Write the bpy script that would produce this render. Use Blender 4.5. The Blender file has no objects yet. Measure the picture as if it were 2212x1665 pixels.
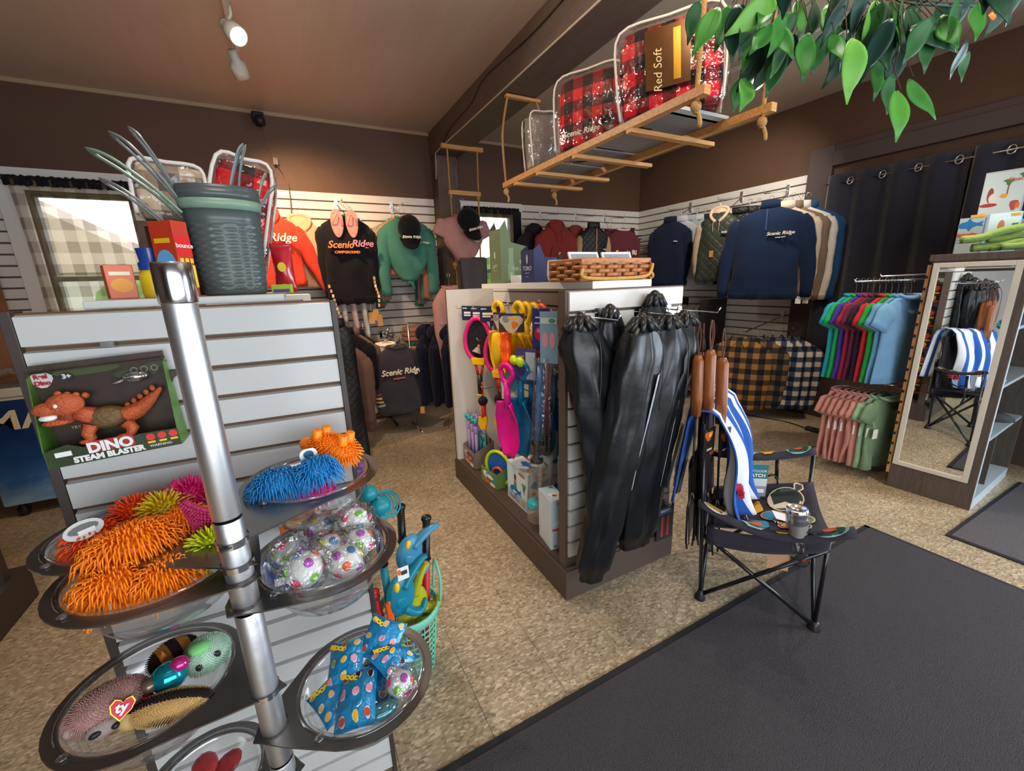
import bpy, bmesh, math, random
from mathutils import Vector, Matrix, noise
random.seed(7)
PI = math.pi
SC = bpy.context.scene
COL = SC.collection
def R(d): return math.radians(d)
# ---------------------------------------------------------------- camera
cam_d = bpy.data.cameras.new('camera'); cam = bpy.data.objects.new('camera', cam_d); COL.objects.link(cam)
cam_d.sensor_width = 36.0; cam_d.lens = 893.08/2212*36.0; cam_d.clip_start = 0.02; cam_d.clip_end = 200
_r = Vector((0.88529, -0.46391, -0.03188)); _f = Vector((0.44466, 0.86190, -0.24384))
_f.normalize(); _r = (_r-_f*_r.dot(_f)).normalized(); _u = _r.cross(_f)
cam.matrix_world = Matrix(((_r.x,_u.x,-_f.x,0),(_r.y,_u.y,-_f.y,0),(_r.z,_u.z,-_f.z,1.5),(0,0,0,1)))
SC.camera = cam
# ---------------------------------------------------------------- world, exposure
W_ = bpy.data.worlds.new('sky'); SC.world = W_; W_.use_nodes = True
_n = W_.node_tree.nodes; _l = W_.node_tree.links
_bg = _n['Background']; _bg.inputs[0].default_value = (0.86,0.93,1.0,1); _bg.inputs[1].default_value = 3.0
SC.view_settings.view_transform = 'Standard'; SC.view_settings.look = 'None'
SC.view_settings.gamma = 1.0; SC.view_settings.exposure = 0.6; SC.view_settings.use_curve_mapping = False
# ---------------------------------------------------------------- daylight of the shop front (glass front behind the camera, glass door on the right)
def area(name, loc, rot, sx, sy, e, col):
    d = bpy.data.lights.new(name,'AREA'); d.shape='RECTANGLE'; d.size=sx; d.size_y=sy; d.energy=e; d.color=col
    o = bpy.data.objects.new(name,d); COL.objects.link(o); o.location=loc; o.rotation_euler=rot; return o
area('front_window_daylight', (0.9,-1.93,1.35), (R(90),0,0), 4.2, 1.9, 22, (0.80,0.90,1.0))
area('door_daylight', (4.72,-0.95,1.1), (R(90),0,R(90)), 1.3, 2.0, 70, (0.72,0.86,1.0))
def spot(name, loc, target, e, col, ang=80, blend=0.6, rad=0.04):
    d = bpy.data.lights.new(name,'SPOT'); d.energy=e; d.color=col; d.spot_size=R(ang); d.spot_blend=blend; d.shadow_soft_size=rad
    o = bpy.data.objects.new(name,d); COL.objects.link(o); o.location=loc
    o.rotation_euler=(Vector(target)-Vector(loc)).to_track_quat('-Z','Y').to_euler(); return o
# ---------------------------------------------------------------- materials
MATS = {}
def nodes(name):
    m = bpy.data.materials.new(name); m.use_nodes = True
    nt = m.node_tree; b = nt.nodes['Principled BSDF']; return m, nt, b
def lin(c):
    return tuple((x/12.92 if x<=0.04045 else ((x+0.055)/1.055)**2.4) for x in c[:3])
def hexc(h):
    h=h.lstrip('#'); return lin(tuple(int(h[i:i+2],16)/255 for i in (0,2,4)))
def mat(name, col, rough=0.6, metal=0.0, var=0.0, vs=8.0, bump=0.0, bs=60.0, spec=0.5, alpha=1.0, trans=0.0, emit=0.0, coat=0.0, stretch=None, sheen=0.0, sss=0.0, ior=1.45):
    if name in MATS: return MATS[name]
    if isinstance(col,str): col = hexc(col)
    m, nt, b = nodes(name); N=nt.nodes; L=nt.links
    b.inputs['Base Color'].default_value=(*col,1); b.inputs['Roughness'].default_value=rough
    b.inputs['Metallic'].default_value=metal; b.inputs['Specular IOR Level'].default_value=spec
    b.inputs['Coat Weight'].default_value=coat; b.inputs['Coat Roughness'].default_value=0.08
    b.inputs['Transmission Weight'].default_value=trans; b.inputs['Alpha'].default_value=alpha; b.inputs['IOR'].default_value=ior
    if sheen: b.inputs['Sheen Weight'].default_value=sheen
    if emit: b.inputs['Emission Color'].default_value=(*col,1); b.inputs['Emission Strength'].default_value=emit
    if var or bump:
        tc=N.new('ShaderNodeTexCoord'); src=tc.outputs['Object']
        if stretch:
            mp=N.new('ShaderNodeMapping'); mp.inputs['Scale'].default_value=stretch; L.new(src,mp.inputs[0]); src=mp.outputs[0]
    if var:
        n=N.new('ShaderNodeTexNoise'); n.inputs['Scale'].default_value=vs; n.inputs['Detail'].default_value=5; L.new(src,n.inputs['Vector'])
        mx=N.new('ShaderNodeMix'); mx.data_type='RGBA'
        mx.inputs[6].default_value=(*[max(0,c*(1-var)) for c in col],1); mx.inputs[7].default_value=(*[min(1,c*(1+var)) for c in col],1)
        L.new(n.outputs['Fac'],mx.inputs[0]); L.new(mx.outputs[2],b.inputs['Base Color'])
    if bump:
        n2=N.new('ShaderNodeTexNoise'); n2.inputs['Scale'].default_value=bs; n2.inputs['Detail'].default_value=4; L.new(src,n2.inputs['Vector'])
        bp=N.new('ShaderNodeBump'); bp.inputs['Strength'].default_value=bump; bp.inputs['Distance'].default_value=0.01
        L.new(n2.outputs['Fac'],bp.inputs['Height']); L.new(bp.outputs[0],b.inputs['Normal'])
    MATS[name]=m; return m
def fab(name, col, var=0.12, bump=0.35, rough=0.9, sheen=0.08):
    return mat(name, col, rough, var=var, vs=14, bump=bump, bs=260, spec=0.2, sheen=sheen)
def plas(name, col, rough=0.35, **k): return mat(name, col, rough, **k)
def gridmat(name, c0, c1, c2, fx, fz, rough=0.85, axes=('X','Z'), duty=0.5, coat=0.0, bump=0.3):
    """woven check: c0 where neither band runs, c1 where one does, c2 where both cross"""
    if name in MATS: return MATS[name]
    c0,c1,c2=[hexc(c) if isinstance(c,str) else c for c in (c0,c1,c2)]
    m,nt,b=nodes(name); N=nt.nodes; L=nt.links
    tc=N.new('ShaderNodeTexCoord'); sp=N.new('ShaderNodeSeparateXYZ'); L.new(tc.outputs['Object'],sp.inputs[0])
    def band(ax,f):
        a=N.new('ShaderNodeMath'); a.operation='MULTIPLY_ADD'; a.inputs[1].default_value=f; a.inputs[2].default_value=100.25; L.new(sp.outputs[ax],a.inputs[0])
        fr=N.new('ShaderNodeMath'); fr.operation='FRACT'; L.new(a.outputs[0],fr.inputs[0])
        g=N.new('ShaderNodeMath'); g.operation='LESS_THAN'; g.inputs[1].default_value=duty; L.new(fr.outputs[0],g.inputs[0]); return g.outputs[0]
    s=N.new('ShaderNodeMath'); s.operation='ADD'; L.new(band(axes[0],fx),s.inputs[0]); L.new(band(axes[1],fz),s.inputs[1])
    h=N.new('ShaderNodeMath'); h.operation='MULTIPLY'; h.inputs[1].default_value=0.5; L.new(s.outputs[0],h.inputs[0])
    cr=N.new('ShaderNodeValToRGB'); cr.color_ramp.interpolation='CONSTANT'
    e=cr.color_ramp.elements; e[0].color=(*c0,1); e[0].position=0; e[1].color=(*c1,1); e[1].position=0.4
    e3=cr.color_ramp.elements.new(0.9); e3.color=(*c2,1)
    L.new(h.outputs[0],cr.inputs[0]); L.new(cr.outputs[0],b.inputs['Base Color'])
    b.inputs['Roughness'].default_value=rough; b.inputs['Specular IOR Level'].default_value=0.25; b.inputs['Coat Weight'].default_value=coat
    MATS[name]=m; return m
def woodmat(name, c0, c1, scale=6, rough=0.55, stretch=(1,14,14), bump=0.1):
    if name in MATS: return MATS[name]
    c0,c1=[hexc(c) if isinstance(c,str) else c for c in (c0,c1)]
    m,nt,b=nodes(name); N=nt.nodes; L=nt.links
    tc=N.new('ShaderNodeTexCoord'); mp=N.new('ShaderNodeMapping'); mp.inputs['Scale'].default_value=stretch; L.new(tc.outputs['Object'],mp.inputs[0])
    n=N.new('ShaderNodeTexNoise'); n.inputs['Scale'].default_value=scale; n.inputs['Detail'].default_value=6; n.inputs['Distortion'].default_value=0.6; L.new(mp.outputs[0],n.inputs['Vector'])
    cr=N.new('ShaderNodeValToRGB'); e=cr.color_ramp.elements; e[0].color=(*c0,1); e[0].position=.3; e[1].color=(*c1,1); e[1].position=.7
    L.new(n.outputs['Fac'],cr.inputs[0]); L.new(cr.outputs[0],b.inputs['Base Color']); b.inputs['Roughness'].default_value=rough
    bp=N.new('ShaderNodeBump'); bp.inputs['Strength'].default_value=bump; bp.inputs['Distance'].default_value=.004; L.new(n.outputs['Fac'],bp.inputs['Height']); L.new(bp.outputs[0],b.inputs['Normal'])
    MATS[name]=m; return m
def clearmat(name, tint=(1,1,1), fac=0.12, rough=0.08, bump=0.0, bs=30):
    """thin clear film: mostly see-through with a glossy sheen"""
    if name in MATS: return MATS[name]
    m=bpy.data.materials.new(name); m.use_nodes=True; nt=m.node_tree; N=nt.nodes; L=nt.links; N.remove(N['Principled BSDF'])
    out=N['Material Output']; tr=N.new('ShaderNodeBsdfTransparent'); tr.inputs[0].default_value=(*tint,1)
    gl=N.new('ShaderNodeBsdfGlossy'); gl.inputs['Roughness'].default_value=rough
    lw=N.new('ShaderNodeLayerWeight'); lw.inputs[0].default_value=0.45
    mm=N.new('ShaderNodeMath'); mm.operation='MULTIPLY_ADD'; mm.inputs[1].default_value=0.45; mm.inputs[2].default_value=fac; mm.use_clamp=True
    L.new(lw.outputs['Facing'],mm.inputs[0]); mx=N.new('ShaderNodeMixShader'); L.new(mm.outputs[0],mx.inputs[0]); L.new(tr.outputs[0],mx.inputs[1]); L.new(gl.outputs[0],mx.inputs[2]); L.new(mx.outputs[0],out.inputs[0])
    if bump:
        tc=N.new('ShaderNodeTexCoord'); n2=N.new('ShaderNodeTexNoise'); n2.inputs['Scale'].default_value=bs; n2.inputs['Detail'].default_value=3; L.new(tc.outputs['Object'],n2.inputs['Vector'])
        bp=N.new('ShaderNodeBump'); bp.inputs['Strength'].default_value=bump; bp.inputs['Distance'].default_value=.02; L.new(n2.outputs['Fac'],bp.inputs['Height'])
        L.new(bp.outputs[0],gl.inputs['Normal']); L.new(bp.outputs[0],lw.inputs['Normal'])
    MATS[name]=m; return m
# ---------------------------------------------------------------- mesh building
class MB:
    def __init__(s): s.v=[]; s.f=[]; s.m=[]; s.s=[]
    def add(s, vs, fs, m=0, sm=False, M=None):
        o=len(s.v)
        s.v += [tuple(M@Vector(v)) for v in vs] if M is not None else [tuple(v) for v in vs]
        s.f += [tuple(o+i for i in f) for f in fs]; s.m += [m]*len(fs); s.s += [sm]*len(fs); return s
    def bb(s, a, b, m=0, M=None):
        x0,y0,z0=a; x1,y1,z1=b
        return s.add([(x0,y0,z0),(x1,y0,z0),(x1,y1,z0),(x0,y1,z0),(x0,y0,z1),(x1,y0,z1),(x1,y1,z1),(x0,y1,z1)],
            [(0,3,2,1),(4,5,6,7),(0,1,5,4),(1,2,6,5),(2,3,7,6),(3,0,4,7)], m, False, M)
    def box(s, c, d, m=0, M=None):
        return s.bb([c[i]-d[i]/2 for i in range(3)],[c[i]+d[i]/2 for i in range(3)],m,M)
    def rings(s, rs, m=0, cap=True, sm=True, M=None, loop=False):
        n=len(rs[0]); vs=[p for r in rs for p in r]; fs=[]
        for i in range(len(rs)-(0 if loop else 1)):
            a=i*n; b=((i+1)%len(rs))*n
            for j in range(n): k=(j+1)%n; fs.append((a+j,a+k,b+k,b+j))
        if cap and not loop: fs.append(tuple(range(n-1,-1,-1))); fs.append(tuple((len(rs)-1)*n+j for j in range(n)))
        return s.add(vs,fs,m,sm,M)
    def tube(s, pts, r, n=6, m=0, cap=True, M=None, sq=1.0, closed=False):
        P=[Vector(p) for p in pts]; rr=r if isinstance(r,(list,tuple)) else [r]*len(P); rs=[]
        K=len(P); t=((P[1]-P[-1]) if closed else (P[1]-P[0])).normalized()
        a=Vector((0,0,1)) if abs(t.z)<.9 else Vector((1,0,0)); u=t.cross(a).normalized()
        for i in range(K):
            if closed: t=(P[(i+1)%K]-P[i-1]).normalized()
            else: t=(P[min(i+1,K-1)]-P[max(i-1,0)]).normalized()
            u=(u-t*u.dot(t)).normalized(); w=t.cross(u)
            rs.append([P[i]+(u*math.cos(2*PI*j/n)+w*math.sin(2*PI*j/n)*sq)*rr[i] for j in range(n)])
        return s.rings(rs,m,cap,True,M,loop=closed)
    def lathe(s, prof, n=20, m=0, c=(0,0,0), M=None, cap=False, sm=True, ax=1.0):
        rs=[[(c[0]+r*math.cos(2*PI*j/n),c[1]+r*ax*math.sin(2*PI*j/n),c[2]+z) for j in range(n)] for r,z in prof]
        return s.rings(rs,m,cap,sm,M)
    def ell(s, c, r, n=12, k=8, m=0, M=None):
        rs=[]
        for i in range(k+1):
            a=-PI/2+PI*max(.02,min(.98,i/k)); rs.append([(c[0]+r[0]*math.cos(a)*math.cos(2*PI*j/n),c[1]+r[1]*math.cos(a)*math.sin(2*PI*j/n),c[2]+r[2]*math.sin(a)) for j in range(n)])
        return s.rings(rs,m,True,True,M)
    def prism(s, poly, d, m=0, M=None, ax='y', sm=False):
        """poly in (x,z), thickness d along +-y (or poly in x,y along z)"""
        n=len(poly)
        if ax=='y': vs=[(x,-d/2,z) for x,z in poly]+[(x,d/2,z) for x,z in poly]
        elif ax=='z': vs=[(x,y,-d/2) for x,y in poly]+[(x,y,d/2) for x,y in poly]
        else: vs=[(-d/2,x,z) for x,z in poly]+[(d/2,x,z) for x,z in poly]
        fs=[tuple(range(n)),tuple(range(2*n-1,n-1,-1))]+[(i,n+i,n+(i+1)%n,(i+1)%n) for i in range(n)]
        return s.add(vs,fs,m,sm,M)
    def grid(s, fn, nu, nv, m=0, sm=True, M=None, th=0.0):
        vs=[Vector(fn(i/nu,j/nv)) for i in range(nu+1) for j in range(nv+1)]; fs=[]
        for i in range(nu):
            for j in range(nv): a=i*(nv+1)+j; fs.append((a,a+nv+1,a+nv+2,a+1))
        if th:
            me=bpy.data.meshes.new('t'); me.from_pydata(vs,[],fs); me.update()
            N=[v.normal.copy() for v in me.vertices]; bpy.data.meshes.remove(me); n0=len(vs)
            vs=vs+[v-N[i]*th for i,v in enumerate(vs)]; f2=[tuple(n0+k for k in reversed(f)) for f in fs]
            bd=[i*(nv+1) for i in range(nu+1)]+[nu*(nv+1)+j for j in range(1,nv+1)]+[i*(nv+1)+nv for i in range(nu-1,-1,-1)]+[j for j in range(nv-1,0,-1)]
            ed=[(bd[i],bd[(i+1)%len(bd)]) for i in range(len(bd))]
            fs=fs+f2+[(b,a,n0+a,n0+b) for a,b in ed]
        return s.add(vs,fs,m,sm,M)
    def mesh(s, name, mats):
        me=bpy.data.meshes.new(name); me.from_pydata(s.v,[],s.f)
        for x in (mats if isinstance(mats,(list,tuple)) else [mats]): me.materials.append(x)
        me.polygons.foreach_set('material_index',s.m); me.polygons.foreach_set('use_smooth',s.s); me.update()
        return me
    def build(s, name, mats, parent=None, loc=None, rot=None, fix=True, bev=0.0, seg=2):
        me=s.mesh(name,mats)
        if fix:
            bm=bmesh.new(); bm.from_mesh(me); bmesh.ops.recalc_face_normals(bm,faces=bm.faces); bm.to_mesh(me); bm.free()
        o=bpy.data.objects.new(name,me); COL.objects.link(o)
        if parent is not None: o.parent=parent
        if loc is not None: o.location=loc
        if rot is not None: o.rotation_euler=rot
        if bev:
            b=o.modifiers.new('bevel','BEVEL'); b.width=bev; b.segments=seg; b.limit_method='ANGLE'; b.angle_limit=R(40)
        return o
def tag(o, label=None, cat=None, group=None, kind=None):
    if label: o['label']=label
    if cat: o['category']=cat
    if group: o['group']=group
    if kind: o['kind']=kind
    return o
def thing(name, label, cat, loc=(0,0,0), rz=0.0, group=None, rot=None):
    o=bpy.data.objects.new(name,None); COL.objects.link(o); o.empty_display_size=.05; o.location=loc
    o.rotation_euler = rot if rot is not None else (0,0,rz)
    return tag(o,label,cat,group)
def structure(o): o['kind']='structure'; return o
def clone(o, parent=None, loc=None, rz=None, label=None, group=None):
    c=o.copy(); COL.objects.link(c); c.parent=parent
    if loc is not None: c.location=loc
    if rz is not None: c.rotation_euler=(0,0,rz)
    if label: c['label']=label
    if group: c['group']=group
    for ch in list(o.children): clone(ch,c)
    return c
def piece(src, parent, loc, rot=None, scale=None):
    c=bpy.data.objects.new(src.name.split('.')[0],src.data); COL.objects.link(c); c.parent=parent; c.location=loc
    if rot is not None: c.rotation_euler=rot
    if scale is not None: c.scale=scale
    return c
_TX={}
def text(s, size, m, parent, loc, rot=(R(90),0,0), shear=0.0, ext=0.0006, align='CENTER', bold=0.0, name='lettering', sx=1.0, space=1.0):
    key=(s,size,shear,ext,align,bold,space)
    if key not in _TX:
        c=bpy.data.curves.new('t','FONT'); c.body=s; c.size=size; c.shear=shear; c.extrude=ext; c.align_x=align; c.align_y='CENTER'; c.offset=bold; c.space_character=space; c.resolution_u=3
        o=bpy.data.objects.new('t',c); COL.objects.link(o); dg=bpy.context.evaluated_depsgraph_get()
        me=bpy.data.meshes.new_from_object(o.evaluated_get(dg)); bpy.data.objects.remove(o); bpy.data.curves.remove(c); _TX[key]=me
    me=_TX[key].copy(); me.name=name; me.materials.clear(); me.materials.append(m)
    o=bpy.data.objects.new(name,me); COL.objects.link(o)
    if parent is not None: o.parent=parent
    o.location=loc; o.rotation_euler=rot; o.scale=(sx,1,1); return o
def nz(x,y,z,s=1.0): return noise.noise((x*s,y*s,z*s))
def circle(r,n=16,cx=0,cy=0,ry=None,a0=0): return [(cx+r*math.cos(a0+2*PI*i/n),cy+(ry or r)*math.sin(a0+2*PI*i/n)) for i in range(n)]
def lerp(a,b,t): return a+(b-a)*t
def bez(p0,p1,p2,p3,n=10):
    P=[Vector(p) for p in (p0,p1,p2,p3)]
    return [P[0]*(1-t)**3+P[1]*3*t*(1-t)**2+P[2]*3*t*t*(1-t)+P[3]*t**3 for t in [i/n for i in range(n+1)]]
def spline(pts,k=6):
    P=[Vector(p) for p in pts]; out=[]
    for i in range(len(P)-1):
        a=P[max(i-1,0)]; b=P[i]; c=P[i+1]; d=P[min(i+2,len(P)-1)]
        for j in range(k):
            t=j/k; out.append(0.5*((2*b)+(c-a)*t+(2*a-5*b+4*c-d)*t*t+(3*b-a-3*c+d)*t**3))
    return out+[P[-1]]
# shared materials
CHROME=mat('chrome',(.88,.88,.9),.16,1.0); STEEL=mat('brushed_steel',(.72,.72,.74),.42,1.0,bump=.08,bs=40)
BLACKP=plas('black_plastic',(.012,.012,.013),.4); WHITEP=plas('white_plastic',(.78,.78,.76),.4)
BLACKM=mat('black_metal',(.012,.013,.016),.28,0.3,coat=.3); WIRE=mat('wire_chrome',(.75,.75,.76),.2,1.0)
PAPER=mat('paper_white',(.8,.8,.77),.7); KRAFT=mat('kraft_tag','#b98a52',.8,var=.1)
PINE=woodmat('pine','#a8703a','#c99556',5,.5); ROPE=mat('sisal_rope','#b48a52',.95,var=.25,vs=60,bump=.8,bs=180)
SLATW=mat('slat_white',(.66,.635,.59),.38,var=.03,vs=3); GROOVE=mat('slat_groove','#5a3f2a',.7)
DKWOOD=woodmat('dark_laminate','#3f332c','#55463c',9,.5,stretch=(14,14,1),bump=.05)
# ================================================================ the room
CZ=3.124; BY=4.975; RX=4.8; LX=-3.6; FY=-2.0
def floormat():
    m,nt,b=nodes('vinyl_tile'); N=nt.nodes; L=nt.links
    tc=N.new('ShaderNodeTexCoord'); g=N.new('ShaderNodeNewGeometry')
    mp=N.new('ShaderNodeMapping'); mp.inputs['Scale'].default_value=(1,2.1,1); mp.inputs['Rotation'].default_value=(0,0,.5); L.new(g.outputs['Position'],mp.inputs[0])
    v=N.new('ShaderNodeTexVoronoi'); v.inputs['Scale'].default_value=68; L.new(mp.outputs[0],v.inputs['Vector'])
    sp=N.new('ShaderNodeSeparateColor'); L.new(v.outputs['Color'],sp.inputs[0])
    cr=N.new('ShaderNodeValToRGB'); e=cr.color_ramp.elements
    e[0].color=(*hexc('#85755d'),1); e[0].position=.0; e[1].color=(*hexc('#d2c3a9'),1); e[1].position=1
    x=cr.color_ramp.elements.new(.2); x.color=(*hexc('#a08f75'),1); x=cr.color_ramp.elements.new(.75); x.color=(*hexc('#b5a488'),1)
    L.new(sp.outputs[0],cr.inputs[0])
    n=N.new('ShaderNodeTexNoise'); n.inputs['Scale'].default_value=2.2; n.inputs['Detail'].default_value=6; L.new(g.outputs['Position'],n.inputs['Vector'])
    mx=N.new('ShaderNodeMix'); mx.data_type='RGBA'; mx.blend_type='MULTIPLY'; mx.inputs[0].default_value=1
    cr2=N.new('ShaderNodeValToRGB'); e2=cr2.color_ramp.elements; e2[0].color=(.72,.70,.66,1); e2[0].position=.3; e2[1].color=(1,1,1,1); e2[1].position=.65
    L.new(n.outputs['Fac'],cr2.inputs[0]); L.new(cr.outputs[0],mx.inputs[6]); L.new(cr2.outputs[0],mx.inputs[7]); L.new(mx.outputs[2],b.inputs['Base Color'])
    b.inputs['Roughness'].default_value=.34; b.inputs['Specular IOR Level'].default_value=.35
    return m
VT=floormat()
fl=structure(MB().bb((LX-.15,FY-.15,-.12),(RX+.15,BY+.15,-.0045)).build('floor',mat('floor_joint','#4c3d2b',.8)))
TS=.3048
_t=MB().bb((0,0,-.0045),(TS-.0016,TS-.0016,0)).build('tile',VT,fl); first=True; cells=[]
for i in range(int((LX)/TS)-1,int(RX/TS)+1):
    for j in range(int(FY/TS)-1,int(BY/TS)+1):
        x=i*TS+.1; y=j*TS+.07
        if x<LX-.05 or x+TS>RX+.31 or y+TS>BY+.31: continue
        cells.append((math.hypot(x,y-.9),x,y))
cells.sort(); vis=[c for c in cells if c[2]>-.1 and c[1]>-2.6 and c[2]<4.9 and c[1]<4.6]
vis=vis[:299]; vs_=set(vis)
for d,x,y in vis:
    if first: _t.location=(x,y,0); first=False
    else: piece(_t,fl,(x,y,0))
_r=MB()
for c in cells:
    if c not in vs_: _r.bb((c[1],c[2],-.0045),(min(c[1]+TS-.0016,RX),min(c[2]+TS-.0016,BY),0))
tag(_r.build('tile_field',VT,fl,fix=False),kind='stuff')
# ---- brown painted walls
WALLB=mat('wall_brown','#543c2c',.6,var=.16,vs=2.5,bump=.5,bs=7)
CEIL=mat('ceiling_taupe','#b39e8c',.38,var=.10,vs=2.0,bump=.16,bs=6,stretch=(6,.8,1))
def rects(mb,holes,a0,a1,z0,z1,put):
    xs=sorted({a0,a1,*[h[0] for h in holes],*[h[1] for h in holes]}); zs=sorted({z0,z1,*[h[2] for h in holes],*[h[3] for h in holes]})
    for i in range(len(xs)-1):
        for j in range(len(zs)-1):
            cx=(xs[i]+xs[i+1])/2; cz=(zs[j]+zs[j+1])/2
            if any(h[0]<cx<h[1] and h[2]<cz<h[3] for h in holes): continue
            put(xs[i],xs[i+1],zs[j],zs[j+1])
w1=(-1.76,-1.10,1.00,2.33); w2=(2.02,2.66,1.10,2.33)
mb=MB(); rects(mb,[w1,w2],LX,RX+.15,0,CZ,lambda a,b,c,d: mb.bb((a,BY,c),(b,BY+.15,d))); wb=structure(mb.build('wall_back',WALLB))
mb=MB(); rects(mb,[(-1.6,-.3,.05,2.1)],FY-.15,BY,0,CZ,lambda a,b,c,d: mb.bb((RX,a,c),(RX+.15,b,d))); wr=structure(mb.build('wall_right',WALLB))
structure(MB().bb((LX-.15,FY-.15,0),(LX,BY+.15,CZ)).build('wall_left',WALLB))
mb=MB(); rects(mb,[(-1.2,3.0,.4,2.3)],LX,RX,0,CZ,lambda a,b,c,d: mb.bb((a,FY-.15,c),(b,FY,d))); structure(mb.build('wall_front',WALLB))
structure(MB().bb((LX-.15,FY-.15,CZ),(RX+.15,BY+.15,CZ+.12)).build('ceiling',CEIL))
structure(MB().bb((LX,BY-.022,CZ-.03),(RX,BY,CZ)).build('trim_1',mat('cove_trim','#9a8468',.6)))
# ---- beam with post
DARKB=mat('beam_brown','#5c4c42',.6,var=.35,vs=5,bump=.5,bs=9,stretch=(3,.6,3))
bm_=thing('ceiling_beam','dark brown boxed ceiling beam running from the back wall towards the room','beam',(1.755,0,2.868)); structure(bm_); del bm_['category']; bm_.name='trim_2'
MB().bb((-.145,FY,0),(.145,BY-.02,CZ-2.868)).build('beam_box',DARKB,bm_,bev=.004)
MB().bb((-.13,4.78,-2.868),(.11,BY-.02,0)).build('post',DARKB,bm_,bev=.004)
MB().tube([(-.15,FY,.0),(-.15,1.2,.004),(-.152,2.6,.002),(-.15,4.6,.006),(-.15,4.74,.0),(-.148,4.75,-.12),(-.15,4.77,-.25)],.006,6).build('white_conduit',mat('conduit_white','#b9ab97',.5),bm_)
MB().tube(spline([(-.152,FY,.19),(-.152,1.5,.2),(-.152,2.6,.16),(-.152,3.4,.2),(-.152,3.7,.12),(-.152,4.2,.1),(-.152,4.5,.02),(-.16,4.6,-.05)],6),.005,6).build('black_cable',BLACKP,bm_)
# ---- slatwall: every board its own piece
def slat_mesh(w,h=.076,d=.016):
    mb=MB(); p=[(0,0),(-d,.003),(-d,h-.003),(0,h)]
    mb.add([(x,y,z) for x in (0,w) for y,z in p],[(0,1,2,3),(7,6,5,4),(0,4,5,1),(1,5,6,2),(2,6,7,3),(3,7,4,0)]); return mb
def slatwall(parent,loc,w,z0,z1,rz=0,pitch=.0879,gap=.010,backmat=GROOVE,m=SLATW,d=.016,ins=0):
    """boards run along local x, face -y"""
    M=Matrix.Translation(loc)@Matrix.Rotation(rz,4,'Z'); n=int((z1-z0)/pitch+.001); proto=None
    bk=MB().bb((0,-.004,z0),(w,0.0,z1)).build('backing_board',backmat,parent); bk.matrix_basis=M
    for i in range(n):
        z=z1-(i+1)*pitch+gap/2
        if proto is None: proto=slat_mesh(w-2*ins,pitch-gap,d).build('slat',m,parent); o=proto
        else: o=bpy.data.objects.new('slat',proto.data); COL.objects.link(o); o.parent=parent
        o.matrix_basis=M@Matrix.Translation((ins,-.004,z))
slatwall(wb,(-1.0,BY,0),2.62,0,2.452)
slatwall(wb,(2.78,BY,0),RX-2.78,0,2.452)
slatwall(wb,(-3.3,BY,0),3.3-1.92,0,2.452)
slatwall(wr,(RX,BY-.022,0),BY-2.62-.022,0,2.452,rz=-PI/2)
# ---- windows in the back wall
TRIMW=mat('window_trim',(.72,.69,.64),.45); GLASS=clearmat('pane_glass',(.97,.99,1),.03,.02)
def window(n,x0,x1,z0,z1,bar,tx0,tx1,tz0,tz1):
    o=thing('window_%d'%n,'',None,((x0+x1)/2,BY,z0)); structure(o); cx=(x0+x1)/2
    del_=lambda a:a-cx
    MB().bb((tx0-cx,-.03,tz0-z0),(x0-cx,0,tz1-z0)).bb((x1-cx,-.03,tz0-z0),(tx1-cx,0,tz1-z0)).bb((x0-cx,-.03,z1-z0),(x1-cx,0,tz1-z0)).bb((x0-cx,-.03,tz0-z0),(x1-cx,0,0)).build('window_frame',TRIMW,o)
    f=.035; DK=mat('sash_dark','#3b332d',.5)
    MB().bb((x0-cx,.03,0),(x0-cx+f,.1,z1-z0)).bb((x1-cx-f,.03,0),(x1-cx,.1,z1-z0)).bb((x0-cx+f,.03,z1-z0-f),(x1-cx-f,.1,z1-z0)).bb((x0-cx+f,.03,0),(x1-cx-f,.1,f)).bb((x0-cx+f,.03,bar-z0-.02),(x1-cx-f,.1,bar-z0+.02)).build('sash',DK,o)
    MB().bb((x0-cx+f,.06,f),(x1-cx-f,.064,bar-z0-.02)).build('pane',GLASS,o); MB().bb((x0-cx+f,.06,bar-z0+.02),(x1-cx-f,.064,z1-z0-f)).build('pane',GLASS,o)
    MB().bb((tx0-cx,-.06,tz0-z0-.02),(tx1-cx,0,tz0-z0)).build('window_sill',TRIMW,o)
    return o
window(1,*w1,1.64,-1.915,-1.0,.93,2.49)
window(2,*w2,1.64,1.94,2.775,1.02,2.45)
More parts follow.
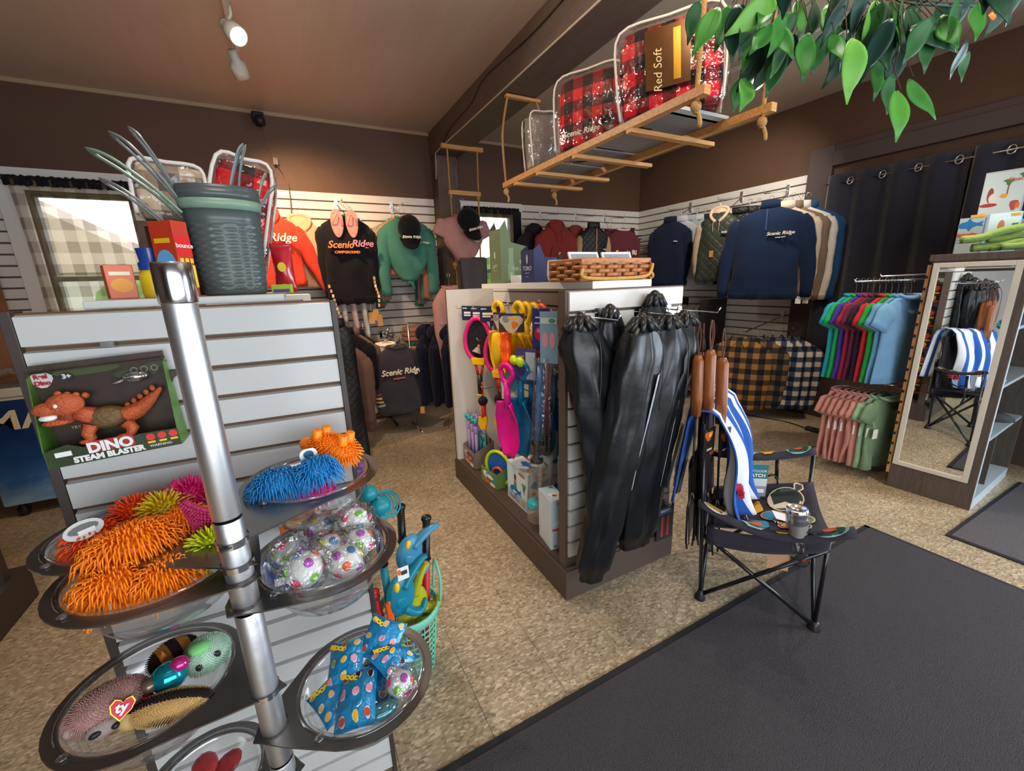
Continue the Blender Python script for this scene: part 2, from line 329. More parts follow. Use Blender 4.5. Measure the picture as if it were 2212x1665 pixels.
def sheermat(name,ca,cb,fa,fb,f=9.0):
    m=bpy.data.materials.new(name); m.use_nodes=True; nt=m.node_tree; N=nt.nodes; L=nt.links; N.remove(N['Principled BSDF']); out=N['Material Output']
    tc=N.new('ShaderNodeTexCoord'); sp=N.new('ShaderNodeSeparateXYZ'); L.new(tc.outputs['Object'],sp.inputs[0])
    def band(ax,ff):
        a=N.new('ShaderNodeMath'); a.operation='MULTIPLY_ADD'; a.inputs[1].default_value=ff; a.inputs[2].default_value=50; L.new(sp.outputs[ax],a.inputs[0])
        fr=N.new('ShaderNodeMath'); fr.operation='FRACT'; L.new(a.outputs[0],fr.inputs[0]); g=N.new('ShaderNodeMath'); g.operation='LESS_THAN'; g.inputs[1].default_value=.5; L.new(fr.outputs[0],g.inputs[0]); return g.outputs[0]
    s=N.new('ShaderNodeMath'); s.operation='ADD'; L.new(band('X',f*.8),s.inputs[0]); L.new(band('Z',f*.62),s.inputs[1])
    h=N.new('ShaderNodeMath'); h.operation='MULTIPLY'; h.inputs[1].default_value=.5; L.new(s.outputs[0],h.inputs[0])
    fr=N.new('ShaderNodeMapRange'); fr.inputs[3].default_value=fa; fr.inputs[4].default_value=fb; L.new(h.outputs[0],fr.inputs[0])
    cm=N.new('ShaderNodeMix'); cm.data_type='RGBA'; cm.inputs[6].default_value=(*ca,1); cm.inputs[7].default_value=(*cb,1); L.new(h.outputs[0],cm.inputs[0])
    tl=N.new('ShaderNodeBsdfTranslucent'); df=N.new('ShaderNodeBsdfDiffuse'); L.new(cm.outputs[2],tl.inputs[0]); L.new(cm.outputs[2],df.inputs[0])
    m1=N.new('ShaderNodeMixShader'); m1.inputs[0].default_value=.5; L.new(tl.outputs[0],m1.inputs[1]); L.new(df.outputs[0],m1.inputs[2])
    tr=N.new('ShaderNodeBsdfTransparent'); m2=N.new('ShaderNodeMixShader'); L.new(fr.outputs[0],m2.inputs[0]); L.new(tr.outputs[0],m2.inputs[1]); L.new(m1.outputs[0],m2.inputs[2]); L.new(m2.outputs[0],out.inputs[0]); return m
SHEER=sheermat('sheer_check',hexc('#cdb290'),hexc('#7a5f48'),.22,.62)
HEADM=fab('curtain_header','#17161c')
def sheer(label,x0,x1,z0,z1,y):
    o=thing('sheer_curtain',label,'curtain',((x0+x1)/2,y,z0)); w=x1-x0; hh=z1-z0
    MB().grid(lambda u,v:((u-.5)*w*(1-.05*math.sin(v*3)),.018*math.sin(u*46+v*2)+.008*math.sin(u*110),v*hh),70,14).build('fabric',SHEER,o,fix=False)
    mb=MB(); mb.grid(lambda u,v:((u-.5)*w*1.02,-.012+.012*math.sin(u*120),hh-.05+v*.075+.012*nz(u*40,v*3,1)),80,4,th=.004); mb.build('ruffled_header',HEADM,o)
    mb=MB(); mb.tube([(-w/2-.02,0,hh-.005),(w/2+.02,0,hh-.005)],.006,6); mb.build('rod',BLACKP,o)
    return o
sheer('brown and cream checked sheer curtain with black ruffled top, on the left window',-1.83,-1.04,.95,2.40,BY-.07)
sheer('brown checked sheer curtain over the small window behind the rope ladder',1.97,2.70,1.0,2.36,BY-.07)
o=MB().grid(lambda u,v:(2.60+u*.11,BY-.09+.012*math.sin(u*25),1.02+v*1.32),12,6,th=.004).build('dark_drape',HEADM); o.location=(0,-.03,0); tag(o,'narrow black drape at the right edge of the small window','curtain')
# outside: lawn, neighbouring roof, hedge
structure(MB().bb((-30,BY+.16,-.4),(40,60,-.3)).build('ground_outside',mat('lawn','#5f7a2e',.95,var=.3,vs=1)))
hs=thing('neighbour_house','tan house with a sloping roof outside the left window','building',(-8.8,20,-.3))
MB().bb((-4.6,0,0),(4.6,6,2.7)).build('house_wall',mat('house_wall','#b0a596',.8),hs)
MB().prism([(-5.3,2.55),(5.3,2.55),(0,5.75)],6.6,M=Matrix.Translation((0,3,0))).build('roof',mat('house_roof','#a8917d',.9),hs)
for i,(x,y,s) in enumerate([(-6.0,13,.75),(-2.6,15.5,1.0),(7.3,14.5,1.75)]):
    mb=MB(); random.seed(i)
    for k in range(7): mb.ell((random.uniform(-1.4,1.4),random.uniform(-.5,.5),random.uniform(.5,1.6)*s),(random.uniform(.7,1.1),.7,random.uniform(.6,1.0)),10,6)
    o=mb.build('bush',mat('bush_leaves','#4c6a2c',.9,var=.5,vs=6,bump=1,bs=12),None,(x,y,-.3)); tag(o,['low green bush at the left outside the left window','green bush at the right outside the left window','tall green bush outside the small window'][i],'bush')
# ---- glazed front and door (behind the camera)
o=thing('window_3','',None,(0.9,FY-.08,.4)); structure(o)
MB().bb((-2.1,-.03,0),(-2.04,.03,1.9)).bb((2.04,-.03,0),(2.1,.03,1.9)).bb((-2.1,-.03,0),(2.1,.03,.06)).bb((-2.1,-.03,1.84),(2.1,.03,1.9)).bb((-.03,-.03,0),(.03,.03,1.9)).build('window_frame',TRIMW,o)
o=thing('door_1','',None,(RX+.08,-.95,0.05)); structure(o)
MB().bb((-.03,-.65,0),(.03,-.56,2.05)).bb((-.03,.56,0),(.03,.65,2.05)).bb((-.03,-.65,1.95),(.03,.65,2.05)).bb((-.03,-.65,0),(.03,.65,.2)).build('door_frame',mat('aluminium',(.5,.5,.5),.4,.8),o)
# ---- right wall: dark casing, curtain pair
CASE=mat('casing_dark','#4a3f3c',.5,bump=.1,bs=20)
structure(MB().bb((RX-.05,2.40,0),(RX,2.615,2.66)).build('trim_3',CASE,bev=.004))
structure(MB().bb((RX-.06,-.15,2.47),(RX,2.40,2.60)).bb((RX-.035,-.15,2.60),(RX,2.40,2.66)).build('trim_4',CASE,bev=.003))
mb=MB()
for i in range(6): mb.bb((RX-.012,2.395-.42*(i+1)+.006,0),(RX,2.395-.42*i,.9))
structure(mb.build('trim_5',mat('lower_panel','#4d3f38',.55,bump=.15,bs=10)))
CURT=fab('navy_curtain','#292937',bump=.2,rough=.7,sheen=.35)
def drape(label,y0,y1,waves,seed):
    o=thing('blackout_curtain',label,'curtain',(RX-.12,(y0+y1)/2,.73)); w=y1-y0; hh=1.64
    def fn(u,v):
        a=.035+.012*(1-v); y=(u-.5)*w*(1+.03*(1-v)*math.sin(seed+v))
        return (a*math.sin(u*waves*2*PI+.25*math.sin(v*3+seed))+.01*nz(u*7,v*2,seed),y,v*hh)
    MB().grid(fn,waves*14,12,th=.004).build('fabric',CURT,o)
    for k in range(waves*2):
        u=(k+.5)/(waves*2); y=(u-.5)*w; a=2*PI*k/1
        mb=MB(); mb.tube([( .006*math.sin(q),.0+.030*math.cos(q)*.75,hh-.075+.030*math.sin(q)) for q in [2*PI*i/16 for i in range(16)]],.006,6,closed=True)
        g=mb.build('grommet',mat('nickel',(.6,.58,.55),.25,1.0),o,(-.012+ .0*k,y,0))
    return o
drape('navy blackout curtain beside the dark door post',1.42,2.37,4,1.0)
drape('navy blackout curtain hanging behind the tall mirror cabinet',.15,1.40,5,2.0)
o=MB().tube([(RX-.13,-.1,2.295),(RX-.13,2.39,2.295)],.008,8).build('curtain_rod',mat('nickel',(.6,.58,.55),.25,1.0)); tag(o,'slim metal curtain rod across the right wall','curtain rod')
# ================================================================ clothing on hangers
def se(c,e=2.6): return math.copysign(abs(c)**(2/e),c)
def body_mb(W,L,th,seed=0,n=26,rows=15,neck=.08,slope=.065,knot=0,fold=.012,flare=1.0,mi=0,kf=17,thin=False):
    pr=[(0,neck,.035),(.012,neck+.02,.042),(slope*.45,lerp(neck+.02,W*.44,.45),th*.7),(slope*.8,W*.42,th*.85),(slope+.02,W*.465,th*.95),(slope+.06,W*.475,th)]
    for i in range(1,rows+1):
        t=i/rows; dz=slope+.06+(L-slope-.06)*t; w=W*.475*(1+(flare-1)*t-.04*math.sin(PI*t)+.03*t); k=th*(1+.10*math.sin(PI*t))
        if knot:
            q=max(0,(t-.35)/.65); w=lerp(w,W*.14,q**1.3); k=lerp(th,.05,q)
        pr.append((dz,w,k))
    if not knot: pr += [(L+.004,W*.5*flare*.95,th*.85)]
    rs=[]
    for dz,hw,k in pr:
        t=max(0,(dz-slope)/(L-slope)); r=[]
        for j in range(n):
            a=2*PI*j/n; x=hw*se(math.cos(a)); y=k*se(math.sin(a),2.2)
            f=fold*(.25+t)*(math.sin(x*kf*1.7+seed*1.7+2.6*math.sin(dz*5+seed))*.8+.9*nz(x*7+seed,dz*5,seed)+.5*nz(x*16+seed,dz*9,seed+7))
            r.append((x+.35*fold*nz(dz*9,seed,a)*(t>.05),y+f*(1 if y<0 else .4),-dz))
        rs.append(r)
    return MB().rings(rs,mi)
def sleeve_mb(sd,W,slope,th,ln,ang,r0=.085,r1=.055,seed=0,sq=.62,bend=0,fwd=0,n=14,k=12,cut=None,y0=0):
    P=[];rr=[]
    x0=sd*(W*.5-.062); z0=-slope-.012
    a=R(ang)
    for i in range(k+1):
        t=i/k; d=ln*t
        aa=a*(1-.55*t)+R(bend)*t
        P.append((x0+sd*(math.sin(aa)*d+.01*nz(t*5,seed,sd)),y0+fwd*t*t+.006*nz(t*6,seed+3,sd),z0-math.cos(aa)*d)); rr.append(lerp(r0,r1,t**.8)*(1+.16*nz(t*8,seed,sd*2))*(.62 if i==0 else 1))
    mb=MB(); mb.tube(P,[q*sq for q in rr],n,sq=1/sq); return mb,P,rr
def hang_mb(W,z0,slope):
    mb=MB(); r=.019
    mb.tube([(r*math.cos(q),0,-r+r*math.sin(q)) for q in [R(-60)+R(270)*i/9 for i in range(10)]]+[(0,0,-2.6*r),(0,0,z0+.012)],.0022,5)
    mb.tube([(-W*.40,0,z0-slope*.8),(-.06,0,z0-.005),(0,0,z0+.014),(.06,0,z0-.005),(W*.40,0,z0-slope*.8)],.0055,6); return mb
HANGP=clearmat('clear_hanger',(.92,.94,.95),.3,.12)
def garment(name,label,cat,loc,yaw,m,W=.5,L=.66,th=.075,sleeve='long',sm=None,cuff=None,collar='crew',cm=None,hang=.13,seed=1,knot=0,ln=None,ang=14,bend=-4,fwd=0,prints=(),zip_=None,tagp=None,group=None,fold=.019,flare=1.0,tilt=None,slope=.10,stripes=None,hem=None,n=26,rows=15,hangm=None,kf=17,pocket=False,quilt=None,r0=.085):
    g=thing(name,label,cat,loc,yaw,group)
    if tilt: g.rotation_euler=(tilt[0],tilt[1],yaw)
    sm=sm or m; cm=cm or m; z0=-hang
    hang_mb(W,z0,slope).build('hanger',hangm or WIRE,g,fix=False)
    b=body_mb(W,L,th,seed,n,rows,knot=knot,fold=fold,flare=flare,slope=slope,kf=kf).build('body',m,g,(0,0,z0))
    if knot:
        mb=MB(); mb.ell((0,-.02,-L-.01),(.045,.04,.035),10,6); mb.tube(spline([(0,-.03,-L),(.02,-.045,-L-.04),(.035,-.035,-L-.09)],3),[.02,.024,.026,.026,.026,.028,.02],8,sq=.4); mb.build('knot',m,g,(0,0,z0))
    if sleeve:
        ln_=ln or (.54 if sleeve=='long' else .17)
        for sd in (-1,1):
            if sleeve=='short': mb,P,rr=sleeve_mb(sd,W,slope,th,ln_,30,.092,.085,seed+sd,max(.28,th*5),14,fwd,k=5)
            else: mb,P,rr=sleeve_mb(sd,W,slope,th,ln_,ang,r0,.05,seed+sd,.62,bend,fwd)
            s_=mb.build('sleeve',sm,g,(0,0,z0))
            if cuff is not None and sleeve=='long':
                a,b_=Vector(P[-2]),Vector(P[-1]); d=(b_-a).normalized(); MB().tube([b_-d*.05,b_-d*.04,b_+d*.012],[rr[-1]*.62,rr[-1]*.65,rr[-1]*.5],12,sq=1/.64).build('cuff',cuff,s_)
            if stripes:
                for t,c in stripes:
                    i=t*(len(P)-1); k0=int(i); a=Vector(P[k0]).lerp(Vector(P[min(k0+1,len(P)-1)]),i-k0); d=(Vector(P[min(k0+1,len(P)-1)])-Vector(P[k0])).normalized(); r_=lerp(rr[k0],rr[min(k0+1,len(rr)-1)],i-k0)+.003
                    MB().tube([a-d*.0105,a+d*.0105],[r_*.66,r_*.66],12,sq=1/.64,cap=False).build('stripe',c,s_)
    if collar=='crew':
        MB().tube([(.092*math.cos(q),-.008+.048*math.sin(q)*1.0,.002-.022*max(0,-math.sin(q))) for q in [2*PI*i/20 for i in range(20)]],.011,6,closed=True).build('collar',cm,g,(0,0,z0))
        MB().grid(lambda u,v:((u-.5)*.16,.02-.025*v,-.002-.02*v*math.cos((u-.5)*3)),6,3,th=.002).build('neck_shade',mat('neck_dark',(.02,.02,.02),.9),g,(0,0,z0))  # near-black sheet painted as the shade inside the neck opening
    elif collar=='hood':
        mb=MB(); mb.ell((0,.035,-.02),(.125,.075,.085),16,8); mb.build('hood',cm,g,(0,0,z0))
        MB().tube(spline([(.02,-.07,-.10),(.075,-.055,-.045),(.09,-.01,.02),(.05,.0,.05),(0,0,.055),(-.05,.0,.05),(-.09,-.01,.02),(-.075,-.055,-.045),(-.02,-.07,-.10)],4),.017,8).build('hood_edge',cm,g,(0,0,z0))
        for sd in (-1,1): MB().tube(spline([(sd*.03,-th-.012,-.08),(sd*.034,-th-.02,-.14),(sd*.03,-th-.018,-.21)],3),.003,5).build('drawstring',cm,g,(0,0,z0))
    elif collar in('stand','zip'):
        mb=MB(); k=18; rs=[]
        for zz,ra in ((-.015,1.05),(.02,1.0),(.055,.96)): rs.append([(.088*ra*math.cos(R(-78)+R(336)*i/k+PI/2*2),.05*ra*math.sin(R(-78)+R(336)*i/k+PI/2*2)-.004,zz) for i in range(k+1)])
        vs=[p for r in rs for p in r]; mb.grid(lambda u,v:rs[int(round(v*2))][int(round(u*k))],k,2,th=.006); mb.build('collar',cm,g,(0,0,z0))
    elif collar=='polo':
        for sd in (-1,1): MB().add([(sd*.085,.03,.03),(sd*.02,-th*.75,-.03),(sd*.06,-th*1.1,-.085),(sd*.125,-th*.5,-.045)],[(0,1,2,3)]).build('collar',cm,g,(0,0,z0)).modifiers.new('s','SOLIDIFY').thickness=.006
    if zip_:
        zl,zm=zip_; MB().bb((-.006,-th-.010,-zl),(.006,-th-.002,-.03)).build('zip',zm,b,(0,0,0))
    if hem is not None:
        MB().rings([[(W*.5*flare*s*se(math.cos(2*PI*j/n)),th*1.03*s*se(math.sin(2*PI*j/n),2.2)-.002,z) for j in range(n)] for z,s in ((-L+.05,1.01),(-L+.045,1.02),(-L-.005,.985),(-L-.012,.94))],0).build('hem',hem,g,(0,0,z0))
    if pocket:
        MB().prism([(-.15,-.20-L*.42),(.15,-.20-L*.42),(.10,-L*.42),(-.10,-L*.42)],.012).build('pocket',m,b,(0,-th-.008,0))
    for p in prints:
        s_,size,x,z,pm,sh=p[:6]; text(s_,size,pm,b,(x,-th-(p[6] if len(p)>6 else .022),z),shear=sh,ext=.009,bold=p[7] if len(p)>7 else .0,name='print')
    if tagp:
        x,z,tm=tagp; MB().tube([(x,-th*.5,z+.10),(x+.004,-th-.015,z+.03)],.0012,4).box((x+.004,-th-.02,z),(.045,.002,.07),0).build('price_tag',tm,b)
    return g
def F(h): return fab('cloth_'+h.strip('#'),h)
CREAM='#e9dcc4'; NAVY='#15203a'; BLACKF='#131217'; PINKF='#c98d84'
PRW=mat('print_white','#e8dfcf',.8); PRO=mat('print_orange','#e0824e',.8); PRP=mat('print_pink','#c9899a',.8)
# ---------------- arms on the slatwall that carry the hangers
def garment_rail(label,loc,yaw,ln=.34,drop=.05):
    """bracket on the board, arm reaching out along local -y"""
    o=thing('garment_rail',label,'rack',loc,yaw)
    MB().bb((-.018,-.012,-.06),(.018,0,.06)).build('bracket',STEEL,o,bev=.002)
    MB().tube([(0,-.006,.0),(0,-ln*.5,-drop*.5),(0,-ln,-drop),(0,-ln-.012,-drop+.025)],.0065,8).build('bar',CHROME,o)
    return o
yb=BY-.02
garment_rail('chrome arm holding the black sweatshirt with flip flops',(.56,yb,2.335),0,.47)
garment_rail('chrome arm holding the green sweatshirt and cap',(1.13,yb,2.33),0,.47)
garment_rail('chrome arm holding the red hoodie beside the wicker-look pails',(-.06,yb,2.30),0,.50)
garment_rail('chrome arm above the rust hoodie beside the small window',(3.05,yb,2.335),0,.42)
garment_rail('chrome arm above the black and tan fleece vest',(3.62,yb,2.335),0,.42)
garment_rail('chrome arm above the maroon sweatshirt near the room corner',(4.12,yb,2.335),0,.40)
xr=RX-.02
garment_rail('chrome arm above the navy pullover nearest the room corner',(xr,4.02,2.36),-PI/2,.40)
garment_rail('chrome arm above the olive quilted vest',(xr,3.32,2.36),-PI/2,.40)
garment_rail('chrome arm above the large navy quarter-zip pullover',(xr,2.80,2.33),-PI/2,.40)
# ---------------- back wall, upper row
garment('hoodie','coral red hooded sweatshirt with cream Ridge lettering behind the grey pails','hoodie',(-.09,4.45,2.28),R(8),F('#d6402c'),W=.52,L=.62,collar='hood',seed=3,ang=26,bend=12,ln=.62,cuff=F('#d6402c'),hem=F('#d6402c'),prints=[('Scenic Ridge',.10,-.05,-.21,PRW,.25,.03,.001)],flare=1.0)
garment('hoodie','pale peach hooded sweatshirt behind the red hoodie','hoodie',(.18,4.72,2.26),R(4),F('#d9a88a'),W=.46,L=.62,collar='hood',seed=9,cuff=F('#d9a88a'))
MULTI=[('Scenic',.088,-.085,-.27,PRO,.3,.026,.0015),('Ridge',.088,.115,-.257,PRP,.3,.026,.0015),('CAMPGROUND',.032,-.03,-.335,PRO,.2,.026,.001)]
garment('sweatshirt','black sweatshirt with multicoloured Scenic Ridge lettering under pink flip flops','sweatshirt',(.56,4.43,2.28),R(3),F(BLACKF),W=.50,L=.80,seed=5,ang=9,bend=-3,ln=.62,hem=F(BLACKF),cuff=F(BLACKF),prints=MULTI)
for i,(c,nm) in enumerate([('#ece6dc','white sweatshirt with a long sleeve showing below the black sweatshirt'),('#7d4a45','dusky rose sweatshirt just behind the black sweatshirt'),('#d7d2cb','pale grey sweatshirt at the back of the black sweatshirt\'s arm')]):
    garment('sweatshirt',nm,'sweatshirt',(.60+.03*i,4.56+.09*i,2.285),R(3),F(c),W=.49,L=.76+.03*i,th=.05,seed=11+i,ln=.66,n=18,rows=9,cuff=F(c),group='sweatshirts behind the black one')
TEAL='#3d7263'
garment('sweatshirt','green long-sleeved shirt knotted at the hem below a black cap','sweatshirt',(1.13,4.43,2.29),R(-2),F(TEAL),W=.52,L=.62,knot=1,seed=7,ang=13,bend=-2,ln=.66,prints=[('Scenic Ridge',.03,.13,-.25,PRW,.2,.03)])
for i,(c,nm) in enumerate([('#c07b66','salmon pink shirt directly behind the knotted green shirt'),('#4b8f7c','green shirt with hanging sleeve behind the salmon shirt'),('#b9857a','dusty pink shirt third behind the knotted green shirt'),('#3b7f6e','darker green shirt at the back of the green row')]):
    garment('sweatshirt',nm,'sweatshirt',(1.115-.012*i,4.53+.075*i,2.29),R(-2),F(c),W=.54,L=.50 if i else .55,th=.045,seed=20+i,ln=.70+.03*i,ang=10,n=18,rows=9,group='shirts behind the green one')
# ---------------- flip flops, beaded belts, caps
def flipflop(label,loc,m,sd,rot):
    o=thing('flip_flop',label,'shoe',loc,0,'pink patterned flip flops'); o.rotation_euler=rot
    pl=[]; 
    for i in range(22):
        a=2*PI*i/22; x=.055*math.sin(a)*(1+.14*math.cos(a)); z=.125*math.cos(a); pl.append((x+sd*.008*math.cos(a),z-.13))
    MB().prism(pl,.014).build('sole',m,o,bev=.003)
    MB().tube(spline([(-.04,-.007,-.15),(-.03,-.03,-.10),(0,-.022,-.05),(.03,-.03,-.10),(.04,-.007,-.15)],5),.006,6,sq=.6).build('strap',mat('strap_pink','#d9908a',.5),o); return o
FLM=mat('flipflop_print','#e0897c',.6,var=.55,vs=45)
flipflop('left pink patterned flip flop hanging on the black sweatshirt',(.488,4.325,2.20),FLM,-1,(R(4),R(4),R(3)))
flipflop('right pink patterned flip flop hanging on the black sweatshirt',(.598,4.325,2.20),FLM,1,(R(4),R(-5),R(3)))
def belt(label,pts):
    o=thing('beaded_belt',label,'belt',pts[0]); p0=Vector(pts[0]); P=spline([Vector(p)-p0 for p in pts],6)
    MB().tube(P,.011,6,sq=.35).build('strap',BLACKP,o)
    bm=[mat('bead_cream','#e4d6b4',.5),mat('bead_pink','#cf8a88',.5),mat('bead_gold','#c9a94c',.5)]
    for i in range(2,len(P)-1,2): MB().box((0,0,0),(.018,.012,.03)).build('bead',bm[i%3],o,tuple(P[i]+Vector((0,-.008,0))))
    return o
belt('beaded belt hanging at the left hem of the black sweatshirt',[(.33,4.33,1.54),(.36,4.32,1.42),(.38,4.32,1.30),(.41,4.32,1.18),(.42,4.32,1.02)])
belt('beaded belt hanging at the right hem of the black sweatshirt',[(.755,4.35,1.60),(.76,4.345,1.50),(.78,4.34,1.40),(.77,4.34,1.28)])
CAPB=fab('cap_black','#0d0d10')
def cap(label,loc,rot,s=1.0,prt=True):
    o=thing('baseball_cap',label,'cap',loc); o.rotation_euler=rot
    mb=MB(); mb.lathe([(.088,0),(.09,.03),(.084,.065),(.066,.095),(.036,.113),(.004,.118)],18,ax=1.1); mb.build('crown',CAPB,o)
    MB().ell((0,0,.119),(.008,.008,.005),8,4).build('button',CAPB,o)
    mb=MB(); mb.grid(lambda u,v:((u-.5)*2*(.082-.012*v*v*0)*math.cos((u-.5)*0)*(1-.25*v*v*abs((u-.5)*2)**2),-.06-.03*(1-((u-.5)*2)**2)-.085*v*(1-.35*((u-.5)*2)**2),.012-.02*((u-.5)*2)**2-.012*v),12,5,th=.004); mb.build('brim',CAPB,o)
    if prt: text('Scenic Ridge',.028,PRW,o,(0,-.098,.05),rot=(R(80),0,0),shear=.2,ext=.006,name='print')
    o.scale=(s,s,s); return o
cap('black cap with white lettering hanging over the green knotted shirt',(1.14,4.335,2.03),(R(62),0,R(-4)),1.25)
cap('black mesh-back cap hanging on the rope ladder over the pink top',(1.715,4.20,2.10),(R(58),R(-14),R(14)),1.25)
# ---------------- rope ladder with clothes
o=thing('rope_ladder','rope ladder with wooden rungs hanging from the beam end','ladder',(1.79,4.42,0))
for z,w in ((2.852,.46),(2.42,.36),(1.70,.36),(1.30,.34)):
    MB().bb((-w/2,-.022,z-.022),(w/2,.022,z+.022)).build('rung',PINE,o,bev=.003)
for sd in (-1,1):
    MB().tube(spline([(sd*.165,0,2.85),(sd*.16,.004,2.42),(sd*.15,-.004,2.0),(sd*.14,.0,1.3)],6),.009,6).build('rope',ROPE,o)
    for z in (2.385,1.665): MB().ell((sd*.155,0,z),(.019,.019,.026),8,6).build('rope_knot',ROPE,o)
garment('crop_top','dusty pink top knotted at the waist under a black cap on the rope ladder','top',(1.70,4.30,2.35),R(6),F('#a87a74'),W=.50,L=.46,knot=1,sleeve='short',hang=.17,seed=31,slope=.05,kf=26,fold=.018,prints=[('Ridge',.022,.10,-.26,PRW,.2,.03)])
GREYP=F('#4d4a4f')
o=thing('sweatpants','grey sweatpants with pale swirl print folded over the rope ladder rung','trousers',(1.78,4.30,1.735),R(4))
MB().grid(lambda u,v:((u-.5)*.30*(1-.1*v),-.03-.012*math.sin(u*9)-.02*v,.02-.42*v),10,8,th=.02).build('leg',GREYP,o)
MB().grid(lambda u,v:((u-.5)*.30,.045+.008*math.sin(u*11),.02-.36*v),10,8,th=.02).build('leg',GREYP,o)
MB().bb((-.15,-.03,.006),(.15,.05,.03)).build('waistband',GREYP,o,bev=.008)
text('S',.12,PRW,o,(.09,-.06,-.16),shear=.2,ext=.004,name='print'); text('S',.12,PRW,o,(-.10,-.055,-.15),shear=.2,ext=.004,name='print')
garment('shirt','dusty pink long-sleeved shirt hanging low beside the white gondola panel','shirt',(1.40,4.00,1.60),R(24),F('#bd8a82'),W=.40,L=.36,th=.06,seed=33,ln=.64,ang=6,bend=-4,kf=24,fold=.02,tagp=(.09,-.12,PAPER))
garment('shirt','grey long-sleeved shirt on a clear hanger behind the pink low shirt','shirt',(1.56,4.02,1.34),R(10),F('#413e44'),W=.40,L=.42,th=.06,seed=34,ln=.5,ang=5,hangm=HANGP)
# ---------------- low racks left of the gondola
STR=[(.60,F('#8f4a44')),(.67,F('#d3b59c')),(.74,F('#d9a520')),(.81,F('#9aa79a'))]
garment('sweatshirt','charcoal sweatshirt with Scenic Ridge lettering and striped sleeves on the low rack','sweatshirt',(.845,4.06,1.03),R(3),F('#38343a'),W=.46,L=.66,hang=.10,seed=41,ln=.56,ang=11,hem=F('#38343a'),stripes=STR,prints=[('Scenic Ridge',.078,.0,-.24,PRW,.3,.024,.0008),('campground',.022,-.03,-.30,PRO,.2,.024)],tagp=(.17,-.66,KRAFT))
garment('sweatshirt','cream sweatshirt with striped sleeves behind the charcoal one','sweatshirt',(.765,4.17,1.06),R(1),F(CREAM),W=.47,L=.66,hang=.11,seed=42,ln=.58,ang=14,stripes=[(.58,F('#8f4a44')),(.66,F('#a9b09c')),(.74,F('#6f7f86'))],th=.055)
for i in range(5):
    garment('hoodie','grey marl sweatshirt, %s of five packed behind the cream striped one'%['nearest','second','middle','fourth','farthest'][i],'sweatshirt',(.84+.012*i,4.36+.05*i,1.06),R(0),F(['#6c6a66','#8d8a84','#54534f','#a19d94','#777'+'570'][i]),W=.46,L=.62,hang=.11,th=.03,seed=50+i,ln=.5,n=16,rows=7,group='sweatshirts packed on the low rack')
o=thing('floor_rack','black floor rail carrying the low sweatshirts','rack',(.84,4.38,0))
MB().tube([(0,.42,1.0),(0,-.24,1.0),(0,-.27,1.03)],.012,8).build('rail',BLACKM,o)
MB().tube([(0,.40,0),(0,.40,1.0)],.014,8).tube([(-.25,.40,.02),(.25,.40,.02)],.014,8).tube([(0,.40,.02),(0,.0,.02)],.014,8).build('stand',BLACKM,o)
# folded shirts on the small shelf
o=thing('wall_shelf','white shelf on the slatwall under folded shirts','shelf',(1.24,yb,.62)); MB().bb((-.2,-.34,-.02),(.2,0,0)).build('board',SLATW,o); 
for sd in(-1,1): MB().prism([(-.30,-.02),(0,-.02),(0,-.12)],.004,ax='x').build('bracket',STEEL,o,(sd*.17,0,0))
fc=['#2f7565','#d08c78','#2f7565','#d6937f','#2f7565','#d08c78','#c98370','#d79a86']
for i,c in enumerate(fc):
    mb=MB(); z=.622+i*.052; mb.rings([[(x*s,y*s,zz) for x,y in circle(.17,20,0,0,.14)] for zz,s in ((0,.96),(.006,1.0),(.036,1.0),(.046,.96))]); 
    g=mb.build('folded_shirt',F(c),None,(1.24+.01*math.sin(i*2),4.76,z),(0,0,R(5*math.sin(i*3)))); tag(g,'folded %s shirt, number %s from the shelf in the low stack'%('green' if c=='#2f7565' else 'coral pink',['lowest','second','third','fourth','fifth','sixth','seventh','topmost'][i]) if False else 'folded %s shirt, %s in the stack on the wall shelf'%('green' if c=='#2f7565' else 'coral pink',['lowest','second up','third up','fourth up','fifth up','sixth up','seventh up','topmost'][i]),'shirt','folded shirts on the wall shelf')
# row of navy hoodies, seen edge-on
for i in range(5):
    garment('hoodie','navy hooded sweatshirt, %s in the row left of the white gondola panel'%['nearest','second','third','fourth','farthest'][i],'hoodie',(1.52-.085*i,3.74+.10*i,1.14),R(62-3*i),F('#15162a'),W=.44,L=.72,th=.05,collar='hood',hang=.10,seed=60+i,ln=.62,ang=5,bend=-2,n=20,rows=10,group='navy hoodies in a row')
o=thing('floor_rack','chrome rail carrying the row of navy hoodies','rack',(1.34,3.94,0)); MB().tube([(.30,-.34,1.12),(-.32,.30,1.12)],.011,8).build('rail',CHROME,o); MB().tube([(-.32,.30,1.12),(-.32,.30,0)],.012,8).tube([(-.32,.50,.012),(-.32,.10,.012)],.012,8).build('stand',CHROME,o)
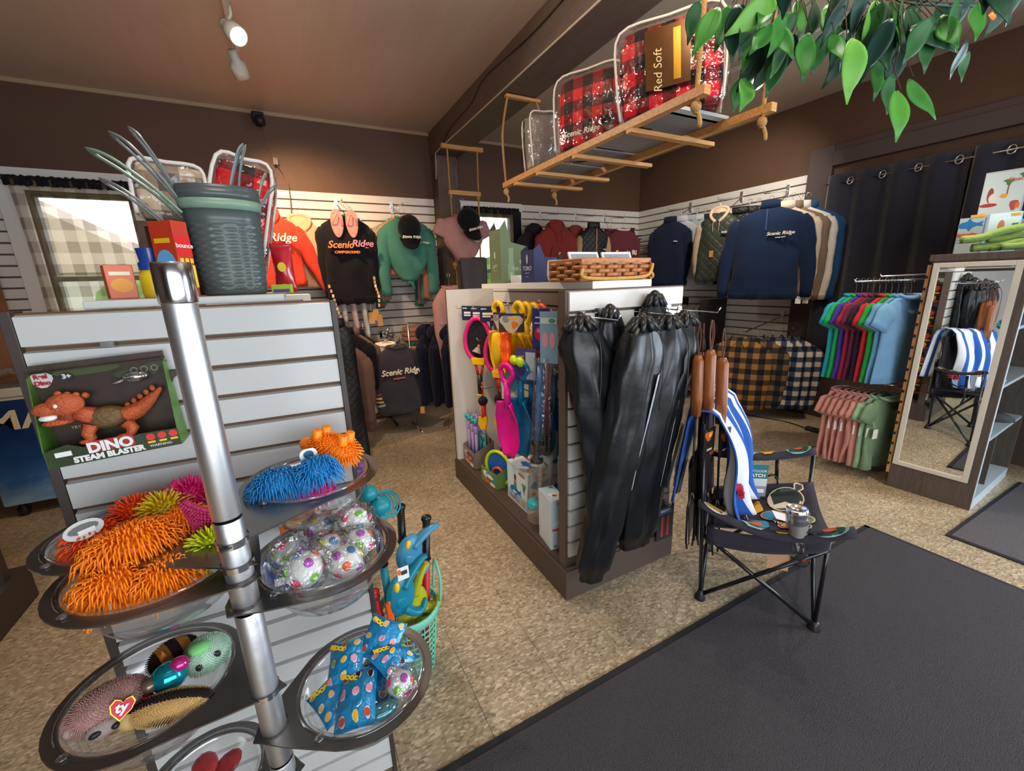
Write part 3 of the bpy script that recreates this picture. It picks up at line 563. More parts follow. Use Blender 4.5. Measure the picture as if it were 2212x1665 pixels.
# jackets and vests left, by the slat display
QB=fab('quilt_black','#0f0f13')
def quilted(name,hexa,sc=40,bs_=.6):
    if name in MATS: return MATS[name]
    m,nt,b=nodes(name); N=nt.nodes; L=nt.links; c=hexc(hexa)
    tc=N.new('ShaderNodeTexCoord'); sp=N.new('ShaderNodeSeparateXYZ'); L.new(tc.outputs['Object'],sp.inputs[0])
    def tri(op):
        a=N.new('ShaderNodeMath'); a.operation=op; L.new(sp.outputs['X'],a.inputs[0]); L.new(sp.outputs['Z'],a.inputs[1])
        s_=N.new('ShaderNodeMath'); s_.operation='MULTIPLY'; s_.inputs[1].default_value=sc; L.new(a.outputs[0],s_.inputs[0])
        q=N.new('ShaderNodeMath'); q.operation='SINE'; L.new(s_.outputs[0],q.inputs[0]); ab=N.new('ShaderNodeMath'); ab.operation='ABSOLUTE'; L.new(q.outputs[0],ab.inputs[0])
        p=N.new('ShaderNodeMath'); p.operation='POWER'; p.inputs[1].default_value=.45; L.new(ab.outputs[0],p.inputs[0]); return p.outputs[0]
    mn=N.new('ShaderNodeMath'); mn.operation='MINIMUM'; L.new(tri('ADD'),mn.inputs[0]); L.new(tri('SUBTRACT'),mn.inputs[1])
    bp=N.new('ShaderNodeBump'); bp.inputs['Strength'].default_value=bs_; bp.inputs['Distance'].default_value=.009; L.new(mn.outputs[0],bp.inputs['Height']); L.new(bp.outputs[0],b.inputs['Normal'])
    b.inputs['Base Color'].default_value=(*c,1); b.inputs['Roughness'].default_value=.55; MATS[name]=m; return m
garment('quilted_coat','long black quilted coat hanging lowest beside the slat display','coat',(.28,3.66,1.30),R(-14),quilted('quilt_black2','#121217',46,.35),W=.30,L=1.14,th=.06,sleeve=None,collar='stand',seed=70,hang=.10,flare=1.12,tagp=(-.04,-.92,mat('tag_orange','#d8502f',.6)))
garment('vest','taupe brown zip vest with cream collar on the low rack','vest',(.36,3.98,1.08),R(-20),F('#6d5446'),W=.44,L=.72,th=.07,sleeve='long',sm=F('#6d5446'),collar='stand',cm=F(CREAM),seed=71,ang=5,ln=.7,hang=.10,prints=[('Ridge',.03,.07,-.24,PRW,.2,.03)])
for i,(c,nm) in enumerate([(BLACKF,'black jacket above the taupe vest'),('#6a5242','brown jacket behind the taupe vest'),('#17161a','black vest farthest back on the left rail')]):
    garment('jacket',nm,'jacket',(.40+.06*i,4.12+.09*i,1.18-.02*i),R(-24),F(c),W=.46,L=.5,th=.05,seed=73+i,ln=.42,collar='stand',hang=.10,n=18,rows=8,ang=20)
# ---------------- back wall right part
RUST='#8d3530'
garment('hoodie','rust red hooded sweatshirt beside the small window','hoodie',(2.98,4.47,2.27),R(-4),F(RUST),W=.52,L=.60,collar='hood',seed=80,ln=.6,hem=F(RUST),cuff=F(RUST),pocket=True,prints=[('Scenic Ridge',.05,.07,-.32,F('#a8544c'),.2,.024)],hangm=HANGP)
garment('hoodie','dark plum hoodie behind the rust hoodie','hoodie',(2.80,4.68,2.25),R(10),F('#2a1c24'),W=.50,L=.6,collar='hood',seed=81,th=.05)
garment('hoodie','wine red hoodie at the window side of the rust hoodie','hoodie',(2.86,4.80,2.20),R(8),F('#7a2e33'),W=.48,L=.6,collar='hood',seed=82,th=.045)
garment('vest','black quilted vest over tan fleece sleeves on the back wall','vest',(3.55,4.47,2.27),R(-8),quilted('quilt_navy','#14161d'),W=.44,L=.58,sleeve='long',sm=F('#b08f63'),collar='stand',seed=83,ln=.56,ang=14,zip_=(.5,F('#a98a60')),prints=[('Ridge',.025,.11,-.28,PRW,.2,.026)])
garment('hoodie','brick red hoodie behind the black and tan vest','hoodie',(3.44,4.70,2.25),R(0),F('#8a3a30'),W=.48,L=.6,collar='hood',seed=84,th=.045)
MAR='#5e2830'
garment('sweatshirt','maroon sweatshirt with white Scenic Ridge lettering near the room corner','sweatshirt',(4.05,4.48,2.26),R(-12),F(MAR),W=.46,L=.60,seed=85,ln=.56,cm=F('#d8c9c0'),prints=[('Scenic Ri',.085,.0,-.31,PRW,0,.026,.002),('CAMPGROUND',.03,-.02,-.40,PRO,0,.026)],hangm=HANGP)
garment('sweatshirt','maroon sweatshirt behind the lettered maroon one','sweatshirt',(3.96,4.62,2.26),R(-6),F('#552630'),W=.46,L=.58,seed=86,th=.05)
garment('sweatshirt','grey sweatshirt at the back of the maroon pair','sweatshirt',(3.93,4.76,2.26),R(-4),F('#77767a'),W=.46,L=.58,seed=87,th=.045)
# ---------------- right wall
q=-PI/2
garment('pullover','navy pullover nearest the room corner on the right wall','pullover',(4.38,3.98,2.30),q+R(14),F('#151f33'),W=.52,L=.78,collar='zip',seed=90,ln=.58,ang=12,hem=F('#151f33'),prints=[('Ridge',.02,.13,-.25,PRW,0,.026)])
for i,(c,nm) in enumerate([('#aeb4b6','pale grey pullover first behind the navy one in the corner'),('#9da5a8','grey pullover second behind the corner navy one'),('#b9bfc1','silver grey pullover third behind the corner navy one'),('#242a38','slate pullover nearest the wall in the corner row')]):
    garment('pullover',nm,'pullover',(4.45+.07*i,3.88-.06*i,2.30),q+R(20),F(c),W=.50,L=.78,th=.04,seed=91+i,ln=.66,ang=7,bend=-2,n=18,rows=9,collar='zip',group='pullovers behind the corner navy one')
garment('vest','olive quilted vest over a cream hooded fleece with a kraft tag','vest',(4.36,3.27,2.30),q+R(16),quilted('quilt_olive','#333a30',34),W=.46,L=.74,sleeve='long',sm=F('#b9a285'),collar='hood',cm=F('#cdb79a'),seed=96,ln=.56,ang=16,tagp=(-.03,-.44,KRAFT),prints=[('Ridge',.03,.10,-.22,PRW,.2,.026)])
for i in range(3):
    garment('jacket','%s puffer jacket behind the olive vest'%['black','charcoal','dark olive'][i],'jacket',(4.46+.08*i,3.10-.05*i,2.28),q+R(18),quilted('quilt_j%d'%i,['#16181a','#1f2124','#23281f'][i],40),W=.48,L=.62,th=.055,seed=100+i,ln=.5,ang=14,n=18,rows=9,collar='stand',group='puffer jackets behind the olive vest')
NB='#10213b'
garment('pullover','large navy quarter-zip pullover with white chest lettering on the right wall','pullover',(4.22,2.62,2.22),q+R(20),F(NB),W=.62,L=.86,th=.10,collar='zip',hang=.10,seed=110,ln=.74,ang=21,bend=0,hem=F(NB),cuff=F(NB),zip_=(.22,mat('zip_blue','#25406b',.4)),prints=[('Scenic Ridge',.045,.13,-.26,PRW,.2,.026),('campground',.016,.13,-.295,PRW,.2,.026)],r0=.10,fold=.016)
for i,(c,nm) in enumerate([('#cbb9a2','cream pullover behind the large navy quarter-zip'),('#7d6754','brown pullover with long sleeve behind the large navy one'),('#dcd3c6','off-white pullover fourth on the large navy row'),('#1d4a74','bright blue pullover nearest the post')]):
    garment('pullover',nm,'pullover',(4.29+.07*i,2.53-.03*i,2.23),q+R(28),F(c),W=.58,L=.80,th=.045,seed=111+i,ln=.74,ang=8,bend=-2,n=18,rows=9,collar='zip',cuff=F(c),tagp=(.2,-.86,PAPER) if i in(0,1) else None,group='pullovers behind the large navy one')
# flannel shirts on the lower arm
PL1=gridmat('flannel_tan','#9a6a34','#4a3826','#10182a',9,9); PL2=gridmat('flannel_navy','#b8ad98','#3a4358','#0e1424',10,10); PL3=gridmat('flannel_brown','#7a5a3a','#33302c','#15161c',9,9)
garment_rail('black slanted arm carrying the flannel shirts',(xr,2.70,1.035),q+R(0),.62,.12)
garment('flannel_shirt','tan and navy checked flannel shirt in front on the lower arm','shirt',(4.12,2.72,.95),q+R(24),PL1,W=.56,L=.74,th=.09,collar='polo',hang=.10,seed=120,ln=.60,ang=10,cuff=PL1,hangm=HANGP,fold=.016)
garment('flannel_shirt','brown checked flannel shirt in the middle of the lower arm','shirt',(4.22,2.60,.95),q+R(26),PL3,W=.54,L=.72,th=.05,collar='polo',hang=.10,seed=121,ln=.60,ang=9,hangm=HANGP)
for i in range(3): garment('flannel_shirt','cream and navy checked flannel shirt, %s on the lower arm'%['third','fourth','last'][i],'shirt',(4.31+.075*i,2.50-.045*i,.955),q+R(28),PL2,W=.54,L=.72,th=.05,collar='polo',hang=.10,seed=122+i,ln=.60,ang=9,hangm=HANGP)
# hat shelves in the corner
def hatshelf(label,loc,w,d):
    o=thing('corner_shelf',label,'shelf',loc); MB().bb((-w/2,-d,-.02),(w/2,0,0)).build('board',woodmat('shelf_oak','#6d5440','#85684f'),o); MB().bb((-w/2,-.02,-.10),(w/2,0,-.02)).build('cleat',GROOVE,o); return o
hatshelf('wooden shelf holding dark felt hats in the corner',(4.43,yb,1.95),.42,.36); hatshelf('wooden shelf holding straw hats in the corner',(4.43,yb,1.60),.42,.36)
def hat(label,loc,m,s=1.0,crown=.11,rz=0):
    o=thing('brimmed_hat',label,'hat',loc,rz); MB().lathe([(.075,crown*.75),(.085,crown),(.06,crown*1.02),(.0,crown*.9)],18,ax=1.2).lathe([(.1,0.02),(.095,.05),(.075,crown*.75)],18,ax=1.2).build('crown',m,o)
    MB().rings([[( (r)*math.cos(2*PI*j/24),(r)*1.1*math.sin(2*PI*j/24),zf+.035*abs(math.cos(2*PI*j/24))**2*(r/.19)) for j in range(24)] for r,zf in ((.09,.022),(.19,.018),(.19,.012),(.09,.012))],0,cap=False,loop=True).build('brim',m,o); MB().lathe([(.101,.02),(.099,.045)],18,ax=1.2).build('band',mat('hat_band',(.03,.025,.02),.7),o); o.scale=(s,s,s); return o
FEL=fab('felt_dark','#2b2421'); STW=mat('straw','#a08a66',.9,var=.2,vs=60,bump=.6,bs=120)
for i in range(3): hat('dark felt hat, %s of the corner stack'%['lowest','middle','topmost'][i],(4.40,4.75,1.952+.045*i),FEL,.95,.14)
for i in range(2): hat('tan straw hat, %s one on the lower corner shelf'%['lower','upper'][i],(4.36,4.76,1.602+.05*i),STW,.9,.15)
# dark cap tower behind the gondola
o=thing('cap_display','dark wooden shelf tower with camouflage caps beside the flannel shirts','display',(4.45,3.62,0))
for y in (-.28,.28): MB().bb((-.2,y-.012,0),(.25,y+.012,1.22)).build('side_panel',mat('tower_dark','#2a211d',.6),o)
for z in (.12,.6,1.02): MB().bb((-.2,-.268,z-.012),(.25,.268,z+.012)).build('shelf_board',woodmat('shelf_oak','#6d5440','#85684f'),o)
for k in range(7): MB().tube([(-.2,-.24+.08*k,.15),(-.2,-.24+.08*k,.58)],.004,5).build('wire',WIRE,o)
CAMO=mat('camo','#4b4438',.9,var=.7,vs=22)
for i in range(4):
    c=cap('camouflage cap, %s on the dark shelf tower'%['first','second','third','fourth'][i],(4.36,3.44+.12*i,1.033),(0,0,R(-80)),1,False)
    for ch in c.children: ch.data=ch.data.copy(); ch.data.materials.clear(); ch.data.materials.append(CAMO)

# extra rail for the long coat, dangling sleeves and tags
o=thing('floor_rack','black floor rail carrying the long quilted coat','rack',(.28,3.72,0)); MB().tube([(0,-.14,1.305),(0,.34,1.305)],.010,8).build('rail',BLACKM,o); MB().tube([(0,.34,1.305),(0,.34,0)],.012,8).tube([(-.2,.34,.012),(.2,.34,.012)],.012,8).build('stand',BLACKM,o)
for i,(x_,z_) in enumerate(((.60,.97),(.70,1.20),(.745,1.23),(.78,1.17))):
    o=thing('kraft_tag','brown paper tag dangling below the black sweatshirt, %s of four'%['lowest','second','third','rightmost'][i],'tag',(x_,4.40,z_),R(10*i-15),'brown tags below the black sweatshirt'); MB().prism([(-.028,-.07),(.028,-.07),(.028,.03),(.016,.045),(-.016,.045),(-.028,.03)],.002).build('card',KRAFT,o); MB().tube([(0,0,.04),(.006,0,.17)],.0014,4).build('string',PAPER,o)
for i,(x_,z_,c_) in enumerate(((.44,1.30,'#d8cfc6'),(.50,1.22,'#d9b9b0'),(.56,1.26,'#e0dad2'))):
    o=thing('loose_sleeve','pale sleeve end hanging below the black sweatshirt hem, %s of three'%['left','middle','right'][i],'sleeve',(x_+.04*i,4.52,z_+.12),0,'sleeve ends below the black sweatshirt'); MB().tube(spline([(0,0,.12),(.01,0,0),(.02,-.01,-.12-.05*i),(.025,-.01,-.20-.06*i)],4),[.05,.05,.05,.049,.048,.047,.046,.045,.044,.043,.042,.040,.038],10,sq=.6).build('sleeve',F(c_),o); MB().tube([(.025,-.01,-.20-.06*i),(.026,-.01,-.26-.06*i)],.036,10,sq=.6).build('cuff',F(c_),o)
# ================================================================ centre display gondola (end panels, spine, base)
GX0,GX1,GY0,GY1,GH=.985,1.665,1.415,2.90,1.457
gd=thing('display_gondola','white slat display gondola with dark brown base in the middle of the shop','gondola',((GX0+GX1)/2,(GY0+GY1)/2,0))
gx,gy=(GX0+GX1)/2,(GY0+GY1)/2
EDGE=mat('gondola_edge','#5a4a40',.5); BASE=mat('gondola_base','#4f4038',.5,var=.08,vs=20)
def gp(name,a,b,m,bev=.0): return MB().bb((a[0]-gx,a[1]-gy,a[2]),(b[0]-gx,b[1]-gy,b[2])).build(name,m,gd,bev=bev)
gp('base',(GX0-.015,GY0-.03,0),(GX1+.015,GY1+.01,.155),BASE,.004); gp('deck',(GX0-.005,GY0-.02,.155),(GX1+.005,GY1,.168),BASE)
gp('end_panel',(GX0,GY0,.168),(GX1,GY0+.05,GH),EDGE); 
gp('end_panel',(GX0,GY1-.05,.168),(GX1,GY1-.012,GH),mat('panel_white',(.72,.69,.64),.45)); gp('end_edge',(GX0-.004,GY1-.012,.168),(GX1,GY1,GH),EDGE)
gp('spine',(1.345,GY0+.05,.168),(1.385,GY1-.05,GH),GROOVE); gp('spine_cap',(1.335,GY0+.05,GH-.02),(1.395,GY1-.05,GH),SLATW)
def gslats(M,w,z0,z1,first=.0,pitch=.0825,d=.012,toph=None):
    proto=None; z=z1; i=0
    while z-pitch>=z0-.001 or (toph and i==0):
        hh=(toph if (toph and i==0) else pitch)-.009
        if i==0 or (i==1 and toph): proto=slat_mesh(w,hh,d).build('slat',SLATW,gd); o=proto
        else: o=bpy.data.objects.new('slat',proto.data); COL.objects.link(o); o.parent=gd
        z-= hh+.009; o.matrix_basis=M@Matrix.Translation((0,0,z+.0045)); i+=1
gslats(Matrix.Translation((GX0+.014-gx,GY0-gy,0)),GX1-GX0-.026,.17,GH,toph=.090)
gslats(Matrix.Translation((1.345-gx,GY1-.05-gy,0))@Matrix.Rotation(-PI/2,4,'Z'),GY1-GY0-.1,.17,GH-.02)
gslats(Matrix.Translation((1.385-gx,GY0+.05-gy,0))@Matrix.Rotation(PI/2,4,'Z'),GY1-GY0-.1,.17,GH-.02)
for x,z in ((.25,1.40),(.24,.23)): MB().lathe([(.006,0),(.006,.003),(0,.003)],8,M=Matrix.Translation((gx-gx+x-.05,GY0-gy-.012,z))@Matrix.Rotation(PI/2,4,'X')).build('screw',STEEL,gd)
def hook(M,ln=.25):
    MB().tube([(0,0,0),(0,-ln,-.004),(0,-ln-.012,.018)],.0032,6).box((0,-.002,.0),(.03,.004,.04)).build('peg_hook',WIRE,gd).matrix_basis=M
HL=lambda y,z,ln=.25: hook(Matrix.Translation((1.333-gx,y-gy,z))@Matrix.Rotation(-PI/2,4,'Z'),ln)   # reaches -X
HF=lambda x,z,ln=.25: hook(Matrix.Translation((x-gx,GY0-.012-gy,z)),ln)                                # reaches -Y
HR=lambda y,z,ln=.15: hook(Matrix.Translation((1.397-gx,y-gy,z))@Matrix.Rotation(PI/2,4,'Z'),ln)
# ---- hook merchandise, left side.  local frames: front faces -y, then turned so that -y -> -X (rz=-90)
LQ=-PI/2
def decal(parent,polys,y=-.001,name='print',M=None):
    """flat printed shapes in the local xz plane: (material,[(x,z)...])"""
    mb=MB(); ms=[]
    for k,(m,p) in enumerate(polys):
        if m not in ms: ms.append(m)
        t=.0004*(k+1); n=len(p); mb.add([(x,y-t,z) for x,z in p],[tuple(range(n))],ms.index(m))
    o=mb.build(name,ms,parent,fix=False)
    if M is not None: o.matrix_basis=M
    return o
def blob(cx,cz,rx,rz,n=12,a=0,w=0,s=0): 
    return [(cx+rx*math.cos(t)*math.cos(a)*(1+w*math.sin(3*t+s))-rz*math.sin(t)*math.sin(a),cz+rx*math.cos(t)*math.sin(a)+rz*math.sin(t)*math.cos(a)*(1+w*math.sin(3*t+s))) for t in [2*PI*i/n for i in range(n)]]
def rect(x0,z0,x1,z1): return [(x0,z0),(x1,z0),(x1,z1),(x0,z1)]
def C(h,r=.5): return mat('ink_'+h.strip('#'),h,r)
def card(name,label,cat,loc,rz,w,h_,col,polys,txt=(),d=.006,group=None,film=False,tilt=0):
    if abs(rz-LQ)<.5: rz+=R(30)
    o=thing(name,label,cat,loc,rz,group)
    k_=MB().bb((-w/2,-d/2,-h_),(w/2,d/2,0)).build('card',C(col),o,bev=.0012)
    if polys: decal(k_,polys,-d/2-.0003)
    for s,size,x,z,c in txt: text(s,size,C(c),k_,(x,-d/2-.0022,z),ext=.0004,bold=size*.02)
    return o
PNK=plas('plastic_pink','#e0257e',.35); YEL=plas('plastic_yellow','#f2c011',.35); MAG=plas('plastic_magenta','#e4118f',.28); BLU=plas('plastic_blue','#0d76a8',.28); RED=plas('plastic_red','#cf2a20',.35); ORG=plas('plastic_orange','#f0561a',.35)
def racket(label,loc,rz):
    o=thing('toy_racket',label,'racket',loc,rz,'pink toy rackets')
    el=[(.10*math.sin(a)*(1-.12*math.cos(a)),0,-.145+.145*math.cos(a)) for a in [2*PI*i/28 for i in range(28)]]
    MB().tube(el,.017,8,closed=True,sq=1.0).build('frame',PNK,o)
    mb=MB(); mb.prism([(x*.88,-.145+(z+.145)*.9) for x,y,z in el],.004); mb.build('net',mat('net_black','#19161a',.9,bump=.6,bs=90),o)
    MB().prism([(-.055,-.27),(.055,-.27),(.045,-.32),(-.045,-.32)],.04).build('yoke',YEL,o,bev=.006)
    MB().tube([(-.03,0,-.31),(-.012,0,-.40)],.010,8).tube([(.03,0,-.31),(.012,0,-.40)],.010,8).build('shaft',RED,o)
    MB().tube([(0,0,-.39),(0,0,-.53)],.02,10).build('grip',BLACKP,o); MB().lathe([(.0,-.545),(.026,-.54),(.026,-.53),(0,-.53)],12).build('end_cap',YEL,o)
    return o
HL(2.60,1.12,.24); racket('pink toy racket nearest the front of the gondola hooks',(1.10,2.62,1.265),LQ+R(38)); racket('second pink toy racket behind the first',(1.18,2.46,1.19),LQ+R(38))
o=thing('shuttlecock','white foam shuttlecock in front of the pink racket net','toy',(1.085,2.62,1.03)); MB().lathe([(.035,.0),(.012,.04)],10).build('feathers',mat('foam_grey','#9a9692',.8),o); MB().ell((0,0,.05),(.014,.014,.014),8,6).build('ball',ORG,o); o.rotation_euler=(0,R(25),0)
def rocket(label,loc):
    o=thing('foam_rocket',label,'toy',loc,LQ,'foam rockets'); 
    MB().ell((0,0,-.035),(.034,.034,.034),12,8).build('foam_ball',mat('foam_black','#151416',.9),o); MB().lathe([(.020,-.06),(.021,-.14),(.018,-.15)],12,cap=True).build('tube',RED,o)
    MB().bb((-.018,-.0225,-.13),(.018,-.020,-.075)).build('sticker',mat('sticker_mix','#b9a38c',.6,var=.8,vs=60),o)
    for k in range(3): MB().prism([(0,-.14),(.035,-.15),(.042,-.20),(.022,-.245),(0,-.235)],.012).build('fin',YEL,o,None,(0,0,2*PI*k/3))
    MB().tube([(0,0,0),(0,0,.10)],.004,6).build('loop',RED,o); return o
HL(2.52,.80,.26); rocket('yellow finned foam rocket hanging lowest',(1.08,2.54,.74)); rocket('yellow finned foam rocket in the middle of three',(1.12,2.36,.79)); rocket('yellow finned foam rocket farthest right of three',(1.16,2.26,.80))
def shovel(name,label,loc,rz,m,L=.5,w=.19,hw=.055,grip='D',tilt=0,group=None,extra=None):
    o=thing(name,label,'shovel',loc,rz,group); 
    if tilt: o.rotation_euler=(tilt,0,rz)
    g=[(hw*math.sin(a)*(1.0 if math.cos(a)>0 else .75),0,-.045+.045*math.cos(a)*1.15) for a in [2*PI*i/20 for i in range(20)]]
    MB().tube(g,.0135,8,closed=True,sq=1.2).build('grip',m,o); MB().tube([(0,0,-.09),(0,0,-L*.45)],[.017,.021],10).build('shaft',m,o)
    z0=-L*.38; z1=-L
    def fn(u,v):
        x=(u-.5)*2; hw_=w/2*(.55+.45*min(1,v*3.5))*(1-.55*max(0,(v-.62)/.38)**1.6)
        return (x*hw_, .02-.055*(abs(x)**2.2)*(1-.5*v)-.0+.03*v*(1-v)*2, lerp(z0,z1,v)-(0 if v<.9 else .012*(1-x*x)))
    MB().grid(fn,14,14,th=.004).build('blade',m,o); return o
HL(2.18,1.37,.28)
o=shovel('beach_shovel','yellow toy shovel with dolphin shaped mould on the gondola',(1.06,2.20,1.38),LQ+R(8),YEL,.42,.20,.05)
dol=thing('sand_mould','yellow dolphin shaped sand mould in front of the yellow shovel','toy',(1.02,2.14,1.12),LQ)
mb=MB(); mb.tube(spline([(0,0,.10),(.005,0,.07),(.01,0,.03),(.008,0,-.03),(-.01,0,-.08),(-.03,0,-.11)],4),[.012+.03*math.sin(PI*min(1,i/20+.12))**.8 for i in range(21)],10); mb.build('body',YEL,dol)
MB().prism([(.03,.0),(.075,-.02),(.035,-.04)],.01).build('fin',YEL,dol); MB().prism([(-.02,-.10),(-.07,-.12),(-.02,-.15),(.02,-.13)],.01).build('tail',YEL,dol); MB().ell((.022,-.03,.055),(.005,.005,.006),8,5).build('eye',BLACKP,dol)
car=thing('sand_mould','orange ribbed starfish sand mould beside the yellow dolphin','toy',(1.03,2.05,1.12),LQ)
mb=MB(); mb.rings([[( (r+.004*math.sin(i*1.6))*math.cos(2*PI*j/12),.8*(r+.004*math.sin(i*1.6))*math.sin(2*PI*j/12),z) for j in range(12)] for i,(r,z) in enumerate([(.01,.11)]+[(.036,.10-.018*k) for k in range(9)]+[(.028,-.08),(.012,-.12)])]); mb.build('body',plas('plastic_orange2','#ff5a12',.25),car)
for i,yy in enumerate((2.08,2.03,1.98,1.93)):
    shovel('beach_rake','yellow ridged beach rake, %s behind the dolphin shovel'%['first','second','third','fourth'][i],(1.13+.02*i,yy,1.375-.004*i),LQ+R(5),YEL if i<3 else ORG,.42,.15,.05,group='yellow beach rakes')
for i,(yy,t) in enumerate(((2.10,'left'),(1.98,'right'))):
    card('header_card','busy patterned header card, %s one above the yellow shovels'%t,'card',(1.02+.01*i,yy,1.335),LQ+R(-12+20*i),.10+.05*i,.10,'#37313a',[(C('#c9b79a'),blob(0,-.05,.045+.02*i,.045,16,0,.2)),(C('#e8701e'),blob(.02,-.06,.02,.02,12,0,.2,1)),(C('#7d8a9a'),blob(-.03,-.03,.02,.02)),(C('#f0b92a'),rect(-.02,-.03,.03,-.022))],group='header cards of the shovels')
# small carded goods at the top
HL(2.90-.09,1.33,.30); HL(2.60,1.34,.26)
for i,(yy,z) in enumerate(((2.72,1.345),(2.62,1.345),(2.52,1.345))):
    card('pack_card','dark blue product card, %s from the end panel on the top hook'%['first','second','third'][i],'card',(1.10+.03*i,yy,z),LQ+R(6*i),.16,.10,'#1c2a4a',[(C('#e8e6e0'),rect(-.06,-.055,.02,-.04)),(C('#e8e6e0'),rect(-.06,-.07,.0,-.06)),(C('#e06a2a'),rect(.0,-.092,.065,-.078)),(C('#c8ccd6'),rect(-.07,-.02,-.03,-.012))],group='dark blue cards on the top hook')
card('blister_pack','blue blister pack with a round ring picture behind the rackets','package',(1.20,2.50,1.28),LQ,.13,.24,'#38587f',[(C('#8fb3d6'),blob(0,-.10,.05,.07,20)),(C('#2c4568'),blob(0,-.10,.03,.045,20)),(C('#e6e6e4'),rect(.0,-.235,.06,-.20)),(C('#c9a23a'),blob(-.03,-.05,.01,.01))],[('C',.06,0,-.10,'#d6e2ee')])
HL(1.86,1.35,.20); HL(1.76,1.34,.18)
card('blister_pack','dark blue hanging pack with a red ball near the front panel','package',(1.14,1.86,1.36),LQ,.10,.22,'#2d2f7a',[(C('#e8e8f0'),rect(-.03,-.05,.03,-.043)),(C('#c2183f'),blob(.0,-.13,.035,.04,16)),(C('#ef7f93'),blob(-.01,-.115,.012,.012)),(C('#b9b3d0'),rect(-.035,-.08,.035,-.072))])
card('blister_pack','pale blue hanging pack with pink figures beside the dark blue pack','package',(1.12,1.75,1.35),LQ,.10,.26,'#8fb6cf',[(C('#e9a9b7'),blob(-.02,-.14,.016,.04)),(C('#e9a9b7'),blob(.02,-.14,.016,.04)),(C('#d8ecf2'),rect(-.045,-.06,.045,-.03)),(C('#5b9f86'),blob(.02,-.045,.02,.012))])
card('bubble_set','purple and clear hanging pack with a lime green toy','package',(1.08,1.92,1.15),LQ,.13,.18,'#4d3f76',[(C('#b8c4d8'),rect(.0,-.17,.06,-.02)),(C('#9a8fc0'),rect(-.05,-.05,-.01,-.04))])
o=thing('bow_toy','lime green bow shaped toy on the hook above the blue shovels','toy',(1.03,1.93,1.085),LQ); LIM=plas('plastic_lime','#c3dd1e',.25)
MB().ell((-.035,0,0),(.035,.02,.028),12,8).build('loop',LIM,o); MB().ell((.035,0,0),(.035,.02,.028),12,8).build('loop',LIM,o); MB().ell((0,-.01,0),(.014,.016,.014),8,6).build('middle',LIM,o)
card('beach_set','white hanging pack with a big turquoise leaf picture','package',(1.15,2.22,1.08),LQ+R(14),.15,.30,'#dfe3dc',[(C('#4fb3c4'),[(-.05,-.28),(-.06,-.12),(-.02,-.04),(.05,-.02),(.06,-.15),(.02,-.24)]),(C('#2b8fa6'),[(-.02,-.25),(0,-.12),(.03,-.05),(.035,-.14)]),(C('#d8b45a'),rect(-.06,-.03,-.03,-.01))])
# pink and blue shovels
HL(1.97,1.06,.30); HL(1.88,1.03,.26)
shovel('beach_shovel','bright magenta toy shovel hanging in front of the blue ones',(1.0,2.00,1.05),LQ+R(10),MAG,.54,.21,.06)
for i in range(4): shovel('beach_shovel','large blue toy shovel, %s in the row behind the magenta one'%['nearest','second','third','farthest'][i],(1.07+.055*i,1.97-.03*i,1.07),LQ+R(6),BLU,.56,.23,.07,group='large blue toy shovels')
o=thing('sand_pail','deep blue plastic sand bucket above the blue shovels','bucket',(1.20,2.02,.93),LQ); MB().lathe([(.085,0),(.10,.14),(.106,.14),(.106,.15),(.098,.15),(.08,.01),(0,.01)],20).build('pail_body',BLU,o); MB().tube([(.10*math.cos(a),0,.14+.03*math.sin(a)) for a in [PI*i/10 for i in range(11)]],.004,6).build('pail_handle',BLU,o)
# bubble swords in long clear sleeves
FILM=clearmat('film',(.96,.97,.98),.10,.12,.5,25)
def sword(label,loc,rz,c,ball,tl):
    o=thing('bubble_wand',label,'toy',loc,rz,'long bubble wands'); o.rotation_euler=(tl,0,rz)
    MB().tube([(0,0,-.04),(0,0,-.44)],.021,12).build('wand_tube',mat('tube_'+c.strip('#'),c,.25,trans=.35),o)
    MB().lathe([(.032,-.44),(.036,-.46),(.026,-.47),(.024,-.53),(.034,-.54),(.034,-.56),(.0,-.57)],14).build('grip',BLACKP,o)
    if ball: MB().ell((0,-.01,-.80),(.036,.036,.036),16,10).build('ball',mat('ball_'+ball.strip('#'),ball,.12,coat=.6),o)
    MB().grid(lambda u,v:(.046*(1+.25*v)*math.cos(2*PI*u),.032*math.sin(2*PI*u)-.006*nz(u*9,v*9,2),-.90*v),14,10).build('clear_sleeve',FILM,o,fix=False); return o
HL(1.68,1.06,.22); HL(1.58,1.05,.20)
sword('blue bubble wand in a clear sleeve with turquoise ball',(1.08,1.76,1.12),LQ,'#2a86c4','#18b3b8',R(-4))
sword('pink bubble wand in a clear sleeve with red ball',(1.16,1.82,1.13),LQ+R(10),'#c46a8a','#c25a62',R(-3))
sword('green bubble wand in a clear sleeve next to the front panel',(1.16,1.64,1.10),LQ,'#79c060',None,R(-2))
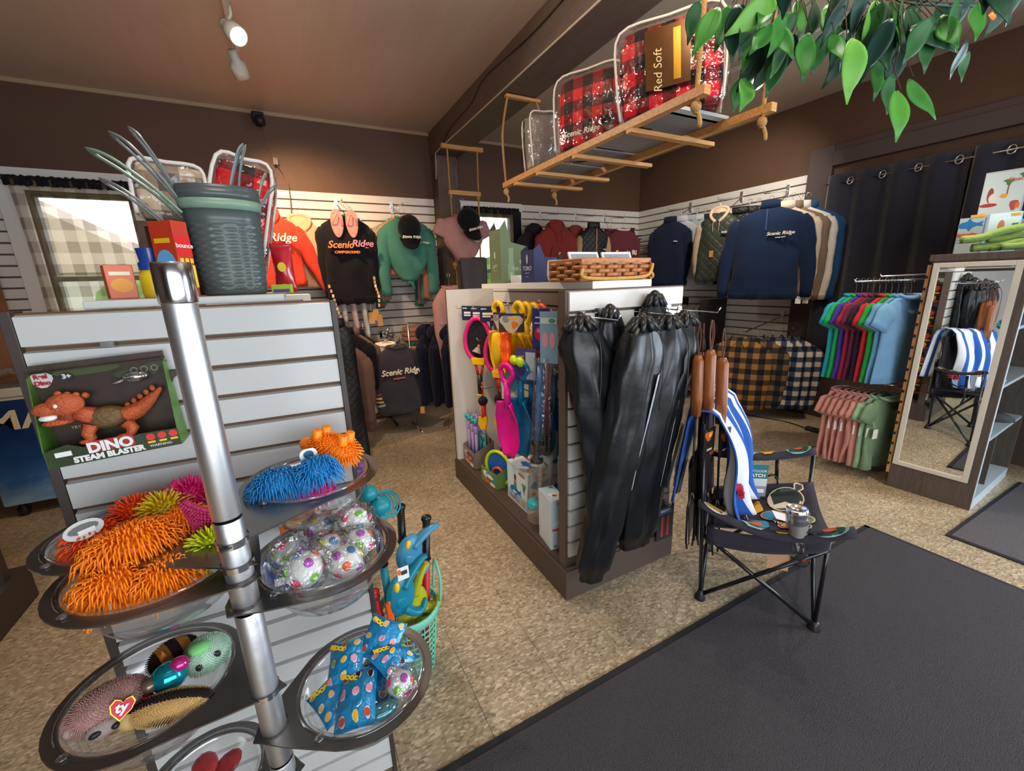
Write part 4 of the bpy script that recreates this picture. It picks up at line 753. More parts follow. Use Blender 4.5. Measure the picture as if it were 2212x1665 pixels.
# ---- boxes on the deck
def carton(name,label,cat,loc,rz,sx,sy,sz,col,front=(),side=(),top=(),txt=(),coat=.25,group=None):
    """box with the print on its -y face (front), +x face (side) and top"""
    o=thing(name,label,cat,loc,rz,group); c=mat('carton_'+col.strip('#'),col,.42,coat=coat)
    k_=MB().bb((-sx/2,-sy/2,0),(sx/2,sy/2,sz)).build('carton',c,o,bev=.0015)
    if front: decal(k_,front,-sy/2-.0006)
    if side: decal(k_,side,0,M=Matrix.Translation((sx/2+.0006,0,0))@Matrix.Rotation(PI/2,4,'Z'))
    if top: decal(k_,top,0,M=Matrix.Translation((0,0,sz+.0006))@Matrix.Rotation(-PI/2,4,'X'))
    for s,size,x,z,cc,face in txt:
        if face=='f': text(s,size,C(cc),k_,(x,-sy/2-.003,z),ext=.0003,bold=size*.01)
        elif face=='s': text(s,size,C(cc),k_,(sx/2+.003,x,z),rot=(R(90),0,R(90)),ext=.0003,bold=size*.01)
        elif face=='l': text(s,size,C(cc),k_,(-sx/2-.003,x,z),rot=(R(90),0,R(-90)),ext=.0003,bold=size*.01)
        else: text(s,size,C(cc),k_,(x,z,sz+.003),rot=(0,0,0),ext=.0003,bold=size*.01)
    return o
def whale(cx,cz,s=1.0): 
    P=[(-.05,0),(-.035,.018),(-.01,.024),(.0,.045),(.012,.022),(.035,.012),(.06,.022),(.055,.004),(.062,-.008),(.035,-.004),(.015,-.014),(.005,-.034),(-.008,-.016),(-.035,-.014)]
    return [(cx+x*s,cz+z*s) for x,z in P]
SKY='#bcd8e6'; WB='#1d6fb0'; WH='#e9eef0'; OR='#e8a02a'; RO='#d9603a'; SKN='#b9836a'; GRN='#4d8a4a'; DKB='#173a5a'; GRY='#a9b3b8'
def rideprint(w,h_,s=1.0,person=True):
    L=[(C('#d3e6ee'),rect(-w*.46,h_*.05,w*.46,h_*.95)),(C('#9cc7dd'),rect(-w*.46,h_*.05,w*.46,h_*.30)),(C(WB),whale(-w*.1,h_*.33,s)),(C('#eef3f5'),blob(-w*.12,h_*.30,.02*s,.006*s))]
    if person: L+=[(C(SKN),blob(-w*.08,h_*.58,.012*s,.04*s)),(C('#5a3826'),blob(-w*.07,h_*.72,.011*s,.014*s)),(C('#3f7fae'),blob(-w*.08,h_*.47,.014*s,.02*s))]
    L+=[(C(OR),rect(w*.22,h_*.10,w*.36,h_*.24)),(C(RO),rect(w*.10,h_*.86,w*.40,h_*.92)),(C(GRN),blob(w*.34,h_*.62,.014*s,.02*s,9,0,.5)),(C('#7a5a3a'),rect(w*.335,h_*.42,w*.35,h_*.6))]
    return L
dk=.168
carton('ride_on_box','large whale ride-on float box standing on the gondola deck','box',(1.135,2.03,dk),LQ,.26,.15,.25,'#d8e3e6',front=rideprint(.26,.25,1.3),side=[(C('#cfe0e8'),rect(-.07,.02,.07,.24)),(C(WB),whale(0,.17,1.2)),(C(RO),rect(-.05,.115,.05,.125)),(C(OR),rect(-.02,.215,.05,.235)),(C(GRY),rect(-.05,.085,.05,.09)),(C(GRY),rect(-.05,.07,.05,.075)),(C(GRY),rect(-.05,.055,.03,.06)),(C(GRN),blob(-.05,.03,.012,.008))],top=[(C('#d9e8ee'),rect(-.12,-.07,.12,.07)),(C(WB),whale(.0,-.01,1.1)),(C(OR),rect(.07,-.05,.11,-.02)),(C(RO),rect(-.10,.03,-.03,.05))],txt=[('Ride-On',.034,-.03,.035,RO,'f'),('Ride-On',.026,0,.128,RO,'s')])
carton('ride_on_box','second whale float box standing behind the front one','box',(1.245,2.02,dk),LQ,.27,.07,.48,'#cfdfe6',front=rideprint(.27,.42,1.5),side=[(C(WB),whale(0,.14,.6)),(C(WB),whale(0,.3,.6)),(C(GRY),rect(-.02,.2,.02,.22))],txt=[('Ride-On',.036,-.02,.05,RO,'f')])
carton('ride_on_box','narrow float box standing end-on nearest the front panel','box',(1.045,1.62,dk),R(-8),.085,.15,.275,'#cfdde0',front=[(C('#c4dce8'),rect(-.038,.1,.038,.27)),(C('#e7ecee'),blob(0,.15,.028,.012,12,.2)),(C('#b04a3c'),blob(.02,.165,.012,.01)),(C(OR),rect(-.01,.25,.03,.262)),(C(RO),rect(-.03,.105,.03,.118)),(C(GRY),rect(-.03,.085,.03,.088)),(C(GRY),rect(-.03,.07,.03,.073)),(C(GRY),rect(-.03,.055,.02,.058)),(C(GRN),blob(-.02,.02,.01,.006))],top=[(C('#b9d6e4'),rect(-.04,-.07,.04,.07)),(C('#e9edf0'),blob(-.008,-.02,.02,.022,12,0,.2)),(C('#b04a3c'),blob(.0,-.03,.012,.012)),(C(OR),rect(.015,-.06,.035,-.03)),(C(GRN),blob(.02,.055,.012,.008))],txt=[('Ride-On',.022,0,.112,RO,'f')])
carton('toy_box','orange topped blue box tucked against the front panel','box',(1.145,1.57,dk),R(-6),.10,.15,.235,'#2f9ad0',front=[(C('#e39a1e'),rect(-.05,.16,.05,.235)),(C('#8fd0ec'),rect(-.05,.01,.05,.05)),(C('#1b5f9a'),blob(.0,.10,.04,.03,12,0,.2))],top=[(C('#e39a1e'),rect(-.05,-.075,.05,.075))])
# open display boxes with wands
def tray(name,label,loc,rz,sx,sy,hf,hb,cols):
    o=thing(name,label,'display box',loc,rz); b1=mat('tray_'+cols[0].strip('#'),cols[0],.5)
    MB().bb((-sx/2,-sy/2,0),(sx/2,sy/2,.004)).bb((-sx/2,-sy/2,0),(sx/2,-sy/2+.003,hf)).bb((-sx/2,sy/2-.003,0),(sx/2,sy/2,hb)).add([(-sx/2,-sy/2,0),(-sx/2,sy/2,0),(-sx/2,sy/2,hb),(-sx/2,-sy/2,hf)],[(0,1,2,3)]).add([(sx/2,-sy/2,0),(sx/2,sy/2,0),(sx/2,sy/2,hb),(sx/2,-sy/2,hf)],[(3,2,1,0)]).build('tray',b1,o,fix=False)
    P=[(C(cols[1]),blob(-sx*.2,hf*.62,sx*.16,hf*.25,14,0,.15)),(C(cols[2]),blob(sx*.1,hf*.6,sx*.3,hf*.22,14,0,.15)),(C(cols[3]),blob(sx*.12,hf*.58,sx*.2,hf*.12)),(C(cols[4]),blob(-sx*.1,hf*.22,sx*.18,hf*.14)),(C('#e8e4da'),rect(sx*.1,hf*.08,sx*.4,hf*.28)),(C(cols[2]),rect(-sx*.48,hf*.42,sx*.48,hf*.46))]
    decal(o,P,-sy/2-.001); decal(o,[(m,[(x*sy/sx,z) for x,z in p]) for m,p in P],0,M=Matrix.Translation((-sx/2-.001,0,0))@Matrix.Rotation(-PI/2,4,'Z')); return o
t1=tray('wand_tray','open printed tray holding unicorn bubble wands at the end panel','x' and (1.10,2.72,dk),LQ,.22,.16,.13,.20,['#8a8076','#c9b9a4','#a83a2a','#e9d9c0','#e2a23a'])
text('Slime',.045,C('#1d3a6a'),t1,(.03,-.084,.085),shear=.2,ext=.0004)
LIL=plas('wand_lilac','#a68cc4',.3); TQ=plas('wand_teal','#39a9b4',.3)
for i in range(6):
    o=thing('bubble_wand','unicorn topped bubble wand, %s in the open tray'%['first','second','third','fourth','fifth','sixth'][i],'toy',(1.065+.05*(i%2),2.80-.034*i,dk+.006),0,'unicorn bubble wands')
    a_=[LIL,TQ][i%2]; b_=[TQ,LIL][i%2]
    MB().tube([(0,0,0),(0,0,.26)],.012,10).build('shaft',a_,o); MB().lathe([(.016,.26),(.02,.30),(.013,.31),(.0,.312)],12).build('collar',LIL,o)
    MB().ell((0,0,.345),(.022,.024,.026),12,8).ell((-.018,0,.358),(.016,.013,.013),10,6).build('unicorn_head',b_,o); MB().lathe([(.006,.365),(.0,.415)],8).build('horn',LIL,o)
    if i in(1,5): MB().lathe([(0,0),(.026,.001),(.026,.005),(0,.006)],14,M=Matrix.Translation((-.02,0,.235))@Matrix.Rotation(PI/2,4,'Y')).build('round_tag',mat('holo_tag','#a9a4a6',.25,.5),o)
t2=tray('toy_tray','open printed tray with a lime disc between the wands and whale boxes',(1.08,2.36,dk),LQ+R(6),.20,.13,.11,.16,['#6f8a4a','#e9e2c8','#3a7fae','#f0e6d2','#d86a2a'])
text('Bubble',.038,C('#f4f0e0'),t2,(.0,-.068,.07),shear=.2,ext=.0004)
o=thing('flying_ring','lime green flying ring standing in the printed tray','toy',(1.08,2.33,dk+.12),LQ+R(20)); MB().tube([(.115*math.cos(a),0,.115*math.sin(a)) for a in [2*PI*i/28 for i in range(28)]],.012,8,closed=True).build('ring',LIM,o); MB().prism(circle(.10,20),.004).build('disc',plas('disc_blue','#1a5fb4',.3),o); MB().tube([(.05*math.cos(a),-.006,-.05+.05*math.sin(a)) for a in [2*PI*i/16 for i in range(16)]],.009,6,closed=True).build('inner_ring',ORG,o)
# ---- top board and what stands on it
o=thing('top_board','white board lying on top of the centre gondola','board',(1.31,2.02,1.458)); MB().bb((-.17,-.585,0),(.17,.585,.032)).build('board',mat('board_white',(.74,.72,.68),.45),o,bev=.002)
ZT=1.4905
# the open green carton: tall back, cut-away front
def cutbox(name,label,loc,rz,sx,sy,hb,hf,col,dark,txts,oval=True):
    """sides slope from hb at the back to hf at the front (front = +x)"""
    o=thing(name,label,'box',loc,rz); c=C(col,.6); d=C(dark,.8); k=hf+(hb-hf)*.08
    MB().prism([(-sx/2,0),(sx/2,0),(sx/2,hf),(-sx*.12,hb*.66),(-sx*.30,hb),(-sx/2,hb*.86)],.004,M=Matrix.Translation((0,-sy/2,0))).build('side_panel',c,o)
    MB().prism([(-sx/2,0),(sx/2,0),(sx/2,hf),(-sx*.12,hb*.66),(-sx*.30,hb),(-sx/2,hb*.86)],.004,M=Matrix.Translation((0,sy/2,0))).build('side_panel',d,o)
    MB().bb((-sx/2,-sy/2,0),(-sx/2+.004,sy/2,hb*.86)).build('back_panel',c,o); MB().bb((sx/2-.004,-sy/2,0),(sx/2,sy/2,hf)).build('front_panel',c,o)
    for s,size,x,z,cc,face in txts:
        if face=='f': text(s,size,C(cc),o,(x,-sy/2-.004,z),ext=.0004,bold=size*.015)
        else: text(s,size,C(cc),o,(-sx/2-.002,x,z),rot=(R(90),0,R(-90)),ext=.0004,bold=size*.015)
    return o
g=cutbox('bottle_carton','olive green open bottle carton with a raised lid flap on the gondola top',(1.265,2.44,ZT),R(4),.20,.13,.37,.22,'#5d6a48','#3a3a34',[('THE LIFT',.028,.03,.085,'#a9b596','f'),('LIFT',.03,0,.10,'#a9b596','l')])
decal(g,[(C('#6f8a66'),[(-.05,.02),(.0,.02),(.0,.10),(-.008,.14),(-.008,.21),(-.042,.21),(-.042,.14),(-.05,.10)]),(C('#8fa587'),blob(-.025,.055,.012,.012)),(C('#8fa587'),blob(.05,.13,.014,.014))],-.0675)
decal(g,[(C('#a9b596'),blob(0,.17,.010,.022)),(C('#a9b596'),rect(-.03,.075,.03,.078))],0,M=Matrix.Translation((-.1015,0,0))@Matrix.Rotation(-PI/2,4,'Z'))
g=cutbox('bottle_carton','navy blue open bottle carton behind the white mug',(1.275,2.06,ZT),R(2),.19,.13,.20,.13,'#232a55','#191d38',[('TORO',.032,0,.075,'#aeb4cc','l')])
decal(g,[(C('#aeb4cc'),blob(0,.125,.009,.026)),(C('#aeb4cc'),rect(-.02,.05,.02,.053)),(C('#8088a8'),rect(-.015,.03,.015,.033))],0,M=Matrix.Translation((-.0965,0,0))@Matrix.Rotation(-PI/2,4,'Z'))
o=thing('notecard','small white card leaning between the two cartons','card',(1.215,2.26,ZT),0); MB().bb((-.035,-.001,0),(.045,.001,.045)).build('card',PAPER,o); o.rotation_euler=(R(-6),0,R(10))
o=thing('ceramic_mug','white mug with black Scenic Ridge lettering beside the woven basket','mug',(1.205,1.80,ZT),0); MB().lathe([(.030,0),(.046,.010),(.052,.035),(.050,.085),(.047,.105),(.044,.105),(.046,.08),(.046,.03),(0,.012)],26).build('mug_body',mat('mug_white',(.8,.8,.78),.2,coat=.5),o); MB().tube(spline([(.048,.01,.09),(.085,.012,.08),(.085,.012,.045),(.05,.01,.03)],5),.007,8).build('handle',mat('mug_white',(.8,.8,.78),.2,coat=.5),o)
for s,sz,z,c in (('Rocker',.017,.085,'#1a1a1a'),('Scenic Ridge',.022,.06,'#141414'),('campground',.012,.045,'#333333')): text(s,sz,C(c),o,(-.006,-.0515,z),shear=.25,ext=.004)
cl=thing('binder_clip','black binder clip standing on the white mug rim','clip',(1.225,1.805,ZT+.106),R(20)); MB().prism([(-.016,0),(.016,0),(.012,.022),(-.012,.022)],.012).build('clip_body',BLACKP,cl); MB().tube([(-.008,0,.02),(-.006,0,.034),(.006,0,.034),(.008,0,.02)],.0012,5).build('clip_wire',WIRE,cl)
# woven basket: each weave strip its own piece
o=thing('woven_basket','brown woven basket with rope handles on the gondola top','basket',(1.295,1.58,ZT),R(3)); WV=[woodmat('wicker_a','#9c5a28','#bb7638',12,.45,(4,14,14)),woodmat('wicker_b','#824620','#a4602c',12,.45,(4,14,14))]
bw,bd,bh=.40,.22,.088
for rz_,ww,dd in ((0,bw,bd),(PI/2,bd,bw),(PI,bw,bd),(-PI/2,bd,bw)):
    M=Matrix.Rotation(rz_,4,'Z'); n=int(ww/.045); nr=5
    MB().bb((-ww/2,-dd/2+.004,0),(ww/2,-dd/2+.008,bh)).build('lining',WV[1],o).matrix_basis=M
    pr=None
    for r in range(nr):
        for k in range(n):
            if (r+k)%2: continue
            x=-ww/2+(k+.5)*ww/n
            if pr is None:
                mb=MB(); mb.grid(lambda u,v:((u-.5)*ww/n*1.5,-.009*math.sin(PI*u)-.002,(v-.5)*.0155),6,2,th=.003); pr=mb.build('weave_strip',WV[0],o); oo=pr
            else: oo=bpy.data.objects.new('weave_strip',pr.data); COL.objects.link(oo); oo.parent=o
            oo.matrix_basis=M@Matrix.Translation((x,-dd/2,.009+r*.0165))
MB().bb((-bw/2-.008,-bd/2-.008,bh-.014),(bw/2+.008,-bd/2+.006,bh+.008)).bb((-bw/2-.008,bd/2-.006,bh-.014),(bw/2+.008,bd/2+.008,bh+.008)).bb((-bw/2-.008,-bd/2,bh-.014),(-bw/2+.006,bd/2,bh+.008)).bb((bw/2-.006,-bd/2,bh-.014),(bw/2+.008,bd/2,bh+.008)).build('rim',WV[0],o,bev=.003); MB().bb((-bw/2,-bd/2,0),(bw/2,bd/2,.006)).build('bottom',WV[1],o)
RP2=mat('rope_gold','#c79a4e',.9,bump=.9,bs=90,var=.2)
MB().tube(spline([(-bw/2-.004,-bd/2-.012,.05),(-bw/2-.014,-bd/2-.02,.02),(-bw/2+.06,-bd/2-.024,.010),(0,-bd/2-.024,.008),(bw/2-.05,-bd/2-.024,.014),(bw/2-.005,-bd/2-.02,.035),(bw/2+.012,-bd/2-.014,.07)],5),.0075,8).build('rope_handle',RP2,o); MB().tube(spline([(bw/2+.012,-bd/2-.012,.03),(bw/2+.022,-bd/2-.01,.012),(bw/2+.016,-bd/2,.004)],4),[.007]*9,8).build('rope_end',RP2,o)
for i,(x,rz_) in enumerate(((-.085,2),(.105,-3))):
    p=thing('framed_print','small framed landscape print standing in the woven basket, %s one'%['left','right'][i],'picture',(1.295+x,1.55,ZT+.02),R(rz_),'framed prints in the basket'); p.rotation_euler=(R(-24),0,R(rz_))
    MB().bb((-.085,-.004,0),(.085,.004,.118)).build('frame',PAPER,p); decal(p,[(mat('print_sky','#8d97a0',.5,var=.3,vs=30),rect(-.075,.012,.075,.108)),(mat('print_land','#4c4a48',.5,var=.5,vs=40),[(-.075,.012),(.075,.012),(.075,.045),(.02,.06),(-.03,.04),(-.075,.055)])],-.0045)
# ---- right side of the gondola (seen in the mirror): camping goods
cols=[('#2a2624','#c8501e','#e8b030'),('#3a332c','#b03a2a','#e9e2d0'),('#d8a82a','#2a2a2a','#e8e8e0'),('#a8321e','#e8c030','#202020'),('#1d1c1e','#d05a20','#cfcfca'),('#46301e','#d8862a','#f0e0b0')]
k=0
for r,z in enumerate((1.33,1.09,.86,.62,.40)):
    for c in range(7):
        y=1.56+.19*c; a,b,e=cols[(k*5+r)%6]; k+=1
        HR(y,z+.03,.10)
        o=card('camp_pack','camping tool pack, %s along in the %s hook row of the far gondola side'%(['first','second','third','fourth','fifth','sixth','seventh'][c],['top','second','middle','fourth','lowest'][r]),'package',(1.455+.02*(k%3),y,z+.02),PI/2,.14,.19,a,[(C(b),blob(0,-.05,.05,.03,12,0,.1)),(C(e),rect(-.05,-.10,.05,-.085)),(C(e),blob(0,-.14,.03,.03)),(C(b),rect(-.06,-.18,.02,-.165))],group='camping packs on the far gondola side')
# ================================================================ front face of the gondola: chair bags, roasting forks
BAGM=mat('bag_nylon','#0d0f13',.38,var=.3,vs=5,bump=.25,bs=14,spec=.6); LBL=mat('bag_label','#aab4bc',.5,var=.35,vs=70)
def chairbag(label,top,bot,r0,r1,seed,lab=None,rx=1.35):
    P0,P1=Vector(top),Vector(bot); d=P1-P0; o=thing('chair_bag',label,'bag',top,0,'black folding chair bags')
    n=44; K=34; rs=[]
    for i in range(K+1):
        t=i/K; c=d*t; r=(lerp(r0*.55,r0,min(1,t/.10)) if t<.10 else lerp(r0,r1,(t-.10)/.90)); 
        if t>.97: r*=.72
        ring=[]
        for j in range(n):
            a=2*PI*j/n; f=1+.10*math.sin(3*a+seed+t*4)-.16*abs(math.sin(3.5*a+seed*2+t*3+.8*nz(t*4,seed,1)))**.7+.14*nz(math.cos(a)*2+seed,math.sin(a)*2,t*7)+.07*nz(math.cos(a)*5+seed,math.sin(a)*5,t*16)+.06
            sag=.02*math.sin(t*PI)*math.sin(seed)
            ring.append((c.x+r*rx*f*math.cos(a)+sag,c.y+r*.8*f*math.sin(a),c.z+.012*math.sin(2*a+seed)*(1-t)))
        rs.append(ring)
    b=MB().rings(rs).build('bag_body',BAGM,o)
    mb=MB(); 
    for k in range(9):
        a=2*PI*k/9; mb.tube([(.0,0,.02),(r0*.35*math.cos(a),r0*.3*math.sin(a),.018),(r0*.62*rx*math.cos(a),r0*.55*math.sin(a),-.025)],[.010,.016,.012],6)
    mb.ell((0,0,.015),(.028,.024,.03),8,6); mb.build('gathered_top',BAGM,o)
    MB().tube(spline([(0,-.03,.02),(.03,-r0*.9,-.06),(.035,-r0*1.0,-.2),(.03,-r0*.95,-.34)],5),.0022,5).build('drawcord',BLACKP,o)
    if lab:
        t0,t1,ang,w=lab
        def fn(u,v):
            t=lerp(t0,t1,v); c=d*t; r=lerp(r0,r1,t)*1.16; a=R(ang)+(u-.5)*w/r; return (c.x+r*rx*math.cos(a),c.y+r*.8*math.sin(a),c.z)
        MB().grid(fn,6,8,th=-.002).build('label_strip',LBL,o)
    return o
HF(1.06,1.352,.22); HF(1.14,1.36,.10); HF(1.36,1.352,.22); HF(1.48,1.362,.12); HF(1.56,1.352,.26)
chairbag('black folding chair bag hanging at the left of the front panel',(.975,1.30,1.335),(1.135,1.29,.34),.088,.062,1.0)
chairbag('black folding chair bag with printed label strip, second from left',(1.215,1.22,1.32),(1.03,1.27,.19),.090,.070,2.3,lab=(.18,.62,-38,.05))
chairbag('black folding chair bag behind the labelled one',(1.16,1.345,1.355),(1.25,1.345,.45),.062,.055,3.1,rx=1.2)
chairbag('black folding chair bag with tall creased top, third from left',(1.375,1.24,1.315),(1.26,1.28,.27),.095,.066,4.4,lab=(.3,.72,-20,.04))
chairbag('black folding chair bag nearest the wooden roasting forks',(1.50,1.26,1.315),(1.33,1.30,.24),.092,.064,5.7,lab=(.45,.75,-18,.035))
chairbag('black folding chair bag hanging at the back by the top edge',(1.42,1.355,1.40),(1.46,1.34,.5),.066,.055,6.2,rx=1.4)
HW=woodmat('handle_wood','#7a431f','#a9673a',5,.35,(14,14,1.5),.05)
LTH=mat('leather_lace','#5a3020',.7)
def fork(label,loc,rz,lnh=.26,tl=0):
    o=thing('roasting_fork',label,'tool',loc,rz,'roasting forks with wooden handles'); o.rotation_euler=(tl,0,rz)
    MB().tube(spline([(.0,0,.0),(-.012,.0,.07),(0,0,.13),(.012,0,.07),(0,0,0)],4),.0028,5).build('lace',LTH,o)
    MB().tube([(0,0,.005),(0,0,-.02),(0,0,-lnh*.7),(0,0,-lnh)],[.014,.025,.027,.022],12,sq=.75).build('handle',HW,o)
    MB().tube([(0,0,-lnh),(0,0,-lnh-.36)],.0055,6).tube([(0,0,-lnh-.36),(.028,0,-lnh-.43),(.028,0,-lnh-.60),(.02,0,-lnh-.64)],.005,6).tube([(0,0,-lnh-.36),(-.028,0,-lnh-.43),(-.028,0,-lnh-.60),(-.02,0,-lnh-.64)],.005,6).build('tines',BLACKM,o)
    return o
fork('roasting fork with wooden handle, leftmost of the bunch',(1.485,1.16,1.17),R(5),tl=R(-2)); fork('roasting fork with wooden handle, second of the bunch',(1.525,1.135,1.19),R(10),tl=R(-2)); fork('roasting fork with pale wooden handle in the middle of the bunch',(1.565,1.16,1.185),R(-5),tl=R(-2)); fork('roasting fork with long wooden handle, fourth of the bunch',(1.605,1.13,1.15),R(8),.29,tl=R(-3)); fork('roasting fork with wooden handle at the back of the bunch',(1.55,1.19,1.17),R(30),tl=R(-2))
for i,(x,y,z) in enumerate(((1.52,1.10,.86),(1.62,1.095,.84))):
    card('fork_label','dark flame printed label tied to the roasting forks, %s one'%['left','right'][i],'label',(x,y,z),R(8),.085,.13,'#1a1512',[(C('#c8551a'),blob(-.01,-.03,.03,.022,12,0,.25)),(C('#e8a12a'),blob(.0,-.028,.014,.012)),(C('#b9b2a8'),rect(-.02,-.10,.02,-.09)),(C('#8a2a16'),blob(.02,-.115,.02,.01))],group='fork labels')
card('tool_pack','red handled tool pack low on the front panel behind the forks','package',(1.60,1.375,.33),0,.12,.2,'#23262c',[(C('#b5322a'),rect(-.03,-.18,-.015,-.06)),(C('#b5322a'),rect(.01,-.18,.025,-.06)),(C('#3a6a9a'),rect(-.05,-.05,.05,-.01)),(C('#d8d8d2'),rect(-.04,-.035,.03,-.02))]); HF(1.60,.34,.05)
# ================================================================ floor mats
MATM=mat('mat_charcoal','#403c40',.95,var=.18,vs=90,bump=.9,bs=220); MATE=mat('mat_edge','#1a1a1e',.7)
o=thing('floor_mat','large charcoal entrance mat filling the lower right of the floor','mat',(1.6,.02,0)); MB().bb((-1.62,-1.7,0.0),(1.26,.945,.009)).build('pile',MATM,o); 
MB().bb((-1.64,.945,0),(1.28,.972,.007)).bb((1.26,-1.7,0),(1.284,.972,.007)).build('rubber_edge',MATE,o)
o=thing('floor_mat','second grey door mat beyond the large one at the far right','mat',(3.85,.2,0)); MB().bb((-.68,-1.0,0),(.55,.50,.009)).build('pile',mat('mat_grey','#5a5356',.95,var=.2,vs=90,bump=.9,bs=220),o); MB().bb((-.70,-1.0,0),(-.68,.52,.007)).bb((-.68,.50,0),(.55,.52,.007)).build('rubber_edge',MATE,o)
# ================================================================ folding camp chair with towel and tumbler
PATCHBASE=fab('chair_cloth','#34303a',.1,.3,.8)
ch=thing('camp_chair','folding camp chair with badge print cloth and black tubes on the mat edge','chair',(1.855,1.02,0),0)
FLp=Vector((1.798,.721,0)); BLp=Vector((1.536,1.085,0)); BRp=Vector((1.891,1.313,0)); FRp=Vector((2.189,.985,0)); OC=Vector((1.855,1.02,0))
loc_=lambda v:Vector(v)-OC
def fr(name,a,b,r=.0095,m=BLACKM): return MB().tube([loc_(a),loc_(b)],r,10).build(name,m,ch)
SFL,SFR,SBL,SBR=[Vector((p.x,p.y,z)) for p,z in ((FLp+(FRp-FLp)*-.02,.45),(FRp,.45),(BLp,.39),(BRp,.39))]
up=Vector((0,0,1))
# crossing tubes on the four sides
for a,b in ((FLp,SBL),(BLp,SFL),(FRp,SBR),(BRp,SFR),(FLp,SFR),(FRp,SFL),(BLp,SBR),(BRp,SBL)): fr('crossing_tube',a+up*.02,b-up*.05)
ARM_L,ARM_R=FLp+up*.51+Vector((.055,-.055,0)),FRp+up*.66+Vector((.0,.02,0))
fr('front_post',FLp+up*.02,FLp+up*.47,.0085); fr('front_post',FRp+up*.02,ARM_R,.0085)
BTL,BTR=BLp+Vector((-.035,.03,.88)),BRp+Vector((-.03,.03,.88))
fr('back_post',BLp+up*.02,BTL,.0085); fr('back_post',BRp+up*.02,BTR,.0085)
for p in (FLp,FRp,BLp,BRp):
    MB().lathe([(.0,0),(.026,.0),(.026,.012),(.016,.03),(.012,.045),(0,.045)],12).ell((.02,0,.018),(.016,.012,.014),8,6).build('foot',BLACKP,ch,tuple(loc_(p)))
# sling seat + back in one sweep
def quad(a,b,c,d,u,v): return (Vector(a).lerp(Vector(b),u)).lerp(Vector(d).lerp(Vector(c),u),v)
s0,s1,s2,s3=loc_(SFL+up*.03),loc_(SFR+up*.03),loc_(SBR+up*.0),loc_(SBL+up*.0)
MB().grid(lambda u,v: quad(s0,s1,s2,s3,u,v)-up*(.05*math.sin(PI*u)*(.4+.6*math.sin(PI*min(1,v+.1)))) ,14,14,th=.006).build('seat',PATCHBASE,ch)
t2,t3=loc_(BTR),loc_(BTL)
MB().grid(lambda u,v: quad(s3,s2,t2,t3,u,v)+Vector((-.04,.035,0))*math.sin(PI*u)*math.sin(PI*(.25+.6*v)),12,12,th=.006).build('backrest',PATCHBASE,ch)
MB().grid(lambda u,v: quad(s3,s2,t2,t3,u,v*.55)+Vector((-.055,.05,-.12*(1-v)))*(.9+.1*math.sin(6*u)),10,8,th=.004).build('back_pocket',mat('bag_nylon','#0d0f13',.38),ch)
for nm,(a,b) in (('armrest',(BLp+up*.52+Vector((-.03,.03,0)),ARM_L)),('armrest',(BRp+up*.60+Vector((-.03,.03,0)),ARM_R))):
    A,B=loc_(a),loc_(b); SAG=.03 if a.z>.57 else .085; sd=Vector((-(B-A).y,(B-A).x,0)).normalized()
    MB().grid(lambda u,v: A.lerp(B,u)+sd*(v-.5)*(.055+.03*u)-up*(SAG*math.sin(PI*u)+.022*abs(2*v-1)**2),14,6,th=.006).build(nm,PATCHBASE,ch)
# strap loop under the right armrest
A,B=loc_(BRp+up*.58),loc_(FRp+up*.60)
MB().tube(spline([A.lerp(B,.15)-up*.08,A.lerp(B,.45)-up*.12,A.lerp(B,.62)-up*.10,A.lerp(B,.66)-up*.18,A.lerp(B,.62)-up*.27],5),.010,6,sq=.4).build('side_strap',BLACKP,ch); MB().tube([A.lerp(B,.62)-up*.01,A.lerp(B,.64)-up*.12],.010,6,sq=.4).build('side_strap',BLACKP,ch)
# printed badges on the cloth (flat ink patches that follow the seat)
def badge(u,v,ru,rv,cols,surf,lift=.004,shape='o',a=0):
    mb=MB(); ms=[]; 
    for k,(c,s) in enumerate(cols):
        n=18; P=[]
        for i in range(n):
            t=2*PI*i/n
            if shape=='o': x,y=math.cos(t),math.sin(t)
            elif shape=='r': x,y=max(-1,min(1,1.3*math.cos(t))),max(-1,min(1,1.3*math.sin(t)))
            else: x,y=math.cos(t)*(1+.25*math.sin(3*t)),math.sin(t)*(1+.25*math.cos(2*t))
            x,y=x*math.cos(a)-y*math.sin(a),x*math.sin(a)+y*math.cos(a)
            P.append(surf(u+x*ru*s,v+y*rv*s,lift+.0008*k))
        ms.append(C(c)); mb.add(P,[tuple(range(n))],k)
    mb.build('printed_badge',ms,ch,fix=False)
def seat_s(u,v,l): 
    return quad(s0,s1,s2,s3,u,v)-up*(.05*math.sin(PI*max(0,min(1,u)))*(.4+.6*math.sin(PI*min(1,v+.1))))+up*l
